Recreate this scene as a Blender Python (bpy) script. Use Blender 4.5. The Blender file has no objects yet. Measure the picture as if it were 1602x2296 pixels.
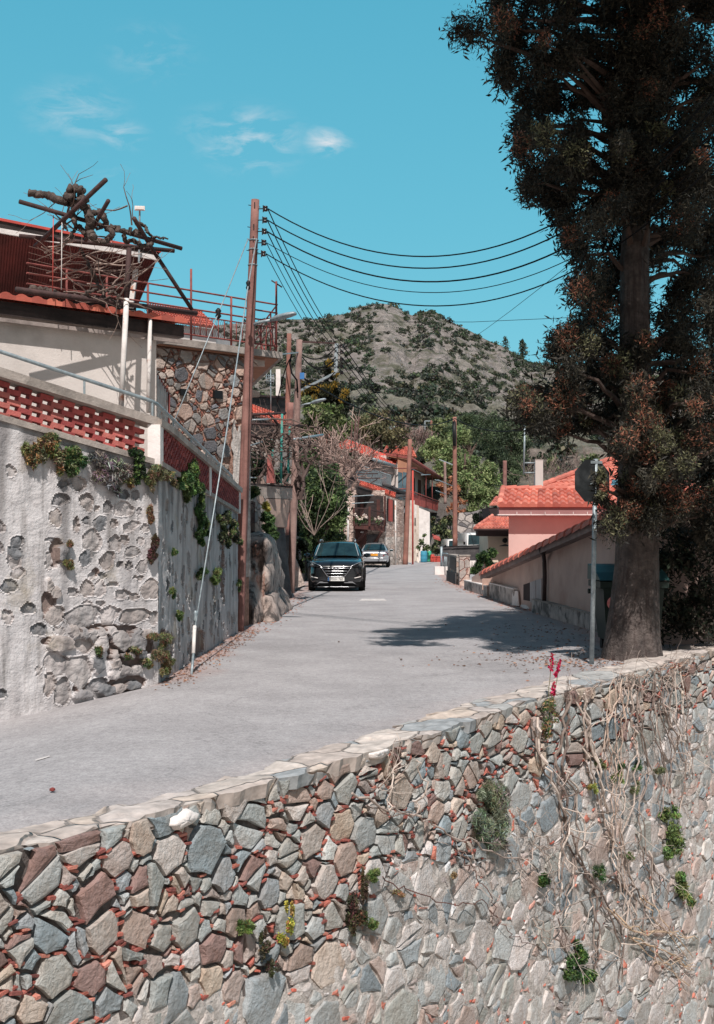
import bpy, math, random
import numpy as np
from mathutils import Vector, Matrix, noise as mnoise
R = math.radians
SC = bpy.context.scene
COL = SC.collection
F, CU, CV, CAMZ = 2600.0, 801.0, 1200.0, 1.85      # focal length and horizon, in reference pixels

# ---------------------------------------------------------------- camera
cam_d = bpy.data.cameras.new('camera')
cam = bpy.data.objects.new('camera', cam_d); COL.objects.link(cam)
cam.location = (0, 0, CAMZ); cam.rotation_euler = (R(90), 0, 0)
cam_d.sensor_fit = 'VERTICAL'; cam_d.sensor_height = 36.0
cam_d.lens = F / 2296 * 36.0
cam_d.shift_y = (CV - 1148) / 2296
cam_d.clip_start = 0.1; cam_d.clip_end = 6000
SC.camera = cam

def at(u, v, d):
    return Vector(((u - CU) * d / F, d, CAMZ - (v - CV) * d / F))
def gd(u, v, z=0.0):
    d = (CAMZ - z) * F / (v - CV)
    return Vector(((u - CU) * d / F, d, z))
def onp(u, v, p0, dr):
    """where the ray of a reference pixel meets the vertical plane through p0 along dr"""
    k = (u - CU) / F
    # (p0x + t drx) = k (p0y + t dry)
    t = (k * p0[1] - p0[0]) / (dr[0] - k * dr[1])
    return at(u, v, p0[1] + t * dr[1])
def mk(s, ox, oy):
    return lambda x, y: (ox + s * x, oy + s * y)
K1 = mk(.35157, 100.1, 375.5); K2 = mk(.35157, 100.1, 813.5); K3 = mk(.3125, 538.2, 688.4)
K5 = mk(.21485, 970, 970); K6 = mk(.19531, 719.6, 970); K7 = mk(.23177, 531.9, 844.8)
KL = mk(.23437, 100.1, 388); KR = mk(.2453, 1220.3, 970); KT = mk(.41963, 1001.2, 100.1)
KA = mk(.4375, 100.1, 1439.3); KB = mk(.4375, 801, 1439.3); KH = mk(.46874, 563.2, 657)
K9 = mk(.17578, 513.1, 782.2)

def L(r, g, b):
    f = lambda c: (c / 255 / 12.92) if c / 255 <= .04045 else ((c / 255 + .055) / 1.055) ** 2.4
    return (f(r), f(g), f(b))

# ---------------------------------------------------------------- objects
def link(o):
    COL.objects.link(o); return o
def base_of(o):
    v = Vector((0, 0, 0))
    while o is not None:
        v += o.location; o = o.parent
    return v
def tag(o, label=None, cat=None, group=None, kind=None):
    if label: o['label'] = label
    if cat: o['category'] = cat
    if group: o['group'] = group
    if kind: o['kind'] = kind
    return o
def thing(name, label, cat, loc=(0, 0, 0), group=None):
    o = bpy.data.objects.new(name, None); link(o)
    o.empty_display_size = .2
    o.location = loc
    return tag(o, label, cat, group)
def copy_tree(o, parent=None):
    c = o.copy(); link(c)
    if parent is not None: c.parent = parent
    for ch in list(o.children): copy_tree(ch, c)
    return c

class MB:
    def __init__(s): s.v = []; s.f = []; s.m = []; s.c = []; s.chunks = []
    def add(s, vs, fs, m=0, c=None):
        b = len(s.v); s.v.extend([tuple(p) for p in vs])
        for f in fs:
            s.f.append(tuple(b + i for i in f)); s.m.append(m); s.c.append(c or (1, 1, 1))
        return s
    def poly(s, pts, m=0, c=None): return s.add(pts, [tuple(range(len(pts)))], m, c)
    def prism(s, pts, off, m=0, c=None):
        n = len(pts); off = Vector(off)
        a = [Vector(p) for p in pts]; b = [p + off for p in a]
        fs = [tuple(range(n))[::-1], tuple(range(n, 2 * n))]
        fs += [(i, (i + 1) % n, n + (i + 1) % n, n + i) for i in range(n)]
        return s.add(a + b, fs, m, c)
    def box(s, c, size, rz=0, m=0, col=None, mat=None):
        x, y, z = [q / 2 for q in size]
        M = mat or Matrix.Rotation(rz, 3, 'Z')
        c = Vector(c)
        vs = [c + M @ Vector((i * x, j * y, k * z)) for k in (-1, 1) for j in (-1, 1) for i in (-1, 1)]
        return s.add(vs, [(0, 2, 3, 1), (4, 5, 7, 6), (0, 1, 5, 4), (2, 6, 7, 3), (0, 4, 6, 2), (1, 3, 7, 5)], m, col)
    def bar(s, p0, p1, w, h, m=0, up=(0, 0, 1), col=None):
        p0 = Vector(p0); p1 = Vector(p1); d = (p1 - p0); ln = d.length
        if ln < 1e-6: return s
        d /= ln; up = Vector(up)
        if abs(d.dot(up)) > .98: up = Vector((0, 1, 0))
        x = d.cross(up).normalized(); z = x.cross(d)
        M = Matrix((x, d, z)).transposed()
        return s.box((p0 + p1) / 2, (w, ln, h), m=m, mat=M, col=col)
    def tube(s, pts, r, n=8, m=0, c=None, cap=True):
        pts = [Vector(p) for p in pts]; k = len(pts)
        rs = r if isinstance(r, (list, tuple)) else [r] * k
        t = (pts[1] - pts[0]).normalized()
        a = t.cross(Vector((0, 0, 1)))
        if a.length < .1: a = t.cross(Vector((0, 1, 0)))
        a.normalize()
        vs = []; fs = []
        for i in range(k):
            if 0 < i < k - 1: t = (pts[i + 1] - pts[i - 1])
            elif i: t = pts[i] - pts[i - 1]
            else: t = pts[1] - pts[0]
            if t.length < 1e-9: t = Vector((0, 0, 1))
            t.normalize()
            a = a - t * a.dot(t)
            if a.length < 1e-6: a = t.orthogonal()
            a.normalize(); b = t.cross(a)
            for j in range(n):
                an = 2 * math.pi * j / n
                vs.append(pts[i] + (a * math.cos(an) + b * math.sin(an)) * rs[i])
        for i in range(k - 1):
            for j in range(n):
                fs.append((i * n + j, i * n + (j + 1) % n, (i + 1) * n + (j + 1) % n, (i + 1) * n + j))
        if cap:
            fs.append(tuple(range(n))[::-1]); fs.append(tuple(range((k - 1) * n, k * n)))
        return s.add(vs, fs, m, c)
    def lathe(s, prof, c, n=16, m=0, col=None, axis=None):
        c = Vector(c); vs = []; fs = []
        M = axis or Matrix.Identity(3)
        for r, z in prof:
            for j in range(n):
                an = 2 * math.pi * j / n
                vs.append(c + M @ Vector((r * math.cos(an), r * math.sin(an), z)))
        for i in range(len(prof) - 1):
            for j in range(n):
                fs.append((i * n + j, i * n + (j + 1) % n, (i + 1) * n + (j + 1) % n, (i + 1) * n + j))
        fs.append(tuple(range(n))[::-1]); fs.append(tuple(range((len(prof) - 1) * n, len(prof) * n)))
        return s.add(vs, fs, m, col)
    def quads_np(s, V, C=None):
        """V (n,4,3) array of quads, C (n,3) colours"""
        s.chunks.append((V, C)); return s
    def build(s, name, mats, parent=None, smooth=False, label=None):
        if not isinstance(mats, (list, tuple)): mats = [mats]
        me = bpy.data.meshes.new(name)
        nv = len(s.v); off = base_of(parent) if parent is not None else Vector((0, 0, 0))
        vs = np.array(s.v, dtype=np.float32).reshape(-1, 3)
        loops = np.array([i for f in s.f for i in f], dtype=np.int32)
        tot = np.array([len(f) for f in s.f], dtype=np.int32)
        cols = np.repeat(np.array(s.c, dtype=np.float32).reshape(-1, 3), tot, axis=0) if len(tot) else np.zeros((0, 3), np.float32)
        mi = np.array(s.m, dtype=np.int32)
        if s.chunks:
            VV = np.concatenate([V for V, C in s.chunks]).astype(np.float32); n = len(VV)
            CC_ = np.concatenate([C if C is not None else np.ones((len(V), 3)) for V, C in s.chunks]).astype(np.float32)
            loops = np.concatenate([loops, np.arange(4 * n, dtype=np.int32) + nv]); vs = np.concatenate([vs, VV.reshape(-1, 3)])
            tot = np.concatenate([tot, np.full(n, 4, np.int32)]); mi = np.concatenate([mi, np.zeros(n, np.int32)])
            cols = np.concatenate([cols, np.repeat(CC_, 4, axis=0)])
        vs = vs - np.array(off, dtype=np.float32)
        me.vertices.add(len(vs)); me.vertices.foreach_set('co', vs.ravel())
        me.loops.add(len(loops)); me.loops.foreach_set('vertex_index', loops)
        me.polygons.add(len(tot))
        st = np.concatenate([[0], np.cumsum(tot)[:-1]]).astype(np.int32)
        me.polygons.foreach_set('loop_start', st); me.polygons.foreach_set('loop_total', tot)
        me.polygons.foreach_set('material_index', mi)
        me.polygons.foreach_set('use_smooth', np.full(len(tot), bool(smooth)))
        at_ = me.color_attributes.new('Col', 'FLOAT_COLOR', 'CORNER')
        at_.data.foreach_set('color', np.concatenate([cols, np.ones((len(cols), 1), np.float32)], axis=1).astype(np.float32).ravel())
        me.update(calc_edges=True); me.validate()
        for m in mats: me.materials.append(m)
        o = bpy.data.objects.new(name, me); link(o)
        if parent is not None: o.parent = parent
        if label: o['label'] = label
        return o

# ---------------------------------------------------------------- materials
def pm(name, c1, c2=None, scale=4.0, rough=.85, bump=.25, bscale=40, metal=0.0, vcol=False, streak=None, sscale=(6, 6, .5),
       dirt=None, dscale=.8, spec=.3, trans=0, coat=0, detail=6, dist=.02, lo=.35, hi=.65, slo=.45, shi=.7, dlo=.5, dhi=.7):
    m = bpy.data.materials.new(name); m.use_nodes = True
    nt = m.node_tree; N = nt.nodes; K = nt.links; N.clear()
    out = N.new('ShaderNodeOutputMaterial'); bs = N.new('ShaderNodeBsdfPrincipled')
    tc = N.new('ShaderNodeTexCoord')
    def noi(sc, det=detail, mp=None):
        n = N.new('ShaderNodeTexNoise'); n.inputs['Scale'].default_value = sc; n.inputs['Detail'].default_value = det
        n.inputs['Roughness'].default_value = .62
        if mp is None: K.new(tc.outputs['Object'], n.inputs['Vector'])
        else:
            q = N.new('ShaderNodeMapping'); q.inputs['Scale'].default_value = mp
            K.new(tc.outputs['Object'], q.inputs['Vector']); K.new(q.outputs[0], n.inputs['Vector'])
        return n.outputs['Fac']
    def ramp(fac, a, b):
        r = N.new('ShaderNodeMapRange'); r.inputs['From Min'].default_value = a; r.inputs['From Max'].default_value = b
        K.new(fac, r.inputs['Value']); return r.outputs[0]
    def mix(fac, a, b, mode='MIX'):
        x = N.new('ShaderNodeMix'); x.data_type = 'RGBA'; x.blend_type = mode
        if isinstance(fac, float): x.inputs[0].default_value = fac
        else: K.new(fac, x.inputs[0])
        for i, q in ((6, a), (7, b)):
            if isinstance(q, tuple): x.inputs[i].default_value = (*q[:3], 1)
            else: K.new(q, x.inputs[i])
        return x.outputs[2]
    c2 = c2 or tuple(q * .75 for q in c1)
    col = mix(ramp(noi(scale), lo, hi), c1, c2)
    if vcol:
        a = N.new('ShaderNodeVertexColor'); a.layer_name = 'Col'
        col = mix(1.0, col, a.outputs['Color'], 'MULTIPLY')
    if streak: col = mix(ramp(noi(1.0, 5, sscale), slo, shi), col, streak)
    if dirt: col = mix(ramp(noi(dscale, 8), dlo, dhi), col, dirt)
    K.new(col, bs.inputs['Base Color'])
    bs.inputs['Roughness'].default_value = rough; bs.inputs['Metallic'].default_value = metal
    bs.inputs['Specular IOR Level'].default_value = spec
    if coat: bs.inputs['Coat Weight'].default_value = coat; bs.inputs['Coat Roughness'].default_value = .06
    if bump:
        b = N.new('ShaderNodeBump'); b.inputs['Strength'].default_value = bump; b.inputs['Distance'].default_value = dist
        K.new(noi(bscale, 8), b.inputs['Height']); K.new(b.outputs[0], bs.inputs['Normal'])
    if trans:
        t = N.new('ShaderNodeBsdfTranslucent'); K.new(col, t.inputs['Color'])
        ms = N.new('ShaderNodeMixShader'); ms.inputs[0].default_value = trans
        K.new(bs.outputs[0], ms.inputs[1]); K.new(t.outputs[0], ms.inputs[2]); K.new(ms.outputs[0], out.inputs['Surface'])
    else: K.new(bs.outputs[0], out.inputs['Surface'])
    m.diffuse_color = (*c1, 1)
    return m

def stonemat(name, cols, scale=3.0, mortar=(.4, .38, .36), gap=.05, zs=1.3):
    """rubble masonry for walls too far to need modelled stones"""
    m = pm(name, cols[0], rough=.9, bump=0); nt = m.node_tree; N = nt.nodes; K = nt.links
    bs = next(n for n in N if n.type == 'BSDF_PRINCIPLED'); tc = next(n for n in N if n.type == 'TEX_COORD')
    mp = N.new('ShaderNodeMapping'); mp.inputs['Scale'].default_value = (1, 1, zs); K.new(tc.outputs['Object'], mp.inputs[0])
    nz = N.new('ShaderNodeTexNoise'); nz.inputs['Scale'].default_value = 3; K.new(mp.outputs[0], nz.inputs[0])
    ad = N.new('ShaderNodeMix'); ad.data_type = 'RGBA'; ad.inputs[0].default_value = .12
    K.new(mp.outputs[0], ad.inputs[6]); K.new(nz.outputs['Color'], ad.inputs[7])
    v = N.new('ShaderNodeTexVoronoi'); v.inputs['Scale'].default_value = scale; K.new(ad.outputs[2], v.inputs['Vector'])
    e = N.new('ShaderNodeTexVoronoi'); e.feature = 'DISTANCE_TO_EDGE'; e.inputs['Scale'].default_value = scale; K.new(ad.outputs[2], e.inputs['Vector'])
    sep = N.new('ShaderNodeSeparateColor'); K.new(v.outputs['Color'], sep.inputs[0])
    cr = N.new('ShaderNodeValToRGB'); cr.color_ramp.interpolation = 'CONSTANT'
    cr.color_ramp.elements.remove(cr.color_ramp.elements[1])
    for i, c in enumerate(cols):
        el = cr.color_ramp.elements[0] if i == 0 else cr.color_ramp.elements.new(i / len(cols))
        el.color = (*c, 1)
    K.new(sep.outputs[0], cr.inputs[0])
    r = N.new('ShaderNodeMapRange'); r.inputs['From Max'].default_value = gap; K.new(e.outputs['Distance'], r.inputs[0])
    x = N.new('ShaderNodeMix'); x.data_type = 'RGBA'; K.new(r.outputs[0], x.inputs[0]); x.inputs[6].default_value = (*mortar, 1); K.new(cr.outputs[0], x.inputs[7])
    n2 = N.new('ShaderNodeTexNoise'); n2.inputs['Scale'].default_value = 9; n2.inputs['Detail'].default_value = 6; K.new(tc.outputs['Object'], n2.inputs[0])
    r2 = N.new('ShaderNodeMapRange'); r2.inputs['From Min'].default_value = .3; r2.inputs['From Max'].default_value = .7; r2.inputs['To Min'].default_value = .65; r2.inputs['To Max'].default_value = 1.15; K.new(n2.outputs['Fac'], r2.inputs[0])
    y = N.new('ShaderNodeMix'); y.data_type = 'RGBA'; y.blend_type = 'MULTIPLY'; y.inputs[0].default_value = 1; K.new(x.outputs[2], y.inputs[6]); K.new(r2.outputs[0], y.inputs[7])
    K.new(y.outputs[2], bs.inputs['Base Color'])
    ma = N.new('ShaderNodeMath'); ma.operation = 'MULTIPLY_ADD'; ma.inputs[1].default_value = .3; K.new(n2.outputs['Fac'], ma.inputs[0]); K.new(r.outputs[0], ma.inputs[2])
    b = N.new('ShaderNodeBump'); b.inputs['Strength'].default_value = .8; b.inputs['Distance'].default_value = .05; K.new(ma.outputs[0], b.inputs['Height']); K.new(b.outputs[0], bs.inputs['Normal'])
    return m

W1 = (1, 1, 1)
M = {}
M['stone'] = pm('fieldstone', (.98, 1.0, 1.02), (.72, .66, .62), scale=5.5, bump=1.0, bscale=26, lo=.42, hi=.72, vcol=True, rough=.9, dist=.03)
M['mortar'] = pm('lime_mortar', L(214, 206, 200), L(165, 158, 152), scale=9, bump=1, bscale=30, dist=.03, dirt=L(120, 112, 106), dscale=2.2)
M['mortar_dark'] = pm('dark_mortar', L(120, 112, 108), L(70, 64, 62), scale=9, bump=1, bscale=30, dist=.03)
M['chip'] = pm('tile_sherd', W1, (.7, .65, .62), scale=12, bump=.5, bscale=60, vcol=True)
M['cap'] = stonemat('cement_coping', [L(194, 184, 176), L(200, 190, 182), L(188, 176, 168), L(172, 172, 170), L(196, 182, 170), L(158, 162, 164), L(192, 182, 176)], 2.4, L(182, 170, 162), .03, zs=1.0)
M['wood_pole'] = pm('weathered_pole_wood', L(152, 112, 104), L(118, 84, 78), scale=3, bump=.6, bscale=30, streak=L(92, 66, 62), sscale=(26, 26, .7), slo=.55, shi=.75, dist=.01)
M['wood_pole_grey'] = pm('greyed_pole_wood', L(160, 134, 126), L(128, 104, 98), scale=3, bump=.5, bscale=30, streak=L(104, 82, 78), sscale=(20, 20, .6), slo=.55, shi=.75)
M['wood_pole_red'] = pm('reddish_pole_wood', L(158, 112, 100), L(126, 90, 80), scale=2, bump=.5, bscale=30, streak=L(104, 70, 60), sscale=(16, 16, .5), slo=.55, shi=.75)
M['iron'] = pm('rusty_pipe', L(84, 62, 60), L(56, 44, 44), scale=6, bump=.4, bscale=60, rough=.75)
M['rust_red'] = pm('rust_red_paint', L(150, 84, 78), L(112, 62, 58), scale=7, bump=.3, bscale=60, rough=.7)
M['galv'] = pm('galvanised_steel', L(168, 180, 184), L(130, 142, 148), scale=12, bump=.1, rough=.5, metal=.35)
M['black'] = pm('black_fitting', (.012, .012, .013), bump=0, rough=.5)
M['ceramic'] = pm('dark_insulator', (.03, .02, .02), bump=0, rough=.25, spec=.5)
M['wire'] = pm('cable_sheath', (.010, .011, .013), bump=0, rough=.7, spec=.1)
M['white_paint'] = pm('white_peeling_paint', L(228, 224, 220), L(200, 194, 190), scale=5, bump=.15, bscale=50, dirt=L(178, 120, 92), dscale=3.2, dlo=.58, dhi=.66)
M['white'] = pm('white_limewash', L(236, 230, 226), L(214, 207, 203), scale=3, bump=.3, bscale=30, dirt=L(170, 162, 158), dscale=1.3, dlo=.58, dhi=.75)
M['conc'] = pm('old_concrete', L(176, 166, 158), L(140, 132, 126), scale=5, bump=.5, bscale=30, dirt=L(104, 98, 92), dscale=1.7, dlo=.55, dhi=.75)
M['brick_red'] = pm('painted_red_brick', W1, (.75, .7, .7), scale=10, bump=.5, bscale=50, vcol=True)
M['tile'] = pm('clay_roof_tile', W1, (.8, .72, .7), scale=3, bump=.25, bscale=30, vcol=True, rough=.8)
M['bark'] = pm('cypress_bark', L(104, 95, 91), L(66, 60, 58), scale=6, bump=1, bscale=16, streak=L(62, 52, 50), sscale=(14, 14, 1.1), slo=.48, shi=.66, dist=.05)
M['vinewood'] = pm('gnarled_vine_wood', L(104, 92, 86), L(60, 52, 49), scale=12, bump=1, bscale=40, dist=.02)
M['twig'] = pm('dry_grey_twig', W1, (.75, .72, .7), scale=20, bump=.3, vcol=True)
M['leaf'] = pm('foliage', W1, (.85, .9, .85), scale=2, bump=0, vcol=True, rough=.6, trans=.22, spec=.25)
M['flower'] = pm('petal', W1, (.8, .7, .75), scale=30, bump=0, vcol=True, rough=.6, trans=.25)

# ---------------------------------------------------------------- foliage
GREEN = [L(84, 112, 66), L(66, 94, 58), L(104, 128, 78), L(50, 74, 48)]
DARKG = [L(44, 54, 44), L(36, 44, 38), L(58, 68, 54), L(30, 36, 32)]
CYPR = [L(66, 63, 56), L(54, 52, 47), L(80, 75, 64), L(45, 44, 41)]
RUSTY = [L(140, 82, 66), L(120, 72, 60), L(110, 100, 76), L(160, 98, 80)]
OLIVE = [L(122, 132, 92), L(102, 112, 80), L(140, 144, 104), L(84, 94, 68)]
GOLD = [L(176, 140, 60), L(150, 120, 58), L(92, 92, 54), L(64, 68, 46)]
DRY = [L(150, 118, 92), L(176, 142, 104), L(120, 96, 80), L(140, 132, 100)]
GREYG = [L(118, 126, 106), L(98, 106, 90), L(140, 144, 122), L(84, 90, 78)]
BRIGHT = [L(122, 140, 84), L(142, 158, 100), L(100, 120, 72), L(84, 102, 64)]
def leaves(rng, c, rad, n, size, pal, aspect=.45, shell=.55, droop=.0, tint=.2, up=.0, out=.6):
    """n leaf quads spread through an ellipsoid; rng is a numpy generator"""
    c = np.array(c, float); rad = np.array(rad if hasattr(rad, '__len__') else (rad,) * 3, float)
    d = rng.normal(size=(n, 3)); d /= np.linalg.norm(d, axis=1, keepdims=True) + 1e-9
    rr = shell + (1 - shell) * rng.random(n) ** .7
    rr *= 1 + .18 * rng.normal(size=n)
    p = c + d * rad * rr[:, None]
    ax = d * out + rng.normal(size=(n, 3)) * .7; ax[:, 2] += up - droop
    ax /= np.linalg.norm(ax, axis=1, keepdims=True) + 1e-9
    s = np.cross(ax, rng.normal(size=(n, 3))); s /= np.linalg.norm(s, axis=1, keepdims=True) + 1e-9
    ln = size * (.6 + .8 * rng.random(n)); w = ln * aspect
    a = ax * ln[:, None] * .5; b = s * w[:, None] * .5
    V = np.stack([p - a, p + b - a * .15, p + a, p - b - a * .15], axis=1)
    pal = np.array(pal); base = pal[rng.integers(0, len(pal), n)]
    C = base * (1 + tint * rng.normal(size=(n, 1))).clip(.4, 1.8)
    return V, C
def clump(mb, rng, c, rad, n, size, pal, **k):
    V, C = leaves(rng, c, rad, n, size, pal, **k); mb.quads_np(V, C)

def wig(pts, rng, amp, n=4):
    """polyline -> wiggly polyline"""
    out = []
    for i in range(len(pts) - 1):
        a, b = Vector(pts[i]), Vector(pts[i + 1])
        for k in range(n):
            q = a.lerp(b, k / n)
            if not (i == 0 and k == 0): q += Vector((rng.uniform(-1, 1), rng.uniform(-1, 1), rng.uniform(-1, 1))) * amp
            out.append(q)
    out.append(Vector(pts[-1])); return out
def branch(mb, rng, p, d, ln, r, lev, spread=.7, up=.1, kids=3, n=5, c=None, wob=.16, seg=4, tips=None, mn=.003):
    pts = [Vector(p)]; d = Vector(d).normalized(); rs = [r]
    for i in range(seg):
        d = (d + Vector((rng.uniform(-1, 1), rng.uniform(-1, 1), rng.uniform(-1, 1))) * wob + Vector((0, 0, up * .3))).normalized()
        pts.append(pts[-1] + d * ln / seg); rs.append(max(mn, r * (1 - .5 * (i + 1) / seg)))
    mb.tube(pts, rs, n=n, c=c)
    if lev <= 0:
        if tips is not None: tips.append(pts[-1])
        return
    for k in range(kids):
        i = rng.randint(max(1, seg - 2), seg) if k else seg
        nd = (d + Vector((rng.uniform(-1, 1), rng.uniform(-1, 1), rng.uniform(-.6, 1))) * spread + Vector((0, 0, up))).normalized()
        branch(mb, rng, pts[i], nd, ln * rng.uniform(.55, .8), max(mn, rs[i] * .72), lev - 1, spread, up, kids, max(3, n - 1), c, wob, max(2, seg - 1), tips, mn)

# ---------------------------------------------------------------- masonry: weighted Voronoi stones
def voronoi_stones(W, H, rng, radii, inside=None, sx=1.0, tries=14000, pack=.78, drop=.5):
    """list of (polygon [(s,t)..], centre, radius)"""
    cell = .35; grid = {}; seeds = []
    for k in range(tries):
        s, t = rng.uniform(0, W), rng.uniform(0, H)
        if inside and not inside(s, t): continue
        r = radii(s, t, k / tries)
        gx, gy = int(s / cell), int(t / cell); ok = True
        for i in range(gx - 2, gx + 3):
            for j in range(gy - 2, gy + 3):
                for q in grid.get((i, j), ()):
                    if ((q[0] - s) / sx) ** 2 + (q[1] - t) ** 2 < (pack * (q[2] + r)) ** 2: ok = False; break
                if not ok: break
            if not ok: break
        if ok:
            grid.setdefault((gx, gy), []).append((s, t, r)); seeds.append((s, t, r))
    res = []
    for (s, t, r) in seeds:
        m = r * 1.7
        lo_ = max(t - m, .004)
        poly = [(s - m * sx, lo_), (s + m * sx, lo_), (s + m * sx, t + m), (s - m * sx, t + m)]
        gx, gy = int(s / cell), int(t / cell)
        for i in range(gx - 2, gx + 3):
            for j in range(gy - 2, gy + 3):
                for q in grid.get((i, j), ()):
                    if q[0] == s and q[1] == t: continue
                    nx, ny = q[0] - s, q[1] - t
                    dd = math.hypot(nx, ny)
                    if dd > m * 2.4 + q[2] * 2: continue
                    k = .5 * (dd * dd + r * r - q[2] ** 2) / dd     # distance of the bisector from the seed
                    nx /= dd; ny /= dd
                    out = []
                    for a in range(len(poly)):
                        p, p2 = poly[a], poly[(a + 1) % len(poly)]
                        da = (p[0] - s) * nx + (p[1] - t) * ny - k; db = (p2[0] - s) * nx + (p2[1] - t) * ny - k
                        if da <= 0: out.append(p)
                        if da * db < 0:
                            f = da / (da - db); out.append((p[0] + (p2[0] - p[0]) * f, p[1] + (p2[1] - p[1]) * f))
                    poly = out
                    if len(poly) < 3: break
                if len(poly) < 3: break
            if len(poly) < 3: break
        if len(poly) < 3: continue
        # drop short edges so that stones come out angular
        mn = r * drop; cl = []
        for p in poly:
            if not cl or math.hypot(p[0] - cl[-1][0], p[1] - cl[-1][1]) > mn: cl.append(p)
        if len(cl) > 3 and math.hypot(cl[0][0] - cl[-1][0], cl[0][1] - cl[-1][1]) < mn: cl.pop()
        if len(cl) < 3: continue
        res.append((cl, (s, t), r))
    return res
def inset(poly, g):
    cx = sum(p[0] for p in poly) / len(poly); cy = sum(p[1] for p in poly) / len(poly)
    out = []
    n = len(poly)
    for i in range(n):
        a, b, c = poly[i - 1], poly[i], poly[(i + 1) % n]
        e1 = (b[0] - a[0], b[1] - a[1]); e2 = (c[0] - b[0], c[1] - b[1])
        l1 = math.hypot(*e1) or 1e-6; l2 = math.hypot(*e2) or 1e-6
        n1 = (-e1[1] / l1, e1[0] / l1); n2 = (-e2[1] / l2, e2[0] / l2)
        bx, by = n1[0] + n2[0], n1[1] + n2[1]; bl = math.hypot(bx, by)
        if bl < .3: bx, by, bl = cx - b[0], cy - b[1], math.hypot(cx - b[0], cy - b[1]) or 1
        bx /= bl; by /= bl
        if bx * (cx - b[0]) + by * (cy - b[1]) < 0: bx, by = -bx, -by
        k = min(g * 1.25, .5 * math.hypot(cx - b[0], cy - b[1]))
        out.append((b[0] + bx * k, b[1] + by * k))
    return out
def lay_stones(mb, st, mapf, rng, palf, gap=.012, h0=-.03, h=(.015, .06), rough=.012, bev=.014):
    for poly, c, r in st:
        g = gap * rng.uniform(.7, 1.4)
        # subdivide the edges a little and jitter them
        P = []
        for i in range(len(poly)):
            a, b = poly[i], poly[(i + 1) % len(poly)]
            P.append(a); e = math.hypot(b[0] - a[0], b[1] - a[1])
            if e > .07:
                k = rng.uniform(-.06, .06) * e
                P.append(((a[0] + b[0]) / 2 - (b[1] - a[1]) / e * k, (a[1] + b[1]) / 2 + (b[0] - a[0]) / e * k))
        P0 = inset(P, g); bw = min(bev, r * .18)
        P1 = inset(P0, bw * .55); P2 = inset(P1, bw * 1.6)
        hh = rng.uniform(*h) * min(1, r / .1 + .3); tx, ty = rng.uniform(-.12, .12), rng.uniform(-.15, .10)
        hf = lambda p: hh + (p[0] - c[0]) * tx + (p[1] - c[1]) * ty + rng.uniform(-1, 1) * rough * min(1, r / .12)
        n = len(P0); cc = palf(c[0], c[1], r)
        vs = [mapf(p[0], p[1], h0) for p in P0] + [mapf(p[0], p[1], hf(p) - bw * .5) for p in P1] + [mapf(p[0], p[1], hf(p)) for p in P2]
        cx = sum(p[0] for p in P2) / n; cy = sum(p[1] for p in P2) / n
        vs.append(mapf(cx + rng.uniform(-.2, .2) * r, cy + rng.uniform(-.2, .2) * r, hf((cx, cy)) + rng.uniform(-.002, .006)))
        fs = []
        for k in (0, n):
            fs += [(k + i, k + (i + 1) % n, k + n + (i + 1) % n, k + n + i) for i in range(n)]
        fs += [(2 * n + i, 2 * n + (i + 1) % n, 3 * n) for i in range(n)]
        mb.add(vs, fs, 0, cc)
def pick(rng, pal, var=.14):
    c = rng.choice(pal); k = 1 + rng.gauss(0, var)
    return tuple(max(.01, q * k) for q in c)
def tile_roof(mb, A, B, C, D, nr, nc, th=.05, pal=None, rng=random, m=0, arch=.6):
    """overlapping barrel tiles on the quad: A,B along the eave, D,C along the ridge"""
    A, B, C, D = map(Vector, (A, B, C, D))
    nrm = (B - A).cross(D - A).normalized()
    if nrm.z < 0: nrm = -nrm
    pal = pal or [L(214, 120, 100), L(200, 108, 90), L(224, 134, 112), L(188, 100, 84)]
    pos = lambda s, t: A.lerp(B, s).lerp(D.lerp(C, s), t)
    for j in range(nr):
        t0, t1 = j / nr, (j + 1.12) / nr
        for i in range(nc):
            c = tuple(.9 * q + .03 for q in pick(rng, pal, .09)); vs = []
            prof = ((0, 0), (.18, .75), (.38, 1), (.58, .75), (.76, .12), (1, 0))
            for t, lift in ((t0, th * .9), (min(t1, 1.0), th * .15)):
                for q, hgt in prof:
                    vs.append(pos((i + q) / nc, t) + nrm * (lift + hgt * th * arch))
            k = len(prof)
            fs = [(q, q + 1, k + q + 1, k + q) for q in range(k - 1)]
            b = len(vs)
            for q, hgt in prof: vs.append(pos((i + q) / nc, t0) + nrm * (-th * .15))
            fs += [(q + 1, q, b + q, b + q + 1) for q in range(k - 1)]
            mb.add(vs, fs, m, c)
SKYT = (.75, 1.15, 1.0)
# ---------------------------------------------------------------- light
SUN_EL, SUN_AZ = R(54), R(178.5)     # azimuth clockwise from +Y: behind the camera
sd = Vector((math.sin(SUN_AZ) * math.cos(SUN_EL), math.cos(SUN_AZ) * math.cos(SUN_EL), math.sin(SUN_EL)))
sl = bpy.data.lights.new('sun', 'SUN'); sl.energy = 5.0; sl.angle = R(.5); sl.color = (1, .93, .88)
so = link(bpy.data.objects.new('sun', sl)); so.rotation_euler = (-sd).to_track_quat('-Z', 'Y').to_euler(); so.location = (0, -5, 30)
wd = bpy.data.worlds.new('World'); SC.world = wd; wd.use_nodes = True
nt = wd.node_tree; N = nt.nodes; K = nt.links; N.clear()
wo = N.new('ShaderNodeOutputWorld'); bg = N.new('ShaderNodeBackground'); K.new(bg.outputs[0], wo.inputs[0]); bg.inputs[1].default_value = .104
sk = N.new('ShaderNodeTexSky'); sk.sky_type = 'NISHITA'; sk.sun_disc = False; sk.sun_elevation = SUN_EL; sk.sun_rotation = SUN_AZ
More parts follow.
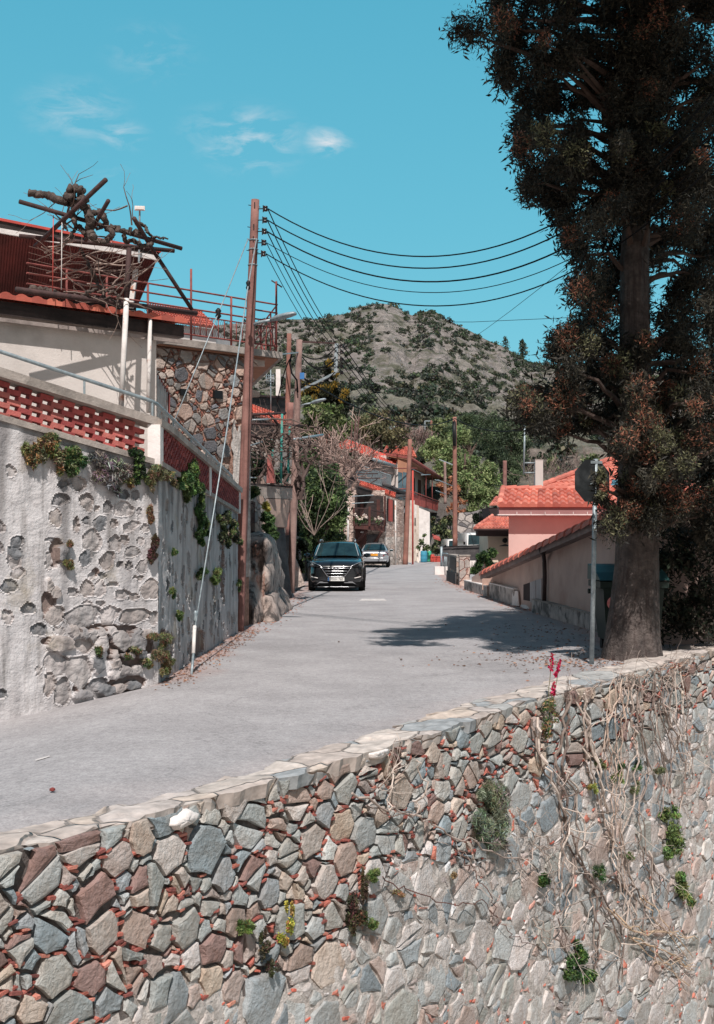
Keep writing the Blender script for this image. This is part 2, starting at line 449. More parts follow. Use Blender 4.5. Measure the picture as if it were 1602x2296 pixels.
sk.air_density = 1.0; sk.dust_density = .6; sk.ozone_density = 1.0
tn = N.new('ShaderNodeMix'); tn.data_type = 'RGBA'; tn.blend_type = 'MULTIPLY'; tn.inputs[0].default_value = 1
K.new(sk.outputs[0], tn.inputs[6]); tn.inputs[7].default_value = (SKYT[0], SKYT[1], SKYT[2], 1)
tc = N.new('ShaderNodeTexCoord')
# a few thin cirrus wisps
acc = None
for (u, v, rad, st) in ((170, 250, .055, .5), (270, 300, .03, .6), (560, 315, .06, .8), (735, 318, .028, 1.0), (480, 290, .04, .4), (240, 390, .03, .25), (340, 120, .05, .3)):
    dv = (at(u, v, 1000) - Vector((0, 0, CAMZ))).normalized()
    sb = N.new('ShaderNodeVectorMath'); sb.operation = 'SUBTRACT'; K.new(tc.outputs['Generated'], sb.inputs[0]); sb.inputs[1].default_value = dv
    ml = N.new('ShaderNodeVectorMath'); ml.operation = 'MULTIPLY'; K.new(sb.outputs[0], ml.inputs[0]); ml.inputs[1].default_value = (1, 1, 1.7)
    le = N.new('ShaderNodeVectorMath'); le.operation = 'LENGTH'; K.new(ml.outputs[0], le.inputs[0])
    mr = N.new('ShaderNodeMapRange'); mr.interpolation_type = 'SMOOTHSTEP'; mr.inputs['From Min'].default_value = 0; mr.inputs['From Max'].default_value = rad
    mr.inputs['To Min'].default_value = st; mr.inputs['To Max'].default_value = 0; K.new(le.outputs['Value'], mr.inputs[0])
    if acc is None: acc = mr.outputs[0]
    else:
        q = N.new('ShaderNodeMath'); q.operation = 'MAXIMUM'; K.new(acc, q.inputs[0]); K.new(mr.outputs[0], q.inputs[1]); acc = q.outputs[0]
mp = N.new('ShaderNodeMapping'); mp.inputs['Scale'].default_value = (16, 16, 44); mp.inputs['Rotation'].default_value = (0, R(-28), 0); K.new(tc.outputs['Generated'], mp.inputs[0])
nz = N.new('ShaderNodeTexNoise'); nz.inputs['Scale'].default_value = 1.6; nz.inputs['Detail'].default_value = 9; nz.inputs['Roughness'].default_value = .62; nz.inputs['Distortion'].default_value = .6; K.new(mp.outputs[0], nz.inputs[0])
r1 = N.new('ShaderNodeMapRange'); r1.inputs['From Min'].default_value = .46; r1.inputs['From Max'].default_value = .82; K.new(nz.outputs['Fac'], r1.inputs[0])
mu = N.new('ShaderNodeMath'); mu.operation = 'MULTIPLY'; K.new(r1.outputs[0], mu.inputs[0]); K.new(acc, mu.inputs[1])
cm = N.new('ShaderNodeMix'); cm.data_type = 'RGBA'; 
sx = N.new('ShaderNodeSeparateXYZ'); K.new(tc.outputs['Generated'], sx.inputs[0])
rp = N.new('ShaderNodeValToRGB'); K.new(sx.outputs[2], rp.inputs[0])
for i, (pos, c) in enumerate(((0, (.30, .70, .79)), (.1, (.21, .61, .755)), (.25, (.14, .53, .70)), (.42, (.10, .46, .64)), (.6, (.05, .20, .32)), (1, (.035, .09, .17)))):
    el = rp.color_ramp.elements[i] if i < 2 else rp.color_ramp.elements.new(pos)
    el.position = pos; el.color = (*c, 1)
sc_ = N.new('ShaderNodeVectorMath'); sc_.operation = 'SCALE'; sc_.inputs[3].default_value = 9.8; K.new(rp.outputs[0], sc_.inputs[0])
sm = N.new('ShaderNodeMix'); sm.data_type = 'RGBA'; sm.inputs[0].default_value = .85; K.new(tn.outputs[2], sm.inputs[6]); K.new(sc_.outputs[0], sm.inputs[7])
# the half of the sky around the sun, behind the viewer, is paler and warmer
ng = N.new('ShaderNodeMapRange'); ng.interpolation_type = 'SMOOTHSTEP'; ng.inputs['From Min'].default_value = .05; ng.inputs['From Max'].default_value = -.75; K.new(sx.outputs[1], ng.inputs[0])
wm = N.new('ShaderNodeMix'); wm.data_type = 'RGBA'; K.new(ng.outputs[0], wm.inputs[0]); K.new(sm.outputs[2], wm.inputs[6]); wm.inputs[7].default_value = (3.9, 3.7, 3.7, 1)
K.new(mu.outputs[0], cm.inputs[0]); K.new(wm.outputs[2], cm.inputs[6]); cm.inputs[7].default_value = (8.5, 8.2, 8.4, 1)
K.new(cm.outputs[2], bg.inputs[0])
SC.view_settings.view_transform = 'Standard'; SC.view_settings.look = 'None'; SC.view_settings.exposure = 0
SC.render.film_transparent = False

# ---------------------------------------------------------------- key lines on the plan
CAPF = [(-30, 1910), (40, 1893), (107, 1877), (249, 1840), (367, 1808), (503, 1767), (612, 1741), (687, 1722), (801, 1692), (867, 1671), (1002, 1629), (1151, 1577), (1239, 1551), (1348, 1524), (1414, 1505), (1495, 1481), (1570, 1462), (1650, 1440)]
capf = [gd(u, v, .08) for u, v in CAPF]
capf = [capf[0] + (capf[0] - capf[1]).normalized() * 4] + capf + [capf[-1] + (capf[-1] - capf[-2]).normalized() * 4]
CAPR = [(-30, 1868), (40, 1852), (107, 1835), (249, 1803), (319, 1785), (463, 1750), (603, 1713), (713, 1675), (801, 1651), (932, 1608), (1064, 1568), (1195, 1533), (1326, 1500), (1411, 1478), (1495, 1456), (1570, 1438), (1650, 1420)]
capr = [gd(u, v, .03) for u, v in CAPR]
capr = [capr[0] + (capr[0] - capr[1]).normalized() * 4] + capr + [capr[-1] + (capr[-1] - capr[-2]).normalized() * 4]
class Path2:
    """smooth plan curve by arc length"""
    def __init__(s, pts, res=.1):
        p = np.array([(q[0], q[1]) for q in pts]); d = np.concatenate([[0], np.cumsum(np.linalg.norm(np.diff(p, axis=0), axis=1))])
        s.len = d[-1]; n = int(s.len / res) + 1; g = np.linspace(0, s.len, n)
        x = np.interp(g, d, p[:, 0]); y = np.interp(g, d, p[:, 1])
        w = 9; ker = np.ones(w) / w
        pad = lambda a: np.concatenate([2 * a[0] - a[1:w // 2 + 1][::-1], a, 2 * a[-1] - a[-w // 2:-1][::-1]])
        for _ in range(2):
            x = np.convolve(pad(x), ker, 'valid')[:n]; y = np.convolve(pad(y), ker, 'valid')[:n]
        s.g, s.x, s.y = g, x, y
        tx, ty = np.gradient(x), np.gradient(y); l = np.hypot(tx, ty); s.tx, s.ty = tx / l, ty / l
    def at(s, t):
        return (float(np.interp(t, s.g, s.x)), float(np.interp(t, s.g, s.y)), float(np.interp(t, s.g, s.tx)), float(np.interp(t, s.g, s.ty)))
PF = Path2(capf); PR = Path2(capr)

# left retaining wall plan
LA = Vector((-4.9, 12.48, 0)); LB = Vector((-3.63, 13.6, 0)); LC = Vector((-2.5, 14.58, 0)); LE = Vector((-2.27, 22.1, 0))
LDIR = (LC - LB).normalized()
def road_z(x, y):
    k = max(0.0, -x - 2.35) * (1 if y < 15.5 else max(0, 1 - (y - 15.5) / 3))
    return -.16 * k

# ---------------------------------------------------------------- road sheet
def road_mat():
    m = pm('asphalt', L(169, 166, 167), L(155, 152, 153), scale=1.1, rough=.92, bump=.55, bscale=150, vcol=True, dirt=L(144, 141, 142), dscale=.35, dist=.008)
    nt = m.node_tree; N = nt.nodes; K = nt.links
    bs = next(n for n in N if n.type == 'BSDF_PRINCIPLED'); tc = next(n for n in N if n.type == 'TEX_COORD')
    src = bs.inputs['Base Color'].links[0].from_socket
    n = N.new('ShaderNodeTexNoise'); n.inputs['Scale'].default_value = 42; n.inputs['Detail'].default_value = 6; n.inputs['Roughness'].default_value = .75; K.new(tc.outputs['Object'], n.inputs[0])
    r = N.new('ShaderNodeMapRange'); r.inputs['From Min'].default_value = .3; r.inputs['From Max'].default_value = .7; r.inputs['To Min'].default_value = .62; r.inputs['To Max'].default_value = 1.32; K.new(n.outputs['Fac'], r.inputs[0])
    x = N.new('ShaderNodeMix'); x.data_type = 'RGBA'; x.blend_type = 'MULTIPLY'; x.inputs[0].default_value = 1; K.new(src, x.inputs[6]); K.new(r.outputs[0], x.inputs[7])
    n3 = N.new('ShaderNodeTexNoise'); n3.inputs['Scale'].default_value = 13; n3.inputs['Detail'].default_value = 4; K.new(tc.outputs['Object'], n3.inputs[0])
    r3 = N.new('ShaderNodeMapRange'); r3.inputs['From Min'].default_value = .3; r3.inputs['From Max'].default_value = .7; r3.inputs['To Min'].default_value = .86; r3.inputs['To Max'].default_value = 1.12; K.new(n3.outputs['Fac'], r3.inputs[0])
    x3 = N.new('ShaderNodeMix'); x3.data_type = 'RGBA'; x3.blend_type = 'MULTIPLY'; x3.inputs[0].default_value = 1; K.new(x.outputs[2], x3.inputs[6]); K.new(r3.outputs[0], x3.inputs[7]); x = x3
    # hairline cracks
    w = N.new('ShaderNodeTexNoise'); w.inputs['Scale'].default_value = .4; w.inputs['Detail'].default_value = 6; K.new(tc.outputs['Object'], w.inputs[0])
    a = N.new('ShaderNodeMath'); a.operation = 'SUBTRACT'; a.inputs[1].default_value = .5; K.new(w.outputs['Fac'], a.inputs[0])
    b = N.new('ShaderNodeMath'); b.operation = 'ABSOLUTE'; K.new(a.outputs[0], b.inputs[0])
    c = N.new('ShaderNodeMapRange'); c.inputs['From Min'].default_value = .0; c.inputs['From Max'].default_value = .0045; c.inputs['To Min'].default_value = .8; K.new(b.outputs[0], c.inputs[0])
    y = N.new('ShaderNodeMix'); y.data_type = 'RGBA'; y.blend_type = 'MULTIPLY'; y.inputs[0].default_value = 1; K.new(x.outputs[2], y.inputs[6]); K.new(c.outputs[0], y.inputs[7])
    K.new(y.outputs[2], bs.inputs['Base Color'])
    return m
M['road'] = road_mat()
EDGE_R = [gd(u, v) for u, v in ((985, 1262), (985, 1285), (1006, 1301), (1041, 1320), (1094, 1336), (1150, 1357), (1210, 1373), (1326, 1408), (1380, 1480))]
EDGE_L = [Vector((-2.5, 14.6, 0)), Vector((-2.3, 18, 0)), LE, gd(545, 1400), gd(600, 1362), gd(655, 1340), gd(690, 1318), gd(700, 1290)]
def seg_d(x, y, pl):
    p = np.array([(q[0], q[1]) for q in pl]); best = np.full(x.shape, 1e9)
    for a, b in zip(p[:-1], p[1:]):
        e = b - a; t = np.clip(((x - a[0]) * e[0] + (y - a[1]) * e[1]) / (e @ e), 0, 1)
        best = np.minimum(best, np.hypot(x - a[0] - t * e[0], y - a[1] - t * e[1]))
    return best
ys = np.concatenate([np.arange(1.5, 24, .16), np.geomspace(24, 150, 90)])
xs = np.concatenate([np.arange(-30, -7, 1.5), np.arange(-7, 8, .16), np.arange(8, 40, 1.5)])
X, Y = np.meshgrid(xs, ys)
midx = np.array([(a[0] + b[0]) / 2 for a, b in zip(zip(PF.x, PF.y), zip(np.interp(PF.g / PF.len, PR.g / PR.len, PR.x), np.interp(PF.g / PF.len, PR.g / PR.len, PR.y)))])
midy = (PF.y + np.interp(PF.g / PF.len, PR.g / PR.len, PR.y)) / 2
order = np.argsort(midx); mx, my = midx[order], midy[order]
wall_y = np.interp(X, mx, my, left=-50, right=1e9)
wall_y = np.where(X > mx[-1], my[-1] + (X - mx[-1]) * 2.0, wall_y)
wall_y = np.where(X < mx[0], my[0] + (X - mx[0]) * 1.1, wall_y)
keep = Y > wall_y
dr = np.minimum(seg_d(X, Y, EDGE_R), seg_d(X, Y, EDGE_L))
nzv = np.array([mnoise.fractal(Vector((float(a) * 1.3, float(b) * .8, 0)), .6, 2, 4) for a, b in zip(X.ravel(), Y.ravel())]).reshape(X.shape)
dirt = np.clip(1.15 - dr / (.30 + .35 * nzv).clip(.05, 2), 0, 1)
dcap = np.abs(Y - np.interp(X, PR.x, PR.y)); sandy = np.clip(1 - dcap / (.9 + nzv * 1.0).clip(.2, 4), 0, 1) * .5
Z = np.vectorize(road_z)(X, Y)
nzl = np.array([mnoise.noise(Vector((float(a) * .35, float(b) * .2, 7))) for a, b in zip(X.ravel(), Y.ravel())]).reshape(X.shape)
tone = 1 + .03 * nzl
Cr = tone[..., None] * ((1 - dirt[..., None] * .85) * np.array([1, 1, 1.0]) + dirt[..., None] * .85 * np.array([1.15, .78, .66]))
Cr = Cr * (1 - sandy[..., None]) + sandy[..., None] * np.array([1.12, 1.02, .98]) * tone[..., None]
Vv = np.stack([X, Y, Z], axis=-1)
V4 = np.stack([Vv[:-1, :-1], Vv[:-1, 1:], Vv[1:, 1:], Vv[1:, :-1]], axis=2)
C4 = Cr[:-1, :-1]; kk = keep[:-1, :-1] & keep[1:, 1:] & keep[:-1, 1:] & keep[1:, :-1]
mb = MB(); mb.quads_np(V4[kk], C4[kk])
road = mb.build('road', M['road'])
# per-corner colours, interpolated
cc = np.stack([Cr[:-1, :-1], Cr[:-1, 1:], Cr[1:, 1:], Cr[1:, :-1]], axis=2)[kk].reshape(-1, 3)
road.data.color_attributes['Col'].data.foreach_set('color', np.concatenate([cc, np.ones((len(cc), 1))], axis=1).astype(np.float32).ravel())
tag(road, kind='structure')
M['paint'] = pm('worn_road_paint', L(222, 216, 212), L(170, 166, 165), scale=9, bump=.3, bscale=80)
mb = MB(); mb.poly([gd(805, 1347, .006), gd(868, 1347, .006), gd(862, 1342.5, .006), gd(812, 1342.5, .006)])
mb.poly([gd(80, 1719, -.1), gd(113, 1713, -.1), gd(111, 1709, -.1), gd(80, 1714, -.1)])
for f in range(4, 8): pass
rm = mb.build('road_marking', M['paint']); tag(rm, kind='structure')
for vtx in rm.data.vertices: vtx.co.z = road_z(vtx.co.x, vtx.co.y) + .006

# ground beneath and beyond, and the bed below the near wall
M['earth'] = pm('dry_earth', L(176, 158, 146), L(132, 118, 106), scale=.6, bump=.6, bscale=4, dirt=L(104, 108, 84), dscale=.12, dist=.1)
back = [(float(x), float(y)) for x, y in zip(mx, my)]
pl = [(-900, -300)] + [(mx[0] - 3, my[0] - 3.3)] + back[::6] + [(mx[-1] + 4, my[-1] + 8), (900, 1800), (-900, 1800)]
mb = MB()
for a, b in zip(pl[1:-3], pl[2:-2]):
    mb.add([(a[0], a[1], -.45), (b[0], b[1], -.45), (b[0] * 1.0, 260, -.45), (a[0] * 1.0, 260, -.45)], [(0, 1, 2, 3)])
mb.poly([(-900, -300, -.45), (pl[1][0], pl[1][1], -.45), (pl[1][0], 260, -.45), (-900, 260, -.45)])
e = pl[-3]; mb.poly([(e[0], e[1], -.45), (900, e[1], -.45), (900, 260, -.45), (e[0], 260, -.45)])
mb.poly([(-900, 260, -.45), (900, 260, -.45), (900, 2500, -.45), (-900, 2500, -.45)])
tag(mb.build('ground', M['earth']), kind='structure')
mb = MB(); mb.poly([(-60, -60, -6.6), (90, -60, -6.6), (90, 40, -6.6), (-60, 40, -6.6)])
tag(mb.build('ravine_bed', M['earth']), kind='structure')

# ---------------------------------------------------------------- near rubble wall
rng = random.Random(5)
NW = thing('rubble_wall', 'long rubble stone retaining wall in the foreground with red tile sherds in its joints and a cement coping', 'wall', (capf[8].x, capf[8].y, 0))
def nmap(s, t, h):
    x, y, tx, ty = PF.at(s)
    nx, ny = ty, -tx
    o = h + .05 * t + .012 * math.sin(s * 1.7) + .02 * math.sin(s * .6 + t)
    return Vector((x + nx * o, y + ny * o, .05 - t))
def s_at(u):       # arc length where the coping front crosses column u
    uu = CU + PF.x / PF.y * F
    return float(np.interp(u, uu, PF.g))
S0, S1 = s_at(-60), s_at(1640) + 1.5
def tmax(s):
    x, y, _, _ = PF.at(s); return .05 - (CAMZ - 1130 * y / F) + .15
TM = max(tmax(S0), tmax(S1), tmax((S0 + S1) / 2))
_sg = np.linspace(S0, S1, 400); _k = 1 + .75 * np.clip((_sg - s_at(500)) / (s_at(1300) - s_at(500)), 0, 1)
_cum = np.concatenate([[0], np.cumsum((_sg[1] - _sg[0]) / _k[:-1])]); SW = float(_cum[-1])
def SF(q): return float(np.interp(q, _cum, _sg)) if q < SW else S1 + (q - SW) * 1.75 if q > SW else S1
def rub(s, t):
    """0 neat coursed stones .. 1 loose rubble in mortar"""
    lim = 1.15 - .28 * max(0, (s - s_at(450)) / 4) + .25 * math.sin(s * 2.1)
    lim = max(.62, lim)
    return max(0, min(1, (t - lim) / .35))
def radii(s, t, k):
    q = rub(SF(s), t)
    if k < .06: r = rng.uniform(.12, .19)
    elif k < .25: r = rng.uniform(.085, .125)
    elif k < .5: r = rng.uniform(.055, .085)
    else: r = rng.uniform(.03, .05)
    if q < .5: r *= .98 if SF(s) < s_at(700) else .9
    else: r *= 1.3 if k < .25 else 1.05
    return r
stn = voronoi_stones(SW, TM, rng, radii, inside=lambda s, t: t < tmax(SF(s)) and t > .01, sx=1.3, tries=60000, pack=.7, drop=.6)
def split(st, p_, r0):
    out = []
    for poly, c, r in st:
        if r > r0 and rng.random() < p_:
            an = rng.uniform(0, math.pi); nx, ny = math.cos(an), math.sin(an); k = rng.uniform(-.25, .25) * r
            A, B = [], []
            for i in range(len(poly)):
                p, q = poly[i], poly[(i + 1) % len(poly)]
                da = (p[0] - c[0]) * nx + (p[1] - c[1]) * ny - k; db = (q[0] - c[0]) * nx + (q[1] - c[1]) * ny - k
                (A if da <= 0 else B).append(p)
                if da * db < 0:
                    f = da / (da - db); m = (p[0] + (q[0] - p[0]) * f, p[1] + (q[1] - p[1]) * f); A.append(m); B.append(m)
            for Q in (A, B):
                if len(Q) >= 3:
                    cx, cy = sum(x for x, y in Q) / len(Q), sum(y for x, y in Q) / len(Q); rr = math.sqrt(abs(sum(Q[i][0] * Q[(i + 1) % len(Q)][1] - Q[(i + 1) % len(Q)][0] * Q[i][1] for i in range(len(Q)))) / 2 / math.pi)
                    if rr > .018: out.append((Q, (cx, cy), rr))
        else: out.append((poly, c, r))
    return out
stn = split(split(stn, .38, .08), .22, .065)
P_NEAT = [L(172, 170, 164), L(160, 162, 158), L(182, 168, 156), L(184, 168, 152), L(156, 160, 162), L(164, 152, 146), L(140, 116, 110), L(176, 166, 158), L(176, 176, 172), L(168, 170, 168), L(158, 162, 160), L(140, 150, 154), L(188, 180, 174), L(168, 150, 140), L(166, 164, 158)]
P_RUB = [L(166, 168, 166), L(180, 178, 174), L(150, 156, 158), L(200, 192, 188), L(158, 158, 152), L(176, 160, 152), L(138, 146, 150), L(170, 172, 170), L(190, 184, 180)]
P_SM = [L(196, 150, 138), L(204, 190, 184), L(214, 206, 202), L(168, 160, 158), L(186, 118, 102), L(160, 158, 156)]
def palf(s, t, r):
    q = rub(SF(s), t)
    if r < .05: return pick(rng, P_SM if q > .5 else P_NEAT + [L(180, 108, 96)], .1)
    return pick(rng, P_RUB if rng.random() < q else P_NEAT, .1)
EXP = 1.18     # overall albedo lift of the masonry
pal2 = lambda s, t, r: tuple(min(.75, q * EXP) for q in palf(s, t, r))
mb = MB()
lay_stones(mb, stn, lambda s, t, h: nmap(SF(s), t, h), rng, pal2, gap=.008, h=(.014, .038), rough=.004, bev=.009)
mb.build('stones', M['stone'], NW)
# mortar behind the stones: a rough sheet, paler and closer to the surface low down
mb = MB(); ns, ntt = int((S1 - S0) / .05), int(TM / .05)
vs = []
for j in range(ntt + 1):
    for i in range(ns + 1):
        s = S0 + (S1 - S0) * i / ns; t = TM * j / ntt
        q = rub(s, t)
        h = -.024 + .036 * q + (.012 + .022 * q) * mnoise.noise(Vector((s * 9, t * 9, 3)))
        vs.append(nmap(s, t, h))
fs = []; ms = []
for j in range(ntt):
    for i in range(ns):
        s = S0 + (S1 - S0) * i / ns; t = TM * j / ntt
        if t > tmax(s) + .1: continue
        fs.append((j * (ns + 1) + i, j * (ns + 1) + i + 1, (j + 1) * (ns + 1) + i + 1, (j + 1) * (ns + 1) + i)); ms.append(1 if rub(s, t) > rng.uniform(.2, .8) else 0)
mb.add(vs, fs); mb.m = ms
mb.build('mortar', [M['mortar_dark'], M['mortar']], NW, smooth=True)
# red roof-tile sherds wedged into the joints
mb = MB()
for poly, c, r in stn:
    s0, t0 = c
    if r < .05: continue
    q = rub(SF(s0), t0)
    for i in range(len(poly)):
        a, b = poly[i], poly[(i + 1) % len(poly)]
        e = math.hypot(b[0] - a[0], b[1] - a[1])
        if rng.random() > (.34 if q < .5 else .16) * (1 if SF(s0) < s_at(1250) else .6): continue
        n = rng.randint(1, 3) if q < .5 else 1
        if min(a[1], b[1]) < .03: continue
        for k in range(n):
            f = rng.uniform(.0, 1); px, pt = a[0] + (b[0] - a[0]) * f, a[1] + (b[1] - a[1]) * f + (k - 1) * .016
            w, hh = rng.uniform(.018, .05), rng.uniform(.007, .013)
            an = rng.uniform(-.35, .35); ca, sa = math.cos(an), math.sin(an); dep = rng.uniform(-.008, .03)
            col = pick(rng, [L(172, 104, 92), L(154, 90, 82), L(184, 122, 108), L(134, 82, 77)] if q < .6 else [L(206, 132, 116), L(200, 108, 92)], .12)
            vs = []
            for z in (-.035, dep - .004, dep):
                kf = 1 if z < dep else .82
                for (i2, j2) in ((-1, -.8), (-.6, -1), (.7, -1), (1, -.3), (.8, 1), (-.9, .9)):
                    vs.append(nmap(SF(px) + (i2 * w * ca - j2 * hh * sa) * kf, pt + (i2 * w * sa + j2 * hh * ca) * kf, z))
            fs = [(q2, (q2 + 1) % 6, 6 + (q2 + 1) % 6, 6 + q2) for q2 in range(6)] + [(6 + q2, 6 + (q2 + 1) % 6, 12 + (q2 + 1) % 6, 12 + q2) for q2 in range(6)] + [(12, 13, 14, 15, 16, 17)]
            mb.add(vs, fs, 0, tuple(min(.7, q3 * 1.15) for q3 in col))
mb.build('tile_sherds', M['chip'], NW)
# coping: broken flags set in cement
mb = MB(); n = int(PF.len / .07); nw = 9; vs = []; fs = []
for i in range(n + 1):
    f = i / n; x0, y0, tx, ty = PF.at(PF.len * f)
    # matching point on the rear line: nearest
    k = np.argmin((PR.x - x0) ** 2 + (PR.y - y0) ** 2); x1, y1 = float(PR.x[k]), float(PR.y[k])
    j1 = .05 * mnoise.noise(Vector((f * 90, 0, 1))) + .05 * (mnoise.cell(Vector((f * 60, 3, 1))) - .5); j0 = .035 * mnoise.noise(Vector((f * 140, 5, 1))) + .03 * (mnoise.cell(Vector((f * 80, 9, 1))) - .5)
    a = Vector((x0 + ty * (.035 + j0), y0 - tx * (.035 + j0), 0)); b = Vector((x1 - ty * j1, y1 + tx * j1, 0))
    vs.append(Vector((a.x, a.y, -.05)) - Vector((ty, -tx, 0)) * .02)
    for j in range(nw):
        q = j / (nw - 1); p = a.lerp(b, q)
        p.z = .085 - .05 * q + .014 * mnoise.noise(Vector((p.x * 4, p.y * 4, 0))) + .016 * (mnoise.cell(Vector((p.x * 3.1, p.y * 3.1, 2))) - .5)
        if j in (0, nw - 1): p.z -= .015
        vs.append(p)
    vs.append(Vector((b.x, b.y, -.03)))
w = nw + 2
for i in range(n):
    for j in range(w - 1): fs.append((i * w + j, (i + 1) * w + j, (i + 1) * w + j + 1, i * w + j + 1))
mb.add(vs, fs); mb.build('coping', M['cap'], NW)
mb = MB(); xe, ye, _, _ = PF.at(S1 - .2); xf, yf = float(PF.x[-1]), float(PF.y[-1]); e_ = pl[-3]
for (a, b) in (((xe + .1, ye + .12), (xf, yf + .1)), ((xf, yf + .1), (e_[0], e_[1])), ((e_[0], e_[1]), (120, e_[1]))): mb.prism([Vector((*a, -6.7)), Vector((*b, -6.7)), Vector((*b, -.02)), Vector((*a, -.02))], (-.1, .35, 0))
mb.build('far_stretch', stonemat('far_rubble', [L(178, 172, 166), L(158, 156, 152), L(190, 178, 168), L(146, 146, 146)], 3.0, L(150, 140, 132), .06), NW)
# white cement blobs on the upper edge
mb = MB()
for u, v, ru, rv in ((402, 1836, 44, 20), (845, 1668, 44, 14)):
    s = s_at(u); x, y, tx, ty = PF.at(s); t = max(.0, (v - 1200) * y / F - CAMZ + .05); rs = ru * y / F * 1.1; rt = rv * y / F
    vs = []; n = 22; m2 = 6
    for j in range(m2 + 1):
        for i in range(n):
            an = 2 * math.pi * i / n; k = (m2 - j) / m2
            rr = 1 + .35 * mnoise.noise(Vector((math.cos(an) * 1.6, math.sin(an) * 1.6, u)))
            h = .05 * math.sqrt(max(0, 1 - k * k)) + .015 * mnoise.noise(Vector((an * 3, k * 3, u))) + .03 * (k < .95)
            vs.append(nmap(s + math.cos(an) * rs * rr * k, max(-.01, t + math.sin(an) * rt * rr * k), h))
    fs = [(j * n + i, j * n + (i + 1) % n, (j + 1) * n + (i + 1) % n, (j + 1) * n + i) for j in range(m2) for i in range(n)]
    mb.add(vs, fs)
mb.build('cement_patch', M['white'], NW, smooth=True)

# ---------------------------------------------------------------- left retaining wall: lime-rendered boulders
LW = thing('retaining_wall', 'tall white mortared boulder retaining wall at the left road edge below the red brick parapet', 'wall', tuple(LC))
M['render'] = pm('lime_render_with_boulders', W1, (.86, .85, .85), scale=5, bump=.8, bscale=34, vcol=True, rough=.95, streak=L(128, 124, 122), sscale=(7, 7, .8), slo=.5, shi=.75, dirt=L(158, 148, 132), dscale=1.4, dlo=.58, dhi=.75, dist=.02)
def ztop(p):        # ledge under the parapet
    if p <= 0: return 2.72 + (-p) * .31 / (LC - LB).length
    return 2.72 + (2.26 - 2.72) * p / (LE - LC).length
def relief(name, A, B, p0, p1, res, stones, zb, seed, patches, colk=1.0):
    d = (B - A); W = d.length; d = d / W; nrm = Vector((d.y, -d.x, 0))
    Hh = 3.7; ns, nt_ = int(W / res), int(Hh / res)
    S, T = np.meshgrid(np.linspace(0, W, ns + 1), np.linspace(0, 1, nt_ + 1))
    zt = np.array([ztop(p0 + (p1 - p0) * s / W) for s in S[0]]); zbv = np.array([zb(A + d * s) for s in S[0]])
    Zz = zbv + (zt - zbv) * T
    nz = np.array([mnoise.fractal(Vector((a * 2.2, b * 2.2, seed)), .8, 2, 5) for a, b in zip(S.ravel(), Zz.ravel())]).reshape(S.shape)
    nf = np.array([mnoise.noise(Vector((a * 14, b * 14, seed))) for a, b in zip(S.ravel(), Zz.ravel())]).reshape(S.shape)
    nd = np.array([mnoise.noise(Vector((a * 7, b * 7, seed + 9))) for a, b in zip(S.ravel(), Zz.ravel())]).reshape(S.shape)
    h = .014 * nz + .004 * nf
    col = np.ones(S.shape + (3,)) * np.array(L(206, 203, 203)); col *= (1 + .05 * nz)[..., None]
    # broken-out patches: dark hollows full of small stones
    nr_ = np.array([abs(mnoise.noise(Vector((a * 17, b * 17, seed + 2)))) for a, b in zip(S.ravel(), Zz.ravel())]).reshape(S.shape)
    hole = np.zeros(S.shape)
    for (ps, pz, rs, rz) in patches:
        q = ((S - ps) / rs) ** 2 + ((Zz - pz) / rz) ** 2 + .9 * nz + .25 * nd
        hole = np.maximum(hole, np.clip((1 - q) * 6, 0, 1))
    h -= .05 * hole; col = col * (1 - hole[..., None]) + hole[..., None] * np.array(L(132, 116, 110))
    rr = random.Random(seed)
    for (ss, sz, ra, rb, an, kind) in stones:
        ca, sa = math.cos(an), math.sin(an)
        x = (S - ss) * ca + (Zz - sz) * sa; y = -(S - ss) * sa + (Zz - sz) * ca
        ph = rr.uniform(0, 6); th = np.arctan2(y / rb, x / ra)
        sh = 1 + .10 * np.sin(2 * th + ph) + .08 * np.sin(3 * th + ph * 2) + .05 * np.sin(5 * th + ph * 3)
        q = np.sqrt((x / ra) ** 2 + (y / rb) ** 2) / sh
        ins = q < 1
        dome = np.sqrt(np.clip(1 - q * q, 0, 1))
        sunk = rr.uniform(.032, .058) if kind == 0 else -.005
        hs = -sunk * (1 if kind == 0 else 5) + (.035 if kind == 0 else .04) * dome ** .4 * (min(ra, rb) / .12) ** .5 + .014 * nf + .020 * nd + .012 * nr_
        h = np.where(ins, hs, h)
        # a smeared lip of render around each boulder
        lip = np.clip(1 - np.abs(q - 1.07) / .09, 0, 1) * (~ins) * .012; h = h + lip
        if colk == 1.0:
            sk_ = np.clip(1 - np.abs(S - ss + .03 * nd) / (ra * .8), 0, 1) * np.clip((sz - rb * .7 - Zz) / (rb * .4), 0, 1) * np.clip(1 - (sz - Zz) / (rb * rr.uniform(2.5, 6)), 0, 1) * (~ins) * rr.uniform(.0, .6) * (.6 + .8 * nf)
            sk_ = np.clip(sk_, 0, .7)[..., None]; col = col * (1 - sk_) + sk_ * np.array(L(120, 116, 116))
        t_ = rr.choice([L(178, 173, 171), L(164, 160, 159), L(188, 182, 180), L(146, 144, 145), L(170, 162, 158), L(122, 124, 127)])
        col = np.where(ins[..., None], np.array(t_) * (1 + .16 * nd)[..., None], col)
    # dark run-off stains from the top, green-black at the very top
    top = np.clip((T - .72) / .28, 0, 1)
    st = np.clip((np.array([mnoise.noise(Vector((a * 5, b * .5, seed + 4))) for a, b in zip(S.ravel(), Zz.ravel())]).reshape(S.shape)) * 1.6 + top * .95 - .15, 0, 1)
    col = col * (1 - .62 * st[..., None]) + .62 * st[..., None] * np.array(L(88, 85, 86))
    col *= colk
